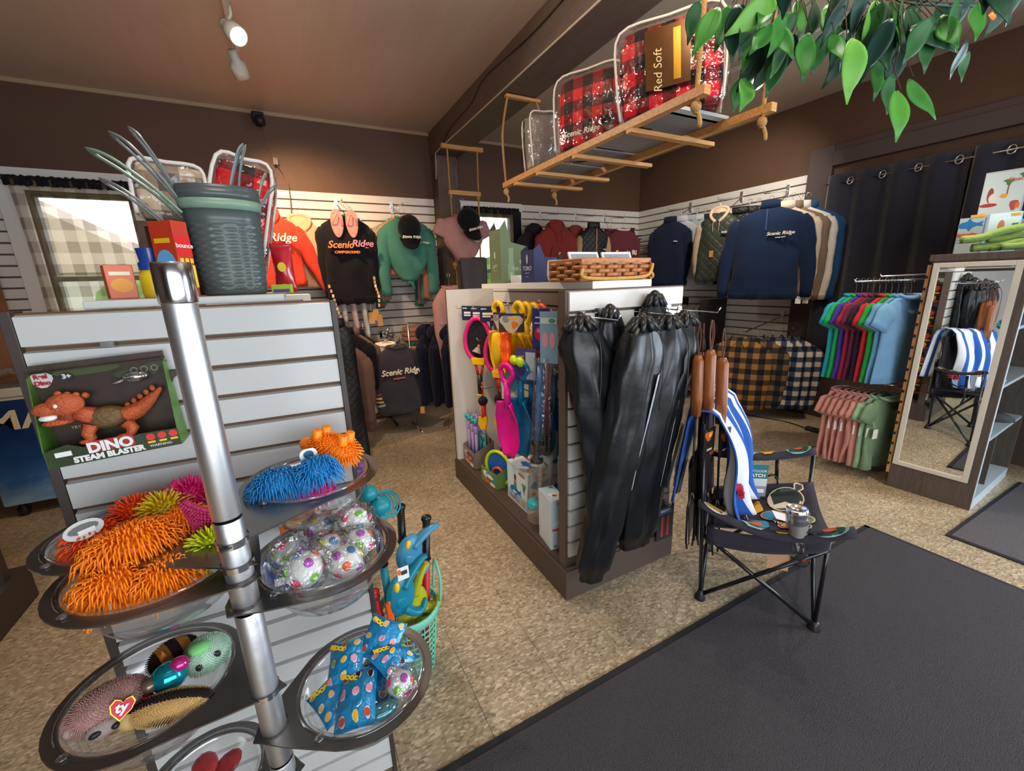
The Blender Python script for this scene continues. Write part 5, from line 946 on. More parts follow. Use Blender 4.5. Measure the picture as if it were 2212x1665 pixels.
for b in [(.72,.28,.20,.17,[('#d9cdb0',1),('#2c3a34',.93),('#46604e',.5)],'o'),(.42,.40,.12,.12,[('#d98a3a',1),('#3c83a8',.9),('#7cc0d0',.55),('#c94a2a',.3)],'o'),(.58,.55,.10,.05,[('#d9a12a',1),('#3a2c22',.6)],'r',.5),(.86,.62,.09,.09,[('#e08a2a',1)],'x'),(.34,.74,.15,.10,[('#d8cdb4',1),('#23221f',.9),('#b5402a',.4)],'r',.2),(.14,.58,.13,.12,[('#2f87ad',1),('#d2782a',.5)],'r'),(.12,.34,.10,.05,[('#c8b890',1),('#b04a34',.85),('#e2b85a',.45)],'o'),(.14,.16,.10,.04,[('#d8b878',1),('#5c8f92',.8)],'o'),(.90,.15,.07,.06,[('#d9cdb0',1),('#34303a',.7)],'x'),(.62,.82,.12,.06,[('#5d8fa6',1),('#22303a',.6)],'o'),(.30,.12,.09,.05,[('#e0d4b4',1),('#7a8f5a',.8)],'o')]:
    badge(b[0],b[1],b[2],b[3],b[4],seat_s,.008,b[5],b[6] if len(b)>6 else 0)
for a,b,zz in ((BRp+up*.60+Vector((-.03,.03,0)),ARM_R,1),(BLp+up*.52+Vector((-.03,.03,0)),ARM_L,0)):
    A,B=loc_(a),loc_(b); SAG=.03 if zz else .085; sd=Vector((-(B-A).y,(B-A).x,0)).normalized()
    sf=lambda u,v,l:A.lerp(B,u)+sd*(v-.5)*(.055+.03*u)-up*(SAG*math.sin(PI*u)+.022*abs(2*v-1)**2)+up*l
    for c in [(.12,.5,.09,.35,[('#d9cdb0',1),('#a8843a',.7)],'o'),(.40,.5,.08,.3,[('#8fb0a0',1),('#3a3a3a',.5)],'x'),(.58,.5,.06,.25,[('#d9a12a',1)],'x'),(.86,.5,.11,.4,[('#7fb5b0',1),('#27463e',.8),('#c9492a',.35)],'o')]: badge(*c[:5],sf,.006,c[5])
text('TAKE A HIKE',.026,C('#e8e0cc'),ch,tuple(seat_s(.34,.74,.012)),rot=(0,0,R(40)),ext=.0003); text('wildlife',.05,C('#e8e0cc'),ch,tuple(loc_((1.66,.905,.372))),rot=(R(70),0,R(-54)),ext=.0006,shear=.2); text('TENNESSEE',.022,C('#e0d4b4'),ch,tuple(seat_s(.15,.30,.012)),rot=(0,0,R(-52)),ext=.0003)
MB().grid(lambda u,v: s0.lerp(s3,u)+Vector((-.006,-.006,0))-up*(.085*v+.03*math.sin(PI*u)),12,3,th=.004).build('seat_valance',PATCHBASE,ch)
MB().bb((-.04,-.001,-.09),(.04,.001,0)).bb((-.025,-.002,-.075),(.02,-.001,-.062)).build('hang_tag',mat('tag_tan','#b9906f',.7),ch,tuple(loc_((1.70,.85,.345))),(0,0,R(-50)))
tg=thing('product_tag','teal and white hang tag on the right armrest of the camp chair','tag',(1.90,1.10,.60),R(-36)); MB().bb((-.05,-.001,-.17),(.05,.001,0)).build('card',C('#c9cdca'),tg); decal(tg,[(C('#1d6a72'),rect(-.05,-.075,.05,0)),(C('#8a8f90'),rect(-.05,-.17,.05,-.115)),(C('#e6e6e2'),rect(-.01,-.15,.04,-.13))],-.0012); text('OUTDOOR',.017,PAPER,tg,(0,-.004,-.035),ext=.0003); text('PATCH',.024,PAPER,tg,(0,-.004,-.058),ext=.0003,bold=.0006)
cl=thing('paper_card','white paper card lying on the camp chair seat','card',tuple(Vector(seat_s(.30,.26,.012))+OC),R(-50)); MB().bb((-.07,-.045,0),(.07,.045,.001)).build('card',PAPER,cl); cl.rotation_euler=(R(-6),R(10),R(-50))
# cup holder and tumbler
CUP=Vector((1.765,.80,0))
MB().lathe([(.040,.40),(.036,.30),(.0,.295)],16).lathe([(.043,.398),(.043,.41),(.039,.41)],16).build('cup_holder',mat('mesh_black','#17171b',.7,alpha=.75),ch,tuple(loc_(CUP)))
tb=thing('steel_tumbler','white travel tumbler with chrome rim standing in the chair cup holder','tumbler',tuple(CUP+up*.302),R(-20)); tb.rotation_euler=(R(-3),R(-8),R(-20))
MB().lathe([(0,0),(.030,0),(.032,.01),(.036,.19),(.0365,.19)],24).build('tumbler_body',mat('tumbler_white','#d6cfc4',.35),tb); MB().lathe([(.0372,.188),(.039,.195),(.039,.215),(.0375,.222),(.039,.23),(.0395,.252),(.036,.255),(.034,.245),(.0,.243)],24).build('chrome_rim',CHROME,tb); MB().lathe([(.041,0.0),(.0425,.1),(.0435,.24)],18).build('clear_wrap',FILM,tb)
decal(tb,[(C('#3a2a22'),blob(0,.07,.016,.03,14,0,.25)),(C('#c8b6a0'),blob(0,.075,.011,.022,14,0,.25))],-.0365); text('Scenic',.016,C('#b53a22'),tb,(.0,-.038,.035),ext=.002,shear=.2)
# striped towel over the chair back
def stripemat(name,c0,c1,f,ax='X'):
    m,nt,b=nodes(name); N=nt.nodes; L=nt.links; uv=N.new('ShaderNodeUVMap'); sp=N.new('ShaderNodeSeparateXYZ'); L.new(uv.outputs[0],sp.inputs[0])
    a=N.new('ShaderNodeMath'); a.operation='MULTIPLY'; a.inputs[1].default_value=f; L.new(sp.outputs[ax],a.inputs[0]); fr_=N.new('ShaderNodeMath'); fr_.operation='FRACT'; L.new(a.outputs[0],fr_.inputs[0]); g=N.new('ShaderNodeMath'); g.operation='LESS_THAN'; g.inputs[1].default_value=.5; L.new(fr_.outputs[0],g.inputs[0])
    mx=N.new('ShaderNodeMix'); mx.data_type='RGBA'; mx.inputs[6].default_value=(*hexc(c0),1); mx.inputs[7].default_value=(*hexc(c1),1); L.new(g.outputs[0],mx.inputs[0]); L.new(mx.outputs[2],b.inputs['Base Color']); b.inputs['Roughness'].default_value=.95
    n2=N.new('ShaderNodeTexNoise'); n2.inputs['Scale'].default_value=200; bp=N.new('ShaderNodeBump'); bp.inputs['Strength'].default_value=.5; bp.inputs['Distance'].default_value=.004; L.new(n2.outputs['Fac'],bp.inputs['Height']); L.new(bp.outputs[0],b.inputs['Normal']); return m
tw=thing('beach_towel','blue and white striped towel draped over the camp chair back','towel',tuple(OC),0)
T2,T3=t2+up*.03,t3+up*.03; perp=((T3-T2).cross(up)).normalized()
if perp.dot(loc_(FLp))<0: perp=-perp
def tow(u,v):
    u_=.02+u*.96; x=T3.lerp(T2,u_)
    fold=.022*math.sin(u*15+v*3)+.012*math.sin(u*31+1+v*5)
    rad=.045+.05*u
    if v<.30: w=v/.30; return x-perp*(rad+.05*(1-w)+fold*.6)-up*(.42*(1-w)+.02)
    if v<.40: w=(v-.30)/.10; a=PI*w; return x+perp*(-rad*math.cos(a)-fold*.5*math.cos(a))+up*((.035+.03*u)*math.sin(a)-.02+fold*.3)
    w=(v-.40)/.60; base=s3.lerp(s2,u_)+up*.045+perp*.03; q=x.lerp(base,w); return q+perp*(rad+.05*w+.03*math.sin(w*5)+fold*(.8+w)+.03*w*w*w)-up*(.02*(1-w)+.0*w)
nu,nv=40,44
mb=MB(); mb.grid(tow,nu,nv,th=.007); to=mb.build('towel_cloth',stripemat('towel_stripes','#e3e8ee','#2458a8',6.0),tw)
uvl=to.data.uv_layers.new(name='UVMap'); n0=(nu+1)*(nv+1)
for lp in to.data.loops:
    k=lp.vertex_index%n0; uvl.data[lp.index].uv=((k//(nv+1))/nu,(k%(nv+1))/nv)
text('Scenic Ridge',.085,C('#b4243a'),tw,tuple(tow(.62,.84)+perp*.035),rot=(R(72),0,math.atan2((T2-T3).y,(T2-T3).x)),ext=.012,shear=.25,name='print')
# ================================================================ near-left slat display (seen head-on)
LA=R(-2.5); LD=1.06
lg=thing('slat_display','near white slatted display with dark edge strips behind the bowl stand','gondola',(LD*-math.sin(LA),LD*math.cos(LA),0),LA)
u0,u1,lz=-.492,.033,1.472
DKE=mat('display_edge','#3e332e',.5)
MB().bb((u0,.006,.03),(u1,.03,lz)).build('back_panel',GROOVE,lg)
MB().bb((u0-.016,-.008,0),(u0,.034,lz+.004)).build('edge_strip',DKE,lg,bev=.001); MB().bb((u1,-.008,0),(u1+.012,.034,lz-.002)).build('edge_strip',DKE,lg,bev=.001)
pr=None; z=lz; pt=.0655
for i in range(22):
    if pr is None: pr=slat_mesh(u1-u0-.002,pt-.0065,.012).build('slat',mat('slat_grey',(.50,.50,.485),.4),lg); o=pr
    else: o=bpy.data.objects.new('slat',pr.data); COL.objects.link(o); o.parent=lg
    z-=pt; o.location=(u0+.001,.006,z+.003)
MB().bb((-.24,.03,.03),(-.20,.80,lz-.03)).build('spine',SLATW,lg); MB().bb((u0,.80,.03),(u1,.83,lz-.03)).build('rear_panel',SLATW,lg); MB().bb((u0,.02,0),(u1,.83,.12)).build('base',DKE,lg)
MB().bb((-.05,-.014,1.402),(-.03,-.004,1.412)).build('slat_bracket',CHROME,lg,(-.33,0,0))
tb_=thing('top_board','grey white board on top of the near slat display','board',(-.19,1.32,1.473)); MB().bb((-.165,-.22,0),(.178,.50,.016)).build('board',mat('board_grey',(.52,.52,.50),.45),tb_,bev=.0015)
tb2=thing('top_board','pale wooden board behind the pails on the near slat display','board',(-.05,2.06,1.455)); MB().bb((-.30,-.12,0),(.125,.12,.02)).build('board',mat('board_pale',(.6,.56,.5),.5),tb2)
MB().bb((-.30,-.12,-1.455),(-.27,.12,0)).bb((.095,-.12,-1.455),(.125,.12,0)).build('support_panel',SLATW,tb2)
Z1=1.4895
# ---- nested pails
PG=plas('pail_grey','#4c5655',.32); PGr=plas('pail_green','#7d9a86',.36); PCl=clearmat('pail_clear',(.80,.84,.84),.25,.12)
def pail(label,zo,m,full,handles,hm):
    o=thing('laundry_pail',label,'pail',(-.120,1.305,Z1+zo*.83),R(6),'nested wicker-look pails'); o.scale=(.86,.86,.83)
    def prof(z,r): return [(r*1.02*se(math.cos(2*PI*j/96),2.5),r*.92*se(math.sin(2*PI*j/96),2.5),z) for j in range(96)]
    if full:
        rs=[prof(0.002,.066),prof(.0,.074)]; K=54
        for i in range(K+1):
            t=i/K; z=.008+t*.197; r=lerp(.077,.090,t); ring=prof(z,r); row=int(t*22)
            ring=[(x*(1+q),y*(1+q),zz) for j,(x,y,zz) in enumerate(ring) for q in [(.05*abs(math.sin(t*22*PI))*(.15+.85*(((j//4)+row)%2)) if .03<t<.97 else 0)]]
            rs.append(ring)
        rs+=[prof(.208,.0915),prof(.238,.0935),prof(.238,.090),prof(.20,.087),prof(.012,.072)]
        MB().rings(rs).build('pail_body',m,o)
    else:
        MB().rings([prof(.10,.082),prof(.216,.0925),prof(.2165,.0975),prof(.2385,.099),prof(.2385,.094),prof(.212,.089),prof(.10,.079)],cap=False).build('pail_rim',m,o)
    for pts,w in handles: MB().tube(spline(pts,6),w,6,sq=.35).build('strap_handle',hm,o)
    return o
def loop(x0,zt,xt,dy,y0=0,side=-1,zb=.20):
    return [(x0,y0-dy,zb),(lerp(x0,xt,.35),y0-dy*1.05,lerp(zb,zt,.45)),(lerp(x0,xt,.75),y0-dy*.9,lerp(zb,zt,.85)),(xt,y0-dy*.3,zt),(xt-.0*side,y0+dy*.3,zt-.003),(lerp(x0,xt,.75),y0+dy*.9,lerp(zb,zt,.80)),(lerp(x0,xt,.35),y0+dy*1.05,lerp(zb,zt,.40)),(x0,y0+dy,zb-.01)]
pail('grey wicker-look pail, outermost of the nested stack',0,PG,True,[(loop(-.09,.30,-.235,.045,-.01,-1,.14),.009),(loop(.075,.33,.15,.03,.02,1,.22),.006)],mat('strap_clear_grey','#9aa6a8',.25,trans=.5))
pail('sage green pail with a strap handle inside the grey one',.026,PGr,False,[(loop(-.09,.345,-.245,.05,.0,-1,.20),.011),(loop(.085,.33,.125,.03,.01,1,.22),.008)],PGr)
pail('grey pail inside the sage green pail',.050,PG,False,[(loop(-.085,.37,-.20,.05,.02,-1,.20),.010),(loop(.02,.37,.075,.025,-.03,1,.22),.008)],plas('strap_grey','#7c8785',.3))
pail('second grey pail, topmost of the nested stack',.062,PG,False,[(loop(-.085,.385,-.165,.045,.05,-1,.20),.009),(loop(.045,.365,.085,.02,.0,1,.22),.007)],mat('strap_clear_grey','#9aa6a8',.25,trans=.5))
# ---- plaid blankets in clear bags
BUF=gridmat('buffalo_red','#d81c28','#7a0f18','#14080a',8.5,8.5,coat=.1); BUFB=gridmat('check_beige','#d9c3a6','#a8917a','#6f6258',10,10); FLEECE=mat('sherpa','#d8cbbd',.95,bump=1.0,bs=120,var=.1)
WRAP=clearmat('wrap_film',(.99,.99,.99),.06,.10,.7,16); PIPE=mat('white_piping','#d8d2ca',.6)
def blanket(label,loc,rot,w,d,h_,m,print_=None,fleece=True,scale=1.0):
    o=thing('bagged_blanket',label,'blanket',loc); o.rotation_euler=rot
    def shell(k,e=5.0,wob=.008,n=32,rows=12,seed=1):
        rs=[]
        for i in range(rows+1):
            t=i/rows; z=h_*t; q=1-.10*abs(2*t-1)**4
            rs.append([(w/2*k*q*se(math.cos(2*PI*j/n),e)+wob*nz(j*.9,t*5,seed),d/2*k*q*se(math.sin(2*PI*j/n),e)+wob*1.5*nz(j*.7,t*6,seed+4),z*(1+(k-1)*.5)) for j in range(n)])
        return MB().rings(rs)
    shell(.94,4.5,.006).build('folded_cloth',m,o)
    if fleece:
        mb=MB()
        for k in range(3): mb.tube(spline([(w*.47,-d*.3+d*.3*k,h_*.08),(w*.50,-d*.3+d*.3*k,h_*.4),(w*.49,-d*.28+d*.28*k,h_*.8),(w*.38,-d*.2+d*.2*k,h_*.93)],4),.028*scale,8)
        mb.build('fleece_fold',FLEECE,o)
    s_=shell(1.04,5,.012,36,14,7); s_.build('clear_bag',WRAP,o)
    for yy in (-d/2*1.0,d/2*1.0):
        MB().tube(spline([(-w/2*.92,yy,.01),(-w/2*.97,yy*1.0,h_*.5),(-w/2*.88,yy*.95,h_*.98),(0,yy*1.0,h_*1.01),(w/2*.88,yy*.95,h_*.98),(w/2*.97,yy*1.0,h_*.5),(w/2*.92,yy,.01)],4),.0055,6).build('piping',PIPE,o)
    if print_: text(print_,w*.105,PRW,o,(-w*.08,-d/2*1.0,h_*.22),shear=.25,ext=.006,name='print')
    return o
blanket('red buffalo check blanket in a clear bag behind the pails',(-.150,1.62,1.525),(R(-4),R(14),R(-4)),.16,.12,.36,BUF,fleece=False)
blanket('beige check blanket in a clear bag left of the red one',(-.265,1.62,1.70),(0,R(4),R(2)),.17,.12,.15,BUFB,fleece=False)
o=thing('shelf_riser','brown wooden shelf box behind the pails near the left window','shelf',(-.22,1.68,1.4755)); o.location=(-.26,1.66,1.4755)
for a,b in (((-.09,-.09,0),(-.075,.09,.222)),((.06,-.09,0),(.075,.09,.222)),((-.075,-.09,.207),(.06,.09,.222)),((-.075,-.09,0),(.06,.09,.012))): MB().bb(a,b).build('panel',woodmat('riser_wood','#3d2118','#56301f'),o)
MB().bb((-.075,.08,.012),(.06,.09,.207)).build('back',woodmat('riser_wood','#3d2118','#56301f'),o)
# ---- household goods by the pole
carton('dryer_sheet_box','red dryer sheet box with yellow panels beside the pails','box',(-.222,1.235,Z1),R(-38),.062,.038,.165,'#c33a22',front=[(C('#e8b81e'),rect(-.022,.118,.02,.128)),(C('#5fa8d8'),blob(0,.07,.026,.034,18)),(C('#e9e4d8'),rect(-.02,.01,.02,.03))],side=[(C('#d8201e'),rect(-.018,.09,.018,.134)),(C('#efc32a'),rect(-.016,.075,-.007,.085)),(C('#efc32a'),rect(-.004,.075,.005,.085)),(C('#efc32a'),rect(.008,.075,.016,.085)),(C('#efc32a'),rect(-.016,.02,-.007,.07)),(C('#efc32a'),rect(-.004,.02,.005,.07)),(C('#efc32a'),rect(.008,.02,.016,.07))],txt=[('bounce',.021,0,.07,'#f2ece0','f'),('bounce',.014,0,.112,'#f2ece0','s')])
o=thing('detergent_bottle','yellow bottle with blue cap behind the chrome pole top','bottle',(-.275,1.27,Z1),0); MB().lathe([(0,0),(.024,0),(.026,.01),(.026,.05),(.02,.062),(.018,.066)],18).build('bottle_body',plas('bottle_yellow','#d9b51c',.3),o); MB().lathe([(.023,.062),(.023,.078),(.021,.08),(.019,.081),(.022,.11),(.0,.111)],18).build('cap',plas('cap_blue','#16408f',.3),o)
carton('soap_box','small orange soap box left of the chrome pole top','box',(-.345,1.30,Z1),R(20),.05,.06,.075,'#d8612a',front=[(C('#e8a23a'),blob(0,.03,.02,.016)),(C('#f0e0c8'),rect(-.018,.052,.018,.06))])
o=thing('snack_bag','red and yellow snack bag standing behind the pails at right','bag',(-.005,1.50,Z1),R(-10)); MB().grid(lambda u,v:((u-.5)*.06*(1-.1*math.sin(v*PI)),-.022*math.sin(PI*u)*math.sin(PI*min(1,v*1.1)),v*.145),10,10,th=.006).build('pouch',mat('pouch_red','#b4202c',.25,coat=.5),o); decal(o,[(C('#e3c224'),blob(.0,.075,.012,.014))],-.026); decal(o,[(C('#b8d43a'),blob(0,.015,.02,.010))],-.026,'logo')
card('candy_pouch','lime and purple candy pouch lying at the front right of the pails','package',(-.015,1.27,Z1+.022),R(-20),.05,.022,'#9cc23a',[(C('#6a3aa0'),rect(-.02,-.02,.02,-.012))],d=.012)
# ---- boxed dinosaur toy
db=thing('dinosaur_toy_box','boxed orange dinosaur toy hanging on the near slat display','toy',(-.330,1.055,1.200),LA); db.rotation_euler=(0,R(-3),LA)
w,d,h_=.198,.05,.172; GB=mat('dino_box','#2b3a1c',.45,var=.6,vs=26,coat=.3); DK=mat('dino_back','#38291d',.5,var=.75,vs=34)
MB().bb((-w/2,-.004,0),(w/2,0,h_+.012)).build('back_card',DK,db)
MB().bb((-w/2,-d,0),(w/2,-.004,.012)).build('tray_floor',GB,db); MB().prism([(-w/2,0),(w/2,0),(w/2,.034),(w*.20,.036),(w*.05,.030),(-w*.22,.030),(-w*.33,.040),(-w/2,.032)],.002).build('front_lip',GB,db,(0,-d,0))
for sd in (-1,1): MB().prism([(-d,0),(0,0),(0,h_),(-d*.3,h_*.95),(-d*.62,h_*.6),(-d,.034)],.002,ax='x').build('side_panel',mat('dino_side','#4f7a2a',.45,var=.6,vs=30),db,(sd*w/2,0,0))
MB().bb((-w/2,-d*.34,h_-.002),(w/2,0,h_)).build('top_flap',DK,db)
MB().add([(-w/2,-d,.034),(w/2,-d,.034),(w/2,-d*.35,h_),(-w/2,-d*.35,h_)],[(0,1,2,3)]).build('window_film',clearmat('window_film',(.98,.98,.98),.05,.05),db,fix=False)
decal(db,[(C('#3d4a22'),blob(.06,.15,.04,.012,12,.2,.3)),(C('#3d2a22'),blob(.07,.12,.05,.016,12,.3,.2)),(C('#44562a'),blob(-.02,.165,.05,.008)),(C('#d8d4cc'),blob(-.085,.157,.016,.014,14,0,.1)),(C('#2e241e'),blob(-.05,.158,.010,.008))],-.0045)
text('Real',.011,C('#b3202c'),db,(-.085,-.007,.163),ext=.0003,bold=.0006); text('Dino',.011,C('#b3202c'),db,(-.085,-.007,.151),ext=.0003,bold=.0006); text('3+',.012,PAPER,db,(-.05,-.007,.158),ext=.0003,bold=.0005)
text('DINO',.026,PAPER,db,(-.005,-d-.003,.0255),ext=.0005,bold=.0012); text('STEAM BLASTER',.0145,PAPER,db,(-.010,-d-.003,.0085),ext=.0005,bold=.0008); text('TRY ME!',.008,C('#c9b98a'),db,(-.055,-.007,.06),ext=.0003)
decal(db,[(C('#a82a20'),rect(-.058,.001,.036,.017)),(C('#a82a20'),rect(-.040,.0165,.030,.0385))],-d-.0005); decal(db,[(C('#d8352a'),blob(.055+.018*k,.026,.007,.007,14)) for k in range(3)]+[(C('#e8c22a'),rect(.049+.018*k,.014,.061+.018*k,.018)) for k in range(3)],-d-.0012); text('WARNING:',.007,PAPER,db,(.068,-d-.002,.008),ext=.0002); MB().bb((-.085,-d-.002,.019),(-.062,-d-.0012,.028)).build('price_sticker',PAPER,db)
for k in range(3): decal(db,[(C('#8a8478'),blob(.048+.016*k,.153,.006,.006,12)),(C('#3a332c'),blob(.048+.016*k,.153,.004,.004,12))],-.006)
DO=mat('dino_orange','#b8562f',.5,var=.15,vs=60,bump=.5,bs=220); DB_=mat('dino_brown','#6a5230',.55,bump=.5,bs=160)
mb=MB(); mb.ell((-.056,-.030,.110),(.028,.018,.021),14,9); mb.ell((-.080,-.032,.106),(.022,.014,.013),12,8); mb.ell((-.072,-.032,.080),(.024,.011,.007),12,8,M=Matrix.Translation((0,0,0)))
for q in range(4): mb.ell((-.062+.012*q,-.026,.130-.003*q),(.006,.005,.006),8,5)
for q in range(5): MB().ell((.028+.011*q,-.024,.090+.0065*q),(.005,.004,.006),8,5).build('spine_bump',DO,db); mb.ell((-.058,-.03,.088),(.014,.012,.014),10,7)
mb.tube([(-.045,-.028,.092),(-.022,-.026,.078)],[.014,.018],10); mb.build('dinosaur_head',DO,db); MB().ell((-.082,-.034,.091),(.014,.010,.006),10,6).build('teeth',PAPER,db); MB().ell((-.062,-.046,.112),(.004,.002,.004),8,5).build('eye',PAPER,db)
MB().ell((-.005,-.027,.074),(.034,.020,.022),16,9).build('dinosaur_body',DB_,db)
MB().tube(spline([(.022,-.026,.072),(.045,-.026,.08),(.068,-.024,.098),(.086,-.022,.114)],5),[.017,.0165,.016,.0155,.015,.014,.013,.012,.011,.010,.009,.008,.006,.005,.004,.003],10).build('dinosaur_tail',DO,db)
for a,b,c in (((-.028,-.036,.066),(-.036,-.04,.05),(-.030,-.044,.038)),((.022,-.036,.058),(.03,-.04,.046),(.024,-.044,.036))): MB().tube([a,b,c],[.012,.010,.007],9).ell((c[0]-.008,c[1],c[2]),(.013,.008,.005),8,6).build('dinosaur_leg',DO,db)
MB().ell((.052,-.02,.142),(.022,.012,.011),14,8).tube([(.032,-.02,.138),(.015,-.02,.134)],[.004,.002],8).build('water_bottle',clearmat('bottle_clear',(.9,.92,.93),.3,.1),db)
# ================================================================ bowl stand
PX,PY=-.135,.722
st=thing('bowl_stand','chrome pole display stand with round plastic bowls in the foreground','stand',(PX,PY,0))
MB().lathe([(.16,0),(.16,.012),(.02,.02)],32,cap=True).build('floor_plate',STEEL,st)
for z0_,z1_ in ((.02,.655),(.66,.985),(.99,1.155),(1.16,1.492)): MB().lathe([(.0195,z0_),(.0203,z0_+.002),(.0203,z1_-.002),(.0195,z1_)],28).build('pole_section',STEEL if z1_<1.4 else mat('pole_satin',(.78,.79,.8),.42,1.0),st)
MB().lathe([(.0,1.539),(.0220,1.539),(.0230,1.537),(.0230,1.487),(.0220,1.485),(.0,1.485)],32).build('chrome_cap',CHROME,st)
BOWLM=clearmat('bowl_plastic',(.93,.94,.95),.14,.10); RINGM=mat('ring_smoked','#7d7a77',.24,.9)
def bowl(cx,cy,z,r,arm=True,depth=.095,ro=.020):
    c=Vector((cx-PX,cy-PY,0)); dist=c.length; dr=c.normalized(); sd=Vector((-dr.y,dr.x,0)); R_=r+ro
    # flat ring with a neck running to the pole (thin plate)
    n=40; out=[]; inn=[]
    a0=math.atan2(dr.y,dr.x)+PI
    for i in range(n):
        a=a0+2*PI*i/n; p=c+Vector((math.cos(a),math.sin(a),0))*R_
        dd=min(i,n-i)/n
        if dd<.11: 
            w=1-dd/.11; tgt=c*0+sd*(1 if i>n/2 else -1)*(-.040 if True else 0)*1.0
            side=-1 if i<=n/2 else 1
            p=p.lerp(dr*-.034+sd*side*.034*(dd/.11+.25),w**.8)
        out.append(p); inn.append(c+Vector((math.cos(a),math.sin(a),0))*(r-.001))
    vs=[(p.x,p.y,z+.0015) for p in out]+[(p.x,p.y,z+.0015) for p in inn]+[(p.x,p.y,z-.0015) for p in out]+[(p.x,p.y,z-.0015) for p in inn]; fs=[]
    for i in range(n):
        k=(i+1)%n; fs+=[(i,k,n+k,n+i),(2*n+i,3*n+i,3*n+k,2*n+k),(i,2*n+i,2*n+k,k),(n+i,n+k,3*n+k,3*n+i)]
    MB().add(vs,fs).build('support_ring',RINGM,st)
    MB().lathe([(r+.006,.004),(r+.004,.007),(r-.004,.006),(r-.008,-.004),(r*.93,-depth*.35),(r*.72,-depth*.8),(r*.4,-depth),(.0,-depth*1.02)],44,c=(c.x,c.y,z)).build('bowl',BOWLM,st,fix=True)
    t=Vector((-.7,-.7,0)); MB().ell((c.x+(r+.008)*-.7,c.y+(r+.008)*-.7,z+.004),(.008,.008,.003),8,5).build('bowl_tab',BOWLM,st)
    MB().lathe([(.0235,z-.006),(.0235,z+.004)],24).build('collar',CHROME,st)
BW={'orange':(-.262,.842,1.048,.125),'back':(-.330,.945,1.075,.105),'blue':(-.012,.905,1.117,.112),'polka':(-.008,.80,1.0,.114),'bags':(.024,.745,.73,.117),'plush':(-.315,.832,.818,.119),'low':(-.262,.775,.62,.088),'rear':(-.235,.80,.705,.06)}
for k in ('orange','back','blue','polka','bags','plush','low'): bowl(*BW[k])
# ---- stringy and spiky rubber toys
def hairy(name,label,loc,rad,m,n=260,ln=.03,th=.0016,droop=.6,seed=0,rz=0,tilt=(0,0),group=None,extra=None,up_only=True,body=True):
    o=thing(name,label,'toy',loc,rz,group); o.rotation_euler=(tilt[0],tilt[1],rz); rnd=random.Random(seed)
    MB().ell((0,0,0),rad,16,10).build('body',m,o)
    mb=MB(); ga=PI*(3-5**.5)
    for i in range(n):
        zz=1-(i+.5)/n*(1.55 if up_only else 1.98); rr=math.sqrt(max(0,1-zz*zz)); a=i*ga
        nrm=Vector((rr*math.cos(a)/rad[0],rr*math.sin(a)/rad[1],zz/rad[2])).normalized(); p=Vector((rad[0]*rr*math.cos(a),rad[1]*rr*math.sin(a),rad[2]*zz))*.96
        l=ln*rnd.uniform(.8,1.15); jit=Vector((rnd.uniform(-1,1),rnd.uniform(-1,1),rnd.uniform(-1,1)))*.25
        out=(nrm+jit*.5).normalized(); hz=Vector((nrm.x,nrm.y,0))*.5
        P=[p,p+out*l*.4,p+out*l*.7+(hz-Vector((0,0,1)))*l*droop*.25,p+out*l*(1-.35*droop)+(hz-Vector((0,0,1)))*l*droop*.75]
        mb.tube(P,[th,th,th*.95,th*.6],4)
    s_=mb.build('strands',m,o,fix=False); s_['kind']='stuff'; return o
HO=mat('rubber_orange','#ff8a0c',.42); HR_=mat('rubber_redorange','#e8521c',.42); HB=mat('rubber_blue','#1f86c9',.42); HYG=mat('rubber_lime','#c9d61a',.42); HY=mat('rubber_yellow','#d6b81c',.42); HP=mat('rubber_pink','#d83a74',.45,bump=.8,bs=260); HM=mat('rubber_magenta','#d81e74',.42)
x,y,z,r=BW['orange']
hairy('stringy_toy','large orange stringy creature on top of the big front bowl',(x-.034,y+.014,z+.034),(.050,.034,.028),HO,430,.032,.0015,1.0,1,rz=R(20)); hairy('stringy_toy','orange stringy creature at the front left of the big bowl',(x-.048,y-.048,z+.004),(.036,.026,.024),HO,260,.026,.0015,1.0,2); hairy('stringy_toy','orange stringy creature at the front right of the big bowl',(x+.02,y-.058,z+.002),(.034,.024,.022),HO,260,.026,.0015,1.0,3,rz=R(30)); hairy('stringy_toy','small orange stringy creature at the back of the big bowl',(x+.030,y+.058,z+.028),(.032,.026,.028),HO,240,.026,.0015,1.0,4)
hairy('spiky_ball','lime yellow spiky ball at the right of the big front bowl',(x+.078,y-.022,z+.010),(.026,.026,.026),HYG,200,.022,.0019,.15,5)
o=thing('scrubby_toy','pink knobbly fan shaped toy at the right of the big front bowl','toy',(x+.074,y+.026,z+.034),R(-25)); o.rotation_euler=(R(8),R(14),R(-25))
mb=MB()
for i in range(17):
    for j in range(13):
        u=(i/16-.5)*2; v=j/12; px=u*(.018+.030*v); pz=v*.075-.03; py=-.020*math.cos(u*1.3)-.004
        mb.ell((px,py,pz),(.0026,.003,.0028),5,4)
k_=mb.build('knobs',HP,o,fix=False); k_['kind']='stuff'
MB().grid(lambda u,v:((u-.5)*2*(.018+.030*v),-.018*math.cos((u-.5)*2.6)-.001,v*.077-.031),12,8,th=.010).build('body',HP,o)
MB().grid(lambda u,v:((u-.5)*.16,-.03*math.sin(v*2),-.02-.02*v),6,6,th=.002).build('paper_band',mat('band_olive','#a89858',.6),o,(0,0,-.012))
x,y,z,r=BW['back']
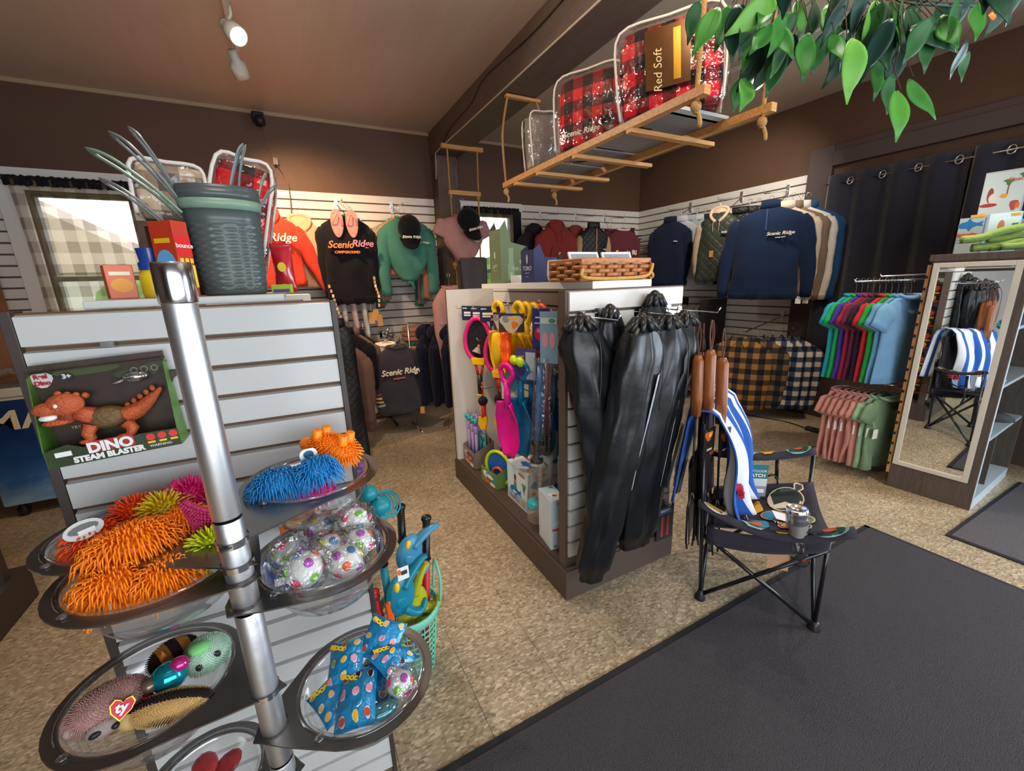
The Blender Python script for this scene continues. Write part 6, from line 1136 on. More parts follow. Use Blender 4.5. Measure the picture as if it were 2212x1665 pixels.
hairy('spiky_ball','red orange spiky ball with a swing tag in the rear left bowl',(x-.035,y-.03,z+.004),(.030,.028,.026),HR_,220,.022,.0016,.5,6); hairy('spiky_ball','red orange spiky ball beside the tagged one',(x+.01,y+.03,z+.012),(.030,.028,.026),HR_,200,.020,.0018,.1,7); hairy('spiky_ball','yellow spiky ball in the rear left bowl',(x+.06,y-.0,z+.020),(.026,.026,.024),HY,170,.022,.0019,.1,8); hairy('spiky_ball','magenta spiky ball in the rear left bowl',(x+.095,y+.030,z+.028),(.026,.024,.022),HM,170,.024,.0019,.1,9)
o=thing('swing_tag','oval silver tag on the red spiky ball','tag',(x-.035,y-.052,z+.040)); MB().prism(circle(.026,20,0,0,.016),.0012).build('card',mat('tag_silver','#a9a9a4',.4,.2),o); decal(o,[(C('#5a5c5a'),blob(0,.002,.02,.008)),(C('#dcdcd6'),rect(-.008,-.008,.014,.0))],-.0008); o.rotation_euler=(R(-20),R(-10),R(15))
x,y,z,r=BW['blue']
hairy('stringy_toy','blue stringy puppy lying at the left of the upper right bowl',(x-.058,y-.036,z+.014),(.042,.026,.024),HB,330,.022,.0012,1.0,10,rz=R(10)); o=hairy('stringy_toy','blue stringy puppy head resting in the upper right bowl',(x+.012,y-.046,z+.028),(.027,.024,.024),HB,220,.022,.0012,1.0,11)
o=hairy('stringy_toy','orange rubber puppy lying on its back in the upper right bowl',(x+.048,y+.028,z+.040),(.052,.034,.026),HO,420,.017,.0013,.5,12,rz=R(-38),tilt=(0,R(10)))
for a,b in ((-.03,-.012),(-.026,.014),(.03,-.012),(.032,.012)): MB().lathe([(.0095,0),(.010,.02),(.008,.022),(.0,.018)],12).build('paw',HO,o,(a,b,.022))
MB().ell((-.058,0,.0),(.020,.018,.016),12,8).build('muzzle',HO,o)
tg=thing('swing_tag','white cartoon shaped tag with red DOG word on the orange puppy','tag',(x+.0,y-.022,z+.052),R(10)); MB().prism(blob(0,0,.016,.020,20,0,.12),.001).build('card',PAPER,tg); decal(tg,[(C('#2a5a78'),blob(0,.006,.010,.008)),(C('#b3242c'),blob(.002,-.006,.010,.007))],-.0007); text('DOG',.009,C('#f2c8c8'),tg,(.002,-.003,-.006),ext=.0002,bold=.0003)
hairy('spiky_ball','magenta spiky ball seen through the upper right bowl',(x+.0,y+.0,z-.040),(.040,.034,.022),HM,160,.010,.0015,.1,13,up_only=False)
# ---- polka dot balls in wrappers
DOT=[C('#2f78b4'),C('#7cc02a'),C('#b040b8'),C('#d8d02a'),C('#e8336e'),C('#f0642a')]
CRINK=clearmat('crinkle_wrap',(.97,.98,.98),.13,.10,1.0,38)
def polka(label,loc,r,seed,wrap=1.45):
    o=thing('polka_ball',label,'ball',loc,0,'polka dot balls in clear wrappers'); rnd=random.Random(seed); o.rotation_euler=(rnd.uniform(-1,1),rnd.uniform(-1,1),rnd.uniform(0,6))
    MB().ell((0,0,0),(r,r,r),20,12).build('ball',mat('ball_white','#dcdcd8',.35),o); mb=MB(); ga=PI*(3-5**.5)
    for i in range(14):
        zz=1-2*(i+.5)/14; rr=math.sqrt(1-zz*zz); a=i*ga; nrm=Vector((rr*math.cos(a),rr*math.sin(a),zz)); M=nrm.to_track_quat('Z','Y').to_matrix().to_4x4(); M.translation=nrm*r*.985
        mb.lathe([(.0085,0),(.0075,.0016),(0,.0022)],10,i%6,M=M)
    mb.build('dots',DOT,o,fix=False)
    def fn(u,v):
        a=2*PI*u; q=(v-.5)*PI*.98; k=r*wrap*(1+.22*nz(math.cos(a)*2.2+seed,math.sin(a)*2.2,v*4)+.10*nz(math.cos(a)*6,math.sin(a)*6+seed,v*9)); return (k*math.cos(q)*math.cos(a),k*math.cos(q)*math.sin(a),k*.85*math.sin(q))
    MB().grid(fn,20,12,sm=False).build('clear_wrapper',CRINK,o,fix=False); return o
x,y,z,r=BW['polka']
for i,(a,b,c,rr) in enumerate([(-.058,-.012,.022,.029),(-.038,-.058,.014,.032),(.008,-.02,.016,.027),(.060,.030,.030,.030),(.032,-.052,.002,.030),(.058,-.022,.012,.028),(-.005,.05,.024,.028),(.02,.02,-.035,.03)]):
    polka('white ball with coloured dots in clear wrapper, %s of its bowl'%['left rear','front left','centre','right rear','front middle','right front','rear middle','bottom middle'][i],(x+a,y+b,z+c),rr,40+i)
# ---- blue printed surprise bags
BAGB=mat('bag_foil_blue','#1786bd',.22,.15,bump=.8,bs=35,coat=.5)
def sbag(label,loc,w,h_,rot,seed):
    o=thing('surprise_bag',label,'bag',loc,0,'blue printed surprise bags'); o.rotation_euler=rot; rnd=random.Random(seed)
    def sh(u,v,s): 
        q=math.sin(PI*u)**.6*math.sin(PI*v)**.6; return ((u-.5)*w*(1-.06*math.sin(PI*v)),(v-.5)*h_*(1-.05*math.sin(PI*u)),s*(.017*q+.003*q*nz(u*6+seed,v*6,s)))
    MB().grid(lambda u,v:sh(u,v,1),14,14).grid(lambda u,v:sh(1-u,v,-1),14,14).build('pouch',BAGB,o,fix=False)
    mb=MB(); ms=[C('#e2b86a'),C('#2a1c16'),C('#e08a9a'),C('#d9d8d2'),C('#e0b21a'),C('#7fb83a'),C('#b5482a')]
    for i in range(9):
        cu,cv=.16+.34*(i%3)+rnd.uniform(-.05,.05),.16+.34*(i//3)+rnd.uniform(-.05,.05); k=rnd.randrange(7); 
        for m_,s_ in ((3,1.0),(k if k!=3 else 0,.84)):
            P=[]
            for (px,py) in blob(0,0,.075*s_,.095*s_,10,rnd.uniform(0,3),.15): p=Vector(sh(min(.97,max(.03,cu+px)),min(.97,max(.03,cv+py)),1)); P.append(p+Vector((0,0,.0012 if m_==3 else .0019)))
            mb.add(P,[tuple(range(10))],m_)
    mb.build('print',ms,o,fix=False)['kind']='stuff'; 
    p=sh(.3,.8,1); text('MOOD',.011,C('#f0c81e'),o,(p[0],p[1],p[2]+.003),rot=(0,0,R(-20)),ext=.0004,bold=.0008)
    return o
x,y,z,r=BW['bags']
for i,(a,b,c,w_,h2,rt) in enumerate([(-.028,.035,.016,.075,.095,(R(22),R(-10),R(-20))),(.048,.045,.030,.080,.085,(R(28),R(16),R(-35))),(-.018,-.040,.002,.075,.115,(R(10),R(-6),R(-15))),(.06,.005,.014,.085,.07,(R(15),R(12),R(30))),(-.055,.0,-.012,.085,.08,(R(10),R(-20),R(20))),(.02,.0,-.02,.08,.09,(R(8),R(4),R(50)))]):
    sbag('blue foil surprise bag with creature stickers, %s in the lower right bowl'%['upper left','uppermost right','front','right','left edge','middle under the others'][i],(x+a,y+b,z+c),w_,h2,rt,60+i)
polka('white ball with coloured dots lying among the blue bags',(x+.062,y-.045,z-.004),.026,71)
o=thing('sequin_toy','glossy striped little toy at the front of the blue bags','toy',(x+.02,y-.075,z-.016)); MB().ell((0,0,0),(.03,.018,.016),12,8).build('body',mat('sequin','#5a8f9a',.15,.6,var=.9,vs=90),o); MB().ell((-.028,0,.006),(.013,.012,.012),10,7).build('head',mat('sequin','#5a8f9a',.15,.6),o)
# ---- plush toys
def plush(name,label,loc,rad,m,n,ln,seed,rz=0,tilt=(0,0)): return hairy(name,label,loc,rad,m,n,ln,.0007,.35,seed,rz,tilt)
def stripefur(name,c0,c1,f,ax='X'):
    if name in MATS: return MATS[name]
    m,nt,b=nodes(name); N=nt.nodes; L=nt.links; tc=N.new('ShaderNodeTexCoord'); sp=N.new('ShaderNodeSeparateXYZ'); L.new(tc.outputs['Object'],sp.inputs[0]); a=N.new('ShaderNodeMath'); a.operation='MULTIPLY_ADD'; a.inputs[1].default_value=f; a.inputs[2].default_value=50.2; L.new(sp.outputs[ax],a.inputs[0]); fr_=N.new('ShaderNodeMath'); fr_.operation='FRACT'; L.new(a.outputs[0],fr_.inputs[0]); g=N.new('ShaderNodeMath'); g.operation='LESS_THAN'; g.inputs[1].default_value=.5; L.new(fr_.outputs[0],g.inputs[0]); mx=N.new('ShaderNodeMix'); mx.data_type='RGBA'; mx.inputs[6].default_value=(*hexc(c0),1); mx.inputs[7].default_value=(*hexc(c1),1); L.new(g.outputs[0],mx.inputs[0]); L.new(mx.outputs[2],b.inputs['Base Color']); b.inputs['Roughness'].default_value=.95; MATS[name]=m; return m
x,y,z,r=BW['plush']
FUR1=mat('fur_rose','#b98f86',.95,var=.3,vs=120); FUR2=stripefur('fur_stripe','#d9b372','#33241e',26,'Y'); FUR3=mat('fur_mint','#b9d8bf',.95,var=.5,vs=18); FUR4=stripefur('fur_tiger','#b5803a','#2a1a12',30,'X')
o=plush('plush_sloth','curly dusty pink plush with a red heart tag at the left of the plush bowl',(x-.055,y-.018,z+.008),(.052,.036,.030),FUR1,1500,.007,80,R(20))
MB().ell((-.01,-.034,-.010),(.024,.014,.014),12,8).build('face',mat('fur_face','#a08f86',.9),o); MB().ell((-.020,-.046,-.006),(.008,.004,.005),10,6).build('eye',BLACKP,o); MB().ell((.004,-.047,-.009),(.006,.004,.005),10,6).build('eye',BLACKP,o); MB().ell((-.048,-.014,-.004),(.008,.007,.010),8,6).build('ear',mat('fur_face','#a08f86',.9),o)
hp=[(0,-.016),(.012,-.004),(.015,.006),(.010,.013),(.003,.011),(0,.007),(-.003,.011),(-.010,.013),(-.015,.006),(-.012,-.004)]
tg=thing('heart_tag','red heart shaped tag with white ty letters on the pink plush','tag',(x-.026,y-.052,z+.020),R(25)); tg.rotation_euler=(R(-28),R(25),R(20)); MB().prism([(a*1.12,b*1.12) for a,b in hp],.0012).build('gold_edge',mat('tag_gold','#d8a83a',.3,.6),tg); decal(tg,[(C('#cf1f34'),hp)],-.0009); text('ty',.020,PAPER,tg,(-.001,-.003,.0015),ext=.0003,bold=.0008)
o=plush('plush_stripe','brown and cream striped plush lying along the front of the plush bowl',(x+.038,y-.062,z-.004),(.064,.026,.022),FUR2,1300,.005,81,R(-14)); MB().ell((-.06,.0,-.004),(.02,.02,.016),10,7).build('rump',FUR2,o)
o=plush('plush_tiger','orange and black striped plush at the rear of the plush bowl',(x+.018,y+.058,z+.002),(.040,.030,.026),FUR4,900,.005,82,R(30)); MB().prism([(-.006,0),(.006,0),(0,.016)],.006).build('ear',mat('fur_ear','#d9703a',.9),o,(-.018,-.02,.020))
o=plush('plush_mint','mint green and white plush at the right of the plush bowl',(x+.076,y+.026,z+.004),(.036,.036,.032),FUR3,1000,.006,83)
for a,b,c in ((-.006,-.036,.004),(.022,-.026,.012)): MB().ell((a,b,c),(.006,.004,.007),10,6).build('eye',BLACKP,o)
MB().ell((-.006,-.01,.026),(.020,.016,.010),10,6).build('green_patch',mat('fur_lime','#7ed07a',.95),o)
o=thing('sequin_plush','shiny teal and pink patterned plush in the middle of the plush bowl','toy',(x+.026,y-.008,z+.012)); SQ=mat('sequin_teal','#1f9fb4',.12,.7,var=.5,vs=60); MB().ell((0,0,0),(.028,.026,.026),14,9).build('body',SQ,o); MB().ell((.018,.0,.018),(.016,.014,.013),10,7).build('pink_wing',mat('sequin_pink','#d83a86',.15,.6),o); MB().ell((-.024,-.01,.004),(.014,.014,.014),10,7).build('spotted_head',mat('sequin_spot','#6a5a4a',.2,.4,var=.95,vs=150),o); MB().ell((-.03,-.02,-.016),(.013,.012,.012),10,7).build('red_paw',mat('sequin_red','#b5243a',.2,.5),o)
x,y,z,r=BW['low']
for i in range(7):
    a=i*2.4; o=thing('candy_pouch','small red and orange patterned pouch, %s in the lowest bowl'%['first','second','third','fourth','fifth','sixth','seventh'][i],'package',(x+.04*math.cos(a)*(i>0),y+.04*math.sin(a)*(i>0),z-.03+.004*i),a,'small pouches in the lowest bowl'); MB().ell((0,0,0),(.03,.022,.009),12,7).build('pouch',mat('pouch_mix%d'%(i%3),['#b53a3a','#c97a2a','#a8485a'][i%3],.3,var=.7,vs=70),o)
# ---- packets hung on the front of the near display, behind the bowls
card('orange_pack','orange hanging packet on the near slat display behind the dotted balls','package',(-.055,1.035,1.03),LA,.09,.10,'#d0641a',[(C('#b5301e'),blob(-.02,-.04,.02,.014,9,0,.4)),(C('#e8c02a'),rect(-.03,-.08,.03,-.07))])
card('blue_pack','dark blue packet with white print low on the near slat display','package',(-.10,1.035,.88),LA,.10,.13,'#20386a',[(C('#dcdcd8'),rect(-.03,-.08,.02,-.06)),(C('#3a62a0'),blob(.01,-.03,.03,.018))])
# ---- things at the display's right edge
o=thing('bottle_toy','teal rubber dumbbell toy hanging beyond the right edge of the near display','toy',(.125,1.22,.86)); TL=plas('rubber_teal','#137f8e',.4)
mb=MB()
for k in range(5): mb.tube([(-.03+.016*k,0,.0),(-.03+.016*k,-.0,-.0001)],.001,4)
MB().ell((.0,0,.03),(.028,.028,.026),14,9).ell((.03,0,-.02),(.034,.032,.030),14,9).build('body',TL,o)
for k in range(6): MB().tube([(.034*math.cos(a)+.03-.022+.01*k,.034*math.sin(a)*.9,-.02+.03*math.sin(a)) for a in [PI*2*i/12 for i in range(12)]],.003,5,closed=True).build('rib',TL,o)
MB().tube([(0,0,.05),(-.02,-.02,.11),(-.05,-.06,.13)],.003,6).build('cord',TL,o)
o=thing('grape_toy','purple bead toy behind the upper right bowl','toy',(.10,1.20,.945)); 
for k in range(4): MB().ell((.012*(k%2),.0,.016*k),(.013,.013,.013),10,7).build('bead',plas('bead_purple','#7a2a8a',.35),o)
MB().tube([(0,0,.05),(-.02,-.05,.10)],.002,5).build('cord',plas('bead_purple','#7a2a8a',.35),o)
# ---- mint basket of foam toys on the floor
bx_,by_=.235,1.40
o=thing('mint_basket','mint green perforated plastic basket standing by the near display','basket',(bx_,by_,0)); MINT=plas('mint_plastic','#6fc0a6',.4)
H=.30; n=30
MB().lathe([(0,.0),(.078,.0),(.08,.01),(.0,.012)],24).build('basket_floor',MINT,o)
for k in range(n):
    a=2*PI*k/n; MB().tube([(lerp(.08,.115,t)*math.cos(a),lerp(.08,.115,t)*math.sin(a),t*H) for t in (0,.5,1)],.0042,5,sq=.5).build('upright_strip',MINT,o)
for k in range(10):
    t=.06+.9*k/10; r=lerp(.08,.115,t); MB().tube([(r*math.cos(2*PI*i/24),r*math.sin(2*PI*i/24),t*H) for i in range(24)],.0035,5,closed=True).build('hoop_strip',MINT,o)
MB().lathe([(.112,H-.035),(.119,H-.033),(.121,H),(.116,H+.003),(.112,H)],32).build('rim',MINT,o)
for sd in (-1,1): MB().tube(spline([(sd*.118,-.045,H),(sd*.125,-.04,H+.10),(sd*.122,0,H+.15),(sd*.125,.04,H+.10),(sd*.118,.045,H)],5),.0055,6).build('loop_handle',MINT,o)
def fsword(label,loc,rot,c,L=.62,grip='#0d0d0f',gl=.14):
    o=thing('foam_sword',label,'toy',loc,0,'foam swords in the mint basket'); o.rotation_euler=rot; m=plas('foam_'+c.strip('#'),c,.5)
    MB().tube([(0,0,0),(0,0,L)],.020,12,sq=.7).build('blade',m,o); MB().tube([(0,0,L),(0,0,L+.012),(0,0,L+gl)],[.024,.019,.018],12,sq=.8).build('grip',plas('grip_'+grip.strip('#'),grip,.35),o); MB().ell((0,0,L+gl),(.021,.017,.016),10,6).build('pommel',plas('grip_'+grip.strip('#'),grip,.35),o); return o
fsword('red foam sword with black grip at the back of the mint basket',(bx_-.01,by_+.03,.02),(R(-3),R(3),0),'#c5202a',.52); fsword('teal foam sword with tall black grip in the mint basket',(bx_-.055,by_-.0,.02),(R(2),R(-2),0),'#177f93',.50,gl=.2); fsword('red foam sword with black grip at the right of the mint basket',(bx_+.055,by_+.02,.02),(R(0),R(5),0),'#c5202a',.44,gl=.17); fsword('red foam sword low at the left of the mint basket',(bx_-.075,by_-.02,.02),(0,R(-6),0),'#b01f2a',.38,'#b01f2a',.02)
def hand(label,loc,rot,m,s=1.0):
    o=thing('foam_blaster',label,'toy',loc,0); o.rotation_euler=rot
    MB().ell((0,0,0),(.058*s,.022,.085*s),16,10).tube(spline([(.01*s,0,.03*s),(.045*s,0,.08*s),(.085*s,0,.12*s),(.11*s,0,.125*s)],4),[.034*s,.033*s,.032*s,.031*s,.030*s,.028*s,.026*s,.024*s,.022*s,.020*s,.018*s,.016*s,.012*s],10,sq=.6).tube(spline([(.01*s,0,-.05*s),(.05*s,0,-.085*s),(.085*s,0,-.085*s),(.10*s,0,-.05*s)],4),[.034*s,.033*s,.032*s,.031*s,.029*s,.028*s,.026*s,.024*s,.022*s,.020*s,.018*s,.015*s,.010*s],10,sq=.6).build('shell',m,o); MB().ell((.0,-.014,-.02*s),(.03*s,.010,.03*s),12,8).build('boss',m,o); MB().ell((-.02*s,-.016,.045*s),(.012*s,.008,.02*s),10,6).build('inset',YEL,o); return o
TB_=plas('toy_teal','#137a92',.3); TG=plas('toy_olive','#a9a81c',.3)
hand('teal plastic bubble blaster at the front of the mint basket',(bx_-.03,by_-.06,.40),(R(-6),R(6),R(8)),TB_,.95); hand('pale blue plastic bubble blaster behind the teal one',(bx_+.025,by_-.015,.53),(R(-4),R(18),R(0)),plas('toy_blue','#3f86a8',.3),.85); hand('lime olive plastic bubble blaster under the teal one',(bx_+.02,by_-.035,.34),(R(0),R(-14),R(4)),TG,.9); hand('olive plastic blaster lying lowest in the mint basket',(bx_-.01,by_-.04,.26),(R(0),R(70),R(0)),TG,.7)
o=thing('barcode_tag','white barcode tag with orange edge on the teal blaster','tag',(bx_-.02,by_-.105,.545),R(6)); MB().bb((-.02,-.0005,-.05),(.02,.0005,0)).build('card',PAPER,o); decal(o,[(C('#e06a1e'),blob(-.014,-.016,.006,.012)),(C('#3a3a3a'),rect(-.008,-.03,.014,-.014))],-.0008)
o=thing('orange_pistol','small orange toy trigger at the left of the mint basket','toy',(bx_-.075,by_-.07,.36)); MB().prism([(-.012,-.05),(.012,-.05),(.014,.03),(.0,.05),(-.014,.03)],.02).build('shell',ORG,o,bev=.006)
# ================================================================ left background
fz=thing('ice_cream_freezer','blue chest freezer with a curved glass lid and MARS lettering at the far left','freezer',(-1.38,4.20,0)); FB=mat('freezer_white','#c9c2b2',.4)
MB().bb((-.56,-.30,.10),(.56,.30,.86)).build('cabinet',FB,fz,bev=.01); MB().bb((-.57,-.31,.86),(.57,.31,.92)).build('lid_frame',FB,fz,bev=.008)
MB().grid(lambda u,v:(-.53+1.06*u,-.29+.58*v,.92+.10*math.sin(PI*v)),8,12,th=.004).build('curved_lid',clearmat('lid_glass',(.85,.92,.95),.35,.06),fz)
def freezermat():
    m,nt,b=nodes('freezer_print'); N=nt.nodes; L=nt.links; tc=N.new('ShaderNodeTexCoord'); sp=N.new('ShaderNodeSeparateXYZ'); L.new(tc.outputs['Object'],sp.inputs[0]); n=N.new('ShaderNodeTexNoise'); n.inputs['Scale'].default_value=6; n.inputs['Detail'].default_value=6; a=N.new('ShaderNodeMath'); a.operation='MULTIPLY_ADD'; a.inputs[1].default_value=.35; L.new(n.outputs['Fac'],a.inputs[0]); L.new(sp.outputs['Z'],a.inputs[2]); cr=N.new('ShaderNodeValToRGB'); e=cr.color_ramp.elements; e[0].position=.25; e[0].color=(*hexc('#8fb4cf'),1); e[1].position=.75; e[1].color=(*hexc('#0d2f66'),1); x_=cr.color_ramp.elements.new(.45); x_.color=(*hexc('#2f64a0'),1); L.new(a.outputs[0],cr.inputs[0]); L.new(cr.outputs[0],b.inputs['Base Color']); b.inputs['Roughness'].default_value=.4; return m
MB().bb((-.555,-.306,.11),(.555,-.302,.84)).build('printed_front',freezermat(),fz); text('MARS',.185,C('#e2d3ac'),fz,(-.235,-.312,.70),ext=.001,bold=.004,name='lettering',sx=1.2)
for a in (-.5,.5):
    for b in (-.24,.24): MB().lathe([(0,0),(.03,.01),(.035,.05),(.01,.10)],10).build('caster',BLACKP,fz,(a,b,0))
o=thing('wooden_post','orange brown wooden cupboard side at the far left edge','cupboard',(-2.42,4.70,0)); MB().bb((-.40,-.20,0),(.39,.20,2.0)).build('side',woodmat('pine_dark','#7a4a20','#9c6430',4,.5,(6,6,1)),o); MB().bb((.10,-.23,1.05),(.34,-.20,1.08)).build('white_bracket',WHITEP,o); MB().bb((-.41,-.21,1.96),(.40,.21,2.0)).build('top_board',woodmat('pine_dark','#7a4a20','#9c6430'),o)
o=thing('side_gondola','dark edged white display unit cut by the left frame edge','gondola',(-1.80,2.2,0)); MB().bb((-.43,-.85,0),(.43,.58,.17)).build('base',DKE,o,bev=.004); MB().bb((-.40,.44,.17),(.385,.48,1.25)).build('end_panel',SLATW,o); MB().bb((.385,.435,.17),(.405,.485,1.25)).build('edge_strip',DKE,o); MB().bb((-.02,-.85,.17),(.02,.44,1.25)).build('spine',SLATW,o); MB().bb((-.43,.0-.85,.17),(.43,.58,.18)).build('deck',DKE,o)
for i,(a,b,c,l) in enumerate([(.22,.20,'#b3202a','red'),(.26,.32,'#1d2a4a','navy'),(.16,.05,'#c23a52','pink'),(.28,-.1,'#b3202a','second red')]):
    g=thing('shoe_toy','%s plastic water shoe lying on the left display deck'%l,'shoe',(-1.80+a,2.2+b,.181),R(40+10*i)); MB().rings([[(.045*s*math.cos(2*PI*j/16),.11*s2*math.sin(2*PI*j/16),zz) for j in range(16)] for zz,s,s2 in ((0,1,1),(.02,1.02,1.02),(.05,.8,.7),(.07,.55,.4))]).build('upper',plas('shoe_'+c.strip('#'),c,.4),g); MB().rings([[(.048*math.cos(2*PI*j/16),.114*math.sin(2*PI*j/16),zz) for j in range(16)] for zz in (0,.012)]).build('sole',BLACKP,g)
# ================================================================ mirror cabinet on the right
cb=thing('mirror_cabinet','tall brown cabinet with a white framed mirror on its side, at the right','cabinet',(3.595,1.165,0),R(3))
CW,CD,CH=.415,.86,1.578; CABM=woodmat('cabinet_brown','#4a4038','#5f5248',7,.5,(10,10,1),.05); WSH=mat('shelf_edge_white','#b9c2c8',.35)
MB().bb((0,-CW,0),(.022,0,CH-.04)).build('mirror_side',CABM,cb); MB().bb((-.012,-CW-.012,CH-.04),(CD,.012,CH)).build('top_panel',CABM,cb,bev=.002)
MB().bb((CD-.022,-CW,0),(CD,0,CH-.04)).build('far_side',CABM,cb); MB().bb((.022,-.015,0),(CD-.022,0,CH-.04)).build('back_panel',CABM,cb)
MB().bb((.022,-CW,.0),(CD-.022,-.015,.07)).build('plinth',WSH,cb); MB().bb((.35,-CW+.02,.07),(.365,-.015,.46)).build('divider',CABM,cb)
for z in (.46,.80,1.15): MB().bb((.022,-CW+.004,z-.010),(CD-.022,-.015,z+.010)).build('shelf',mat('shelf_white_glass','#aeb8be',.25,coat=.4),cb)
MB().bb((-.0005,-CW-.003,.0),(.010,-CW,CH-.04)).bb((.010,-CW-.003,.07),(.022,-CW,CH-.04)).build('edge_trim',WSH,cb)
FRM=mat('mirror_frame','#cfc8b8',.45)
m0,m1,zz0,zz1=-CW+.035,-.012,.178,1.527; fw=.028
mf=MB().bb((-.016,m0,zz0),(0,m0+fw,zz1)).bb((-.016,m1-fw,zz0),(0,m1,zz1)).bb((-.016,m0+fw,zz0),(0,m1-fw,zz0+fw)).bb((-.016,m0+fw,zz1-fw),(0,m1-fw,zz1)).build('mirror_frame',FRM,cb,bev=.002)
MB().bb((-.006,m0+fw,zz0+fw),(-.002,m1-fw,zz1-fw)).build('mirror_glass',mat('mirror',(.86,.88,.88),.015,1.0),cb)
# slotted pine uprights on the back corner
MB().bb((.0,.0,.10),(.05,.018,CH-.06)).build('slotted_upright',PINE,cb); MB().bb((.42,.0,.10),(.47,.018,CH-.06)).build('slotted_upright',PINE,cb)
for k in range(18): MB().bb((-.004,.006,.16+.075*k),(.012,.022,.178+.075*k)).build('slot_clip',BLACKP,cb)
MB().tube([(.12,.02,1.43),(.12,.425,1.418),(.12,.435,1.435)],.006,8).tube([(.30,.02,1.46),(.30,.34,1.45),(.30,.35,1.467)],.006,8).build('hang_bar',CHROME,cb)
MB().tube([(.12,.02,.70),(.12,.40,.69)],.006,8).build('hang_bar',CHROME,cb)
def cl(v): return cb.matrix_basis@Vector(v)
bpy.context.view_layer.update()
def cabpt(x,y,z): 
    a=R(3); return (3.595+x*math.cos(a)-y*math.sin(a),1.165+x*math.sin(a)+y*math.cos(a),z)
tees=[('#1f8f9c','teal'),('#1f9a4a','bright green'),('#43308c','purple'),('#8a1f3a','crimson'),('#5a2038','wine'),('#241c2c','black plum'),('#b5202c','red'),('#1f8f3a','kelly green'),('#5f8fb4','pale blue'),('#6f9cc0','light blue nearest the mirror')]
for i,(c,nm) in enumerate(tees):
    garment('t_shirt','%s short-sleeved shirt on the rack beside the mirror cabinet'%nm,'shirt',cabpt(.12,.415-.034*i,1.445),R(-14),F(c),W=.42,L=.60,th=.022,sleeve='short',hang=.12,seed=200+i,n=20,rows=9,slope=.06,hangm=HANGP,fold=.008,group='short-sleeved shirts beside the mirror cabinet')
low=['#c08478']*6+['#8aa888','#6f8a68']
for i,c in enumerate(low):
    garment('t_shirt',('dusty pink small shirt, %s from the far end of the lower bar'%['first','second','third','fourth','fifth','sixth'][i]) if i<6 else ['pale green small shirt beside the pink ones on the lower bar','sage green small shirt nearest the mirror on the lower bar'][i-6],'shirt',cabpt(.12,.40-.040*i,.715),R(-12),F(c),W=.34,L=.54,th=.024,sleeve='short',ln=.14,hang=.10,seed=220+i,n=18,rows=8,slope=.05,hangm=HANGP,tagp=(-.13,-.26,PAPER),group='small shirts on the lower bar')
# ---- on top of the cabinet
ZC=CH+.0008
p=cabpt(.52,-.13,ZC); carton('float_box','tall float box with palm trees standing on the mirror cabinet','box',p,R(-84),.18,.07,.50,'#b9c3c2',front=[(C('#c4d4d8'),rect(-.088,.24,.088,.49)),(C('#a83a3a'),blob(-.05,.30,.04,.012)),(C('#8a4a3a'),blob(-.05,.36,.014,.045)),(C('#d8d4cc'),blob(-.035,.34,.02,.03)),(C('#3f7a4a'),blob(.02,.43,.02,.018,9,0,.5)),(C('#7a5a3a'),rect(.018,.35,.024,.42)),(C('#d8a23a'),blob(.01,.35,.016,.012)),(C('#b04a4a'),blob(.06,.29,.018,.03,10,0,.2)),(C('#d8702a'),rect(.066,.27,.084,.30)),(C('#3f7a4a'),blob(.08,.46,.02,.014,9,0,.4))],txt=[('Float',.03,.045,.44,'#c8603a','f')])
p=cabpt(.25,-.085,ZC); carton('float_box','blue whale float box at the near left on top of the cabinet','box',p,R(-86),.11,.06,.215,'#9fb4bd',front=[(C(WB),whale(-.01,.17,1.0)),(C(OR),rect(-.01,.215,.05,.23)),(C(RO),rect(-.05,.11,.03,.122)),(C(GRY),rect(-.05,.09,.04,.094)),(C(GRY),rect(-.05,.075,.03,.079))],txt=[('Ride-On',.026,-.01,.116,RO,'f')])
p=cabpt(.24,-.22,ZC); carton('float_box','glossy bright blue float box with a swimmer on the cabinet top','box',p,R(-80),.13,.05,.225,'#8fc8e8',front=[(C('#cfeaf6'),rect(-.062,.12,.062,.223)),(C('#4f9fd0'),rect(-.062,.02,.062,.11)),(C(SKN),blob(-.01,.15,.014,.035)),(C(WB),blob(.0,.10,.04,.03,12,0,.2)),(C('#d8a03a'),rect(.02,.205,.058,.218)),(C(GRN),blob(.045,.15,.012,.016,9,0,.4))],coat=.8)
FOAM=mat('foam_green','#7d9a52',.8,bump=.5,bs=60)
for i,(y0,z,dx,rr) in enumerate([(-.150,.028,.02,.028),(-.215,.026,.05,.026),(-.105,.078,-.01,.028),(-.20,.074,.05,.024),(-.27,.026,.03,.024)]):
    o=thing('pool_noodle','green foam pool noodle, %s of the bunch on the cabinet'%['lower left','lowest right','middle','upper right','topmost'][i],'noodle',cabpt(.02+dx,y0,ZC+z),R(9.8),'green pool noodles on the cabinet')
    MB().tube(spline([(0,0,0),(.03,-.08,.006),(.06,-.16,.022+.008*i),(.12,-.26,.035+.01*i)],5),rr,12,sq=.8).build('foam_tube',FOAM,o)
o=thing('vinyl_bag','clear vinyl packet with dark print lying behind the noodles','package',cabpt(.55,-.31,ZC),R(3)); MB().bb((-.10,-.08,0),(.16,.08,.20)).build('packet',mat('packet_grey','#8a8a8a',.2,var=.6,vs=30,coat=.5),o,bev=.02)
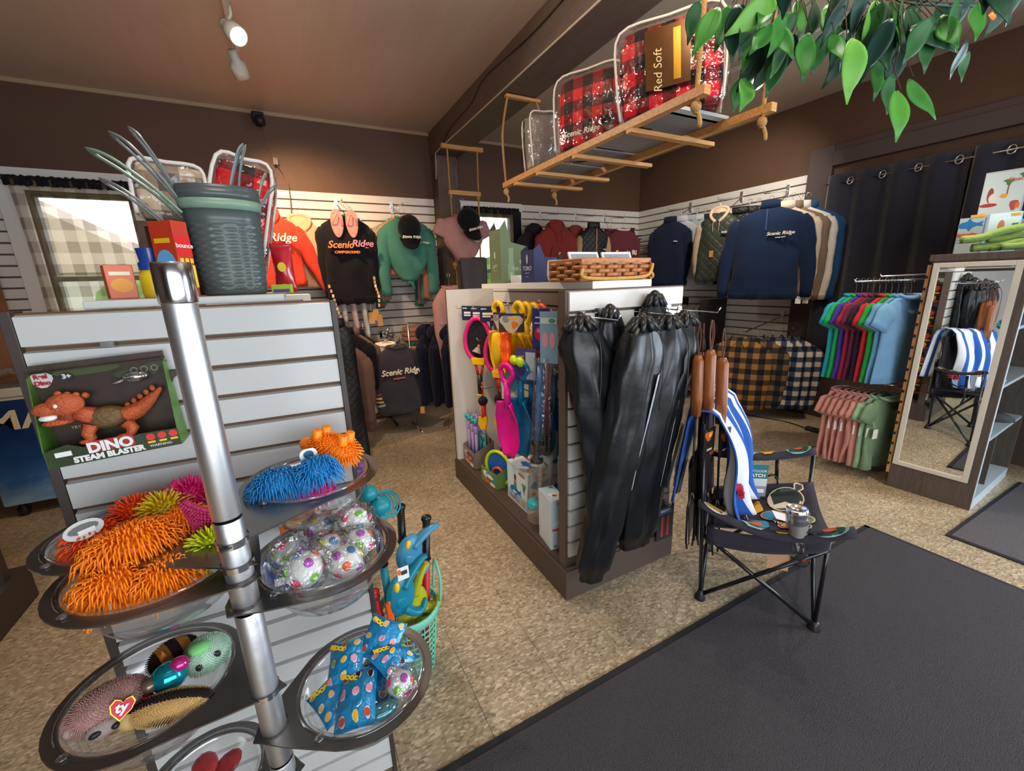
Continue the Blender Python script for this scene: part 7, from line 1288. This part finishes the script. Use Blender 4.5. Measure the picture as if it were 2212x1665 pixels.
# ---- on its shelves
for i in range(3):
    o=thing('rolled_towel','turquoise rolled towel, %s of the stack in the cabinet'%['lowest','middle','topmost'][i],'towel',cabpt(.19,-.33,.4705+.066*i),R(9.8),'turquoise rolled towels'); MB().tube([(-.10,0,.033),(-.095,0,.033),(.095,0,.033),(.10,0,.033)],[.02,.034,.034,.02],14,sq=.97).build('roll',mat('towel_turq','#2fbf9f',.9,var=.35,vs=60,bump=.5,bs=150),o)
o=thing('blue_scoop','bright blue plastic scoop standing on the cabinet floor shelf','toy',cabpt(.45,-.33,.0705),R(9.8)); MB().prism([(-.03,0),(.03,0),(.04,.09),(-.02,.11)],.03).build('scoop',BLU,o,bev=.008); MB().tube([(0,0,.10),(.015,0,.20)],.008,8).build('stem',BLU,o)
o=thing('pink_spade','pink and blue spade leaning behind the blue scoop','toy',cabpt(.50,-.25,.0705),R(9.8)); MB().tube([(0,0,0),(0,0,.26)],.008,8).build('stem',BLU,o); MB().ell((0,0,.28),(.03,.012,.025),10,7).build('grip',PNK,o)
carton('green_game_box','dull green box at the back of the lowest cabinet shelf','box',cabpt(.68,-.20,.0705),R(9.8),.22,.2,.36,'#5d6f4a',front=[(C('#7d8f5a'),rect(-.08,.2,.08,.32)),(C('#c9c2a0'),rect(-.06,.1,.06,.12))])
o=thing('dark_slipper','dark grey slipper on the middle cabinet shelf','shoe',cabpt(.55,-.32,.4705),R(30)); MB().rings([[(.045*s*math.cos(2*PI*j/16),.11*s2*math.sin(2*PI*j/16),zz) for j in range(16)] for zz,s,s2 in ((0,1,1),(.02,1.02,1.02),(.045,.8,.7),(.06,.55,.4))]).build('upper',plas('slipper','#2a2c30',.7),o); MB().rings([[(.047*math.cos(2*PI*j/16),.113*math.sin(2*PI*j/16),zz) for j in range(16)] for zz in (0,.01)]).build('sole',BLACKP,o)
o=thing('magazine','small tilted magazine on the upper cabinet shelf','magazine',cabpt(.26,-.30,.8105),R(30)); MB().bb((-.09,-.06,0),(.09,.06,.006)).build('pages',PAPER,o); MB().bb((-.09,-.06,.006),(.09,.06,.0075)).build('cover',C('#8a4a4a'),o)
# ---- power strip and cord on the floor by the right wall
o=thing('power_strip','black power strip with cord on the floor below the curtain','power strip',(4.30,1.95,0)); MB().bb((-.03,-.12,0),(.03,.12,.035)).build('housing',BLACKP,o,bev=.005); MB().tube(spline([(0,.12,.015),(.05,.35,.006),(-.05,.7,.006),(.1,1.0,.006),(.3,1.3,.006)],6),.005,6).build('cord',BLACKP,o)
for k in range(3): MB().bb((-.018,-.09+.07*k,.035),(.018,-.05+.07*k,.037)).build('socket',mat('socket_grey','#3a3a3c',.5),o)
# ================================================================ hanging rope shelf
SZ=2.205
sh=thing('hanging_shelf','pine rail shelf hung on ropes from the ceiling beam','shelf',(1.785,2.15,SZ))
RXL,RXR=-.228,.205; Y0,Y1=-.88,.88
for x in (RXL,RXR): MB().bb((x-.019,Y0,-.018),(x+.019,Y1,.018)).build('rail',PINE,sh,bev=.002)
for y in (-.47,-.03,.37,.68): MB().bb((RXL-.02,y-.022,-.038),(RXR+.13,y+.022,-.018)).build('cross_slat',PINE,sh,bev=.002)
for a,b in ((-.62,-.42),(-.38,-.08),(-.04,.24),(.28,.58),(.62,.80)): MB().bb((RXL+.0,a,.0185),(RXR,b,.0265)).build('shelf_panel',mat('panel_grey','#7c7674',.55),sh)
MB().bb((RXL+.02,-.66,.0185),(RXR,-.60,.033)).build('panel_edge',mat('panel_pale','#b5b8b4',.6),sh)
for x in (RXL,RXR):
    MB().tube(spline([(x,Y1-.02,-.07),(x+.002,Y1-.02,0),(x+.015*(1 if x<0 else -1),Y1+.04,.36),(x*.55+.0,Y1+.10,.66)],5),.0085,6).build('rope',ROPE,sh)
    MB().tube(spline([(x,Y0+.05,-.07),(x,Y0+.05,0),(x+.01,Y0+.05,.4),(x+.02,Y0+.05,CZ-SZ)],5),.0105,6).build('rope',ROPE,sh)
    for y in (Y1-.02,Y0+.05): MB().ell((x,y,-.045),(.022,.022,.024),8,6).tube(spline([(x,y,-.05),(x+.015,y-.01,-.09),(x+.005,y-.02,-.12)],3),.009,6).build('rope_knot',ROPE,sh)
MB().bb((-.15,Y1+.08,.635),(.15,Y1+.115,.655)).build('hang_bar',PINE,sh)
ZS=SZ+.0275
blanket('grey sherpa blanket in a clear bag at the far end of the hanging shelf',(1.66,2.66,ZS),(0,R(-3),R(-10)),.20,.16,.33,mat('sherpa_grey','#8c8880',.95,bump=1,bs=90,var=.3),fleece=True,scale=.8)
blanket('red buffalo check blanket with white fleece folds in the middle of the hanging shelf',(1.74,2.20,ZS),(R(-4),R(-2),R(-58)),.42,.24,.40,BUF,print_='Scenic Ridge')
b3=blanket('large red buffalo check blanket with gold label at the near end of the hanging shelf',(1.74,1.62,ZS),(R(0),R(-4),R(-50)),.48,.20,.38,BUF,fleece=False)
MB().bb((-.10,-.118,.10),(.09,-.112,.34)).build('gold_label',mat('label_gold','#5c3c1c',.25,.3,var=.4,vs=14),b3); MB().bb((.02,-.120,.12),(.05,-.118,.32)).build('label_band',mat('label_brass','#c9962a',.3,.4),b3); text('Red Soft',.05,mat('label_cream','#e8c88a',.5),b3,(-.045,-.121,.17),rot=(R(90),R(-90),0),ext=.0006,shear=.2)
# ================================================================ ceiling fixtures
LAMPW=mat('lamp_white','#c9c4b6',.4); 
def track_head(parent,loc,aim,lit,e=0,col=(1,.8,.6),ang=95,s=1.0):
    d=(Vector(aim)-Vector(loc)).normalized(); q=d.to_track_quat('-Z','Y').to_matrix().to_4x4(); q.translation=Vector(loc)-parent.location
    M=q
    MB().lathe([(.0,.10),(.028,.10),(.030,.085),(.030,.045),(.052,.018),(.052,-.055),(.047,-.055),(.046,.01),(.0,.02)],22,M=M).build('lamp_head',LAMPW,parent)
    top=Vector(loc)-parent.location; MB().tube([(top.x,top.y,CZ-.02-parent.location.z),(top.x,top.y,top.z+.085),tuple(M@Vector((0,0,.08)))],.009,8).build('swivel_arm',LAMPW,parent)
    bulb=mat('bulb_lit_%.2f'%col[2],col,.4,emit=14) if lit else mat('bulb_warm',(1,.55,.25),.4,emit=2.0)
    MB().ell((0,0,-.020),(.044,.044,.042),16,10,M=M).build('bulb',bulb,parent)
    if e: spot('track_spot',tuple(Vector(loc)+d*.075),aim,e,col,ang,.8,.045)
tr=thing('track_light','white ceiling track with swivel lamp heads over the left of the shop','track light',(-.09,3.2,CZ-.02)); MB().bb((-.018,-3.4,0),(.018,.62,.02)).build('track_rail',LAMPW,tr)
track_head(tr,(-.075,3.28,2.975),(.22,2.85,2.55),True,70,(1.0,.86,.70),120)
track_head(tr,(-.09,3.72,2.965),(.35,4.95,1.6),False,130,(1.0,.60,.32),95)
track_head(tr,(-.09,1.9,2.95),(.10,3.6,.4),False,80,(1.0,.74,.5),110)  # added head out of view, lights the floor towards the back
track_head(tr,(-.09,.9,2.95),(-.25,1.3,1.0),False,13,(1.0,.80,.6),110)  # added head out of view, brightens the bowls and near display
t2_=thing('track_light','white ceiling track with two bright lamp heads right of the beam','track light',(3.46,2.3,CZ-.02)); MB().bb((-.018,-2.6,0),(.018,1.6,.02)).build('track_rail',LAMPW,t2_)
track_head(t2_,(3.42,2.36,2.95),(3.0,1.6,2.2),True,30,(1.0,.95,.88),120)
track_head(t2_,(3.50,2.30,2.95),(4.7,3.6,1.7),True,70,(1.0,.90,.78),100)
track_head(t2_,(3.46,.9,2.95),(3.0,1.9,.3),False,75,(1.0,.82,.62),110)  # added head out of view, extra light on the right-hand floor
t3_=thing('track_light','added short ceiling track out of view above the leafy garland','track light',(1.2,-.4,CZ-.02)); MB().bb((-.018,-.7,0),(.018,1.6,.02)).build('track_rail',LAMPW,t3_)  # unseen track, put in to carry extra lamps
track_head(t3_,(1.2,.5,2.95),(1.5,1.3,.8),False,34,(1.0,.90,.78),110)  # added lamp that brightens the front of the centre gondola
track_head(t3_,(1.2,1.0,2.78),(2.1,1.5,3.12),False,26,(1.0,.70,.45),140)  # added unseen uplight, gives the warm glow on the ceiling
track_head(tr,(-.09,1.3,2.76),(.4,2.2,3.12),False,26,(1.0,.84,.70),150)  # added unseen uplight to lift the left part of the ceiling
track_head(t2_,(3.46,.2,2.78),(3.0,1.2,3.12),False,22,(1.0,.84,.72),150)  # added unseen uplight to lift the right part of the ceiling
# emergency lamp on the back wall with its cord
o=thing('spot_camera','small black twin lens device under the ceiling on the back wall','camera',(-.03,BY-.03,3.04)); MB().bb((-.05,-.02,-.02),(.05,.03,.07)).build('mount',BLACKP,o,bev=.012); MB().lathe([(.045,-.05),(.045,.0),(.03,.02)],16,cap=True,M=Matrix.Translation((.01,-.05,0))@Matrix.Rotation(R(60),4,'X')).build('lens_barrel',BLACKP,o); MB().lathe([(0,-.052),(.032,-.051),(.034,-.048)],16,M=Matrix.Translation((.01,-.05,0))@Matrix.Rotation(R(60),4,'X')).build('lens',mat('lens_grey','#8a8684',.2,.3),o)
MB().tube(spline([(.03,-.03,-.05),(.05,-.01,-.2),(.07,-.02,-.3),(.09,-.02,-.36),(.15,-.02,-.48),(.17,-.03,-.62),(.15,-.03,-.9)],6),.0045,6).build('cord',mat('cord_tan','#6a5444',.6),o); MB().bb((.07,-.04,-.38),(.11,-.01,-.32)).build('cord_plug',BLACKP,o)
# ================================================================ leafy garland with string lights
gl=thing('leaf_garland','artificial ficus garland with small lights hanging at the upper right','garland',(1.15,.56,2.1)); LF=[mat('leaf_%d'%i,c,.45,var=.25,vs=30,spec=.4) for i,c in enumerate(['#2a5c2c','#377a2c','#4f9434','#214a2c','#6aa83e','#1d4234'])]
def leafmesh(i):
    mb=MB(); L=.080; w=.047
    def fn(u,v):
        q=math.sin(PI*min(1,v*.97+.02))**.75*(1-.28*v); x=(u-.5)*w*q; return (x,.010*math.sin(v*3+i)-.10*abs(u-.5)*w*q*6*.25,-v*L-(.012 if v>.97 else 0))
    mb.grid(fn,6,10,th=.0006); m=mb.mesh('leaf',[LF[i]]); return m
LM=[leafmesh(i) for i in range(6)]
rnd=random.Random(5); stems=[]
def leaf(P,k,yaw,pitch,roll,s=1.0):
    o=bpy.data.objects.new('leaf',LM[k]); COL.objects.link(o); o.parent=gl; o.location=P-gl.location; o.rotation_euler=(pitch,roll,yaw); o.scale=(s,s,s); return o
# leaf base points (x, y, z), colour kind, turn, lean, size
LV=[(0.876,0.700,2.044,2,-0.3,0.5,1),(0.942,0.720,2.071,1,0.2,0.35,1),(1.041,0.721,2.052,1,0.1,0.3,1),(0.951,0.636,2.037,4,0.5,0.95,1.2),(1.058,0.680,2.058,3,-0.2,0.2,1.1),(1.039,0.637,2.037,0,0.3,0.4,1),(1.041,0.730,1.958,2,0.1,0.45,1.1),(1.061,0.714,2.021,5,-0.1,0.5,1.1),(1.115,0.732,2.020,3,0.2,0.4,1),(1.080,0.676,2.003,0,0.1,0.3,1.1),(1.144,0.701,2.045,5,-0.2,0.35,1),(1.208,0.715,2.045,1,0.3,0.15,0.9),(1.037,0.601,1.987,1,-0.1,0.1,1),(1.096,0.596,1.997,0,0.2,0.45,1),(1.126,0.652,2.085,3,0.4,0.3,1),(1.190,0.658,2.098,2,-0.3,-0.2,1),(1.023,0.521,1.927,4,0.05,0,1.15),(1.213,0.595,2.042,2,0.2,-0.2,1),(1.153,0.554,2.034,4,0.1,0,1.25),(1.166,0.531,1.977,3,0.3,0.6,1.1),(1.248,0.560,2.063,0,0.2,0.1,1.1),(1.276,0.546,1.985,5,-0.1,0.1,1),(1.278,0.566,1.976,1,0.1,0.1,0.95),(1.256,0.538,1.920,0,0.2,0.2,0.9),(1.156,0.478,1.854,2,0,-0.05,1),(1.182,0.471,1.878,1,0.3,-0.5,1),(1.219,0.506,1.985,3,0.1,-1,1.1),(1.417,0.540,2.095,3,0.1,-0.2,1.1),(1.489,0.539,2.103,0,0.4,0.2,1),(1.427,0.467,2.061,1,-0.1,0.2,0.9),(1.601,0.549,2.054,5,0.2,-0.3,0.8),(1.658,0.552,2.046,0,0.1,-0.2,0.7),(1.086,0.783,1.981,0,0.2,0.3,0.9),(1.282,0.651,2.121,5,0.2,-0.2,1.1),(1.331,0.544,2.078,0,-0.2,0.4,1),(0.927,0.797,2.113,0,0.3,0.2,0.9),(1.085,0.649,2.083,1,0.2,0.3,1),(1.149,0.619,2.091,3,0.2,0.1,1),(1.306,0.562,2.094,1,0.1,0.2,1.1),(1.471,0.516,2.109,5,0.1,0.1,1),(1.631,0.498,2.133,3,0.1,0.2,0.9)]
_e=random.Random(11)
for _ in range(34):
    t=_e.random(); LV.append((lerp(.90,1.38,t)+_e.uniform(-.03,.03),lerp(.66,.44,t)+_e.uniform(-.05,.05),2.03+_e.uniform(-.055,.045),_e.choice([0,0,1,3,3,5,5]),_e.uniform(-.9,.9),_e.uniform(-.5,.6),_e.uniform(.75,1.05)))
for x_,y_,z_,k,yw,ro,s in LV:
    P=Vector((x_,y_,z_)); leaf(P,k,R(-27)+yw,rnd.uniform(-.25,.25),ro,s*1.08); stems.append(P)
vine=[Vector(v) for v in ((0.908,0.825,2.176),(1.004,0.728,2.130),(1.106,0.644,2.102),(1.228,0.574,2.078),(1.335,0.541,2.073),(1.522,0.509,2.095),(1.691,0.466,2.130),(1.909,0.436,2.214))]
MB().tube([p-gl.location for p in spline(vine,5)],.005,6).build('main_vine',mat('vine_green','#1f3a28',.6),gl)
VP=spline(vine,8)
for i,P in enumerate(stems):
    q=min(VP,key=lambda v:(v-P).length); q=q+Vector((0,0,-.003)); mid=(P+q)/2+Vector((rnd.uniform(-.01,.01),rnd.uniform(-.01,.01),.012))
    if (P-q).length>.004: MB().tube([tuple(v-gl.location) for v in (q,mid,P)],.0011,4).build('twig',mat('twig_brown','#5a4030',.8),gl)
for x_,y_,z_ in ((1.280,0.531,2.019),(1.567,0.490,2.072)):
    P=Vector((x_,y_,z_))-gl.location; MB().lathe([(0,-.012),(.004,-.010),(.0045,.0),(.003,.006)],8,M=Matrix.Translation(P)@Matrix.Rotation(R(150),4,'X')).build('light_bulb',mat('bulb_red',(1.0,.12,.03),.3,emit=1.2),gl); MB().tube([tuple(P+Vector((0,0,.004))),tuple(P+Vector((.02,.0,.03)))],.0035,6).build('bulb_socket',mat('vine_green','#1f3a28',.6),gl)
for v in (vine[1],vine[4],vine[6]): MB().tube([tuple(v-gl.location),(v.x-gl.location.x,v.y-gl.location.y,CZ-gl.location.z)],.003,5).build('hanging_wire',BLACKP,gl)
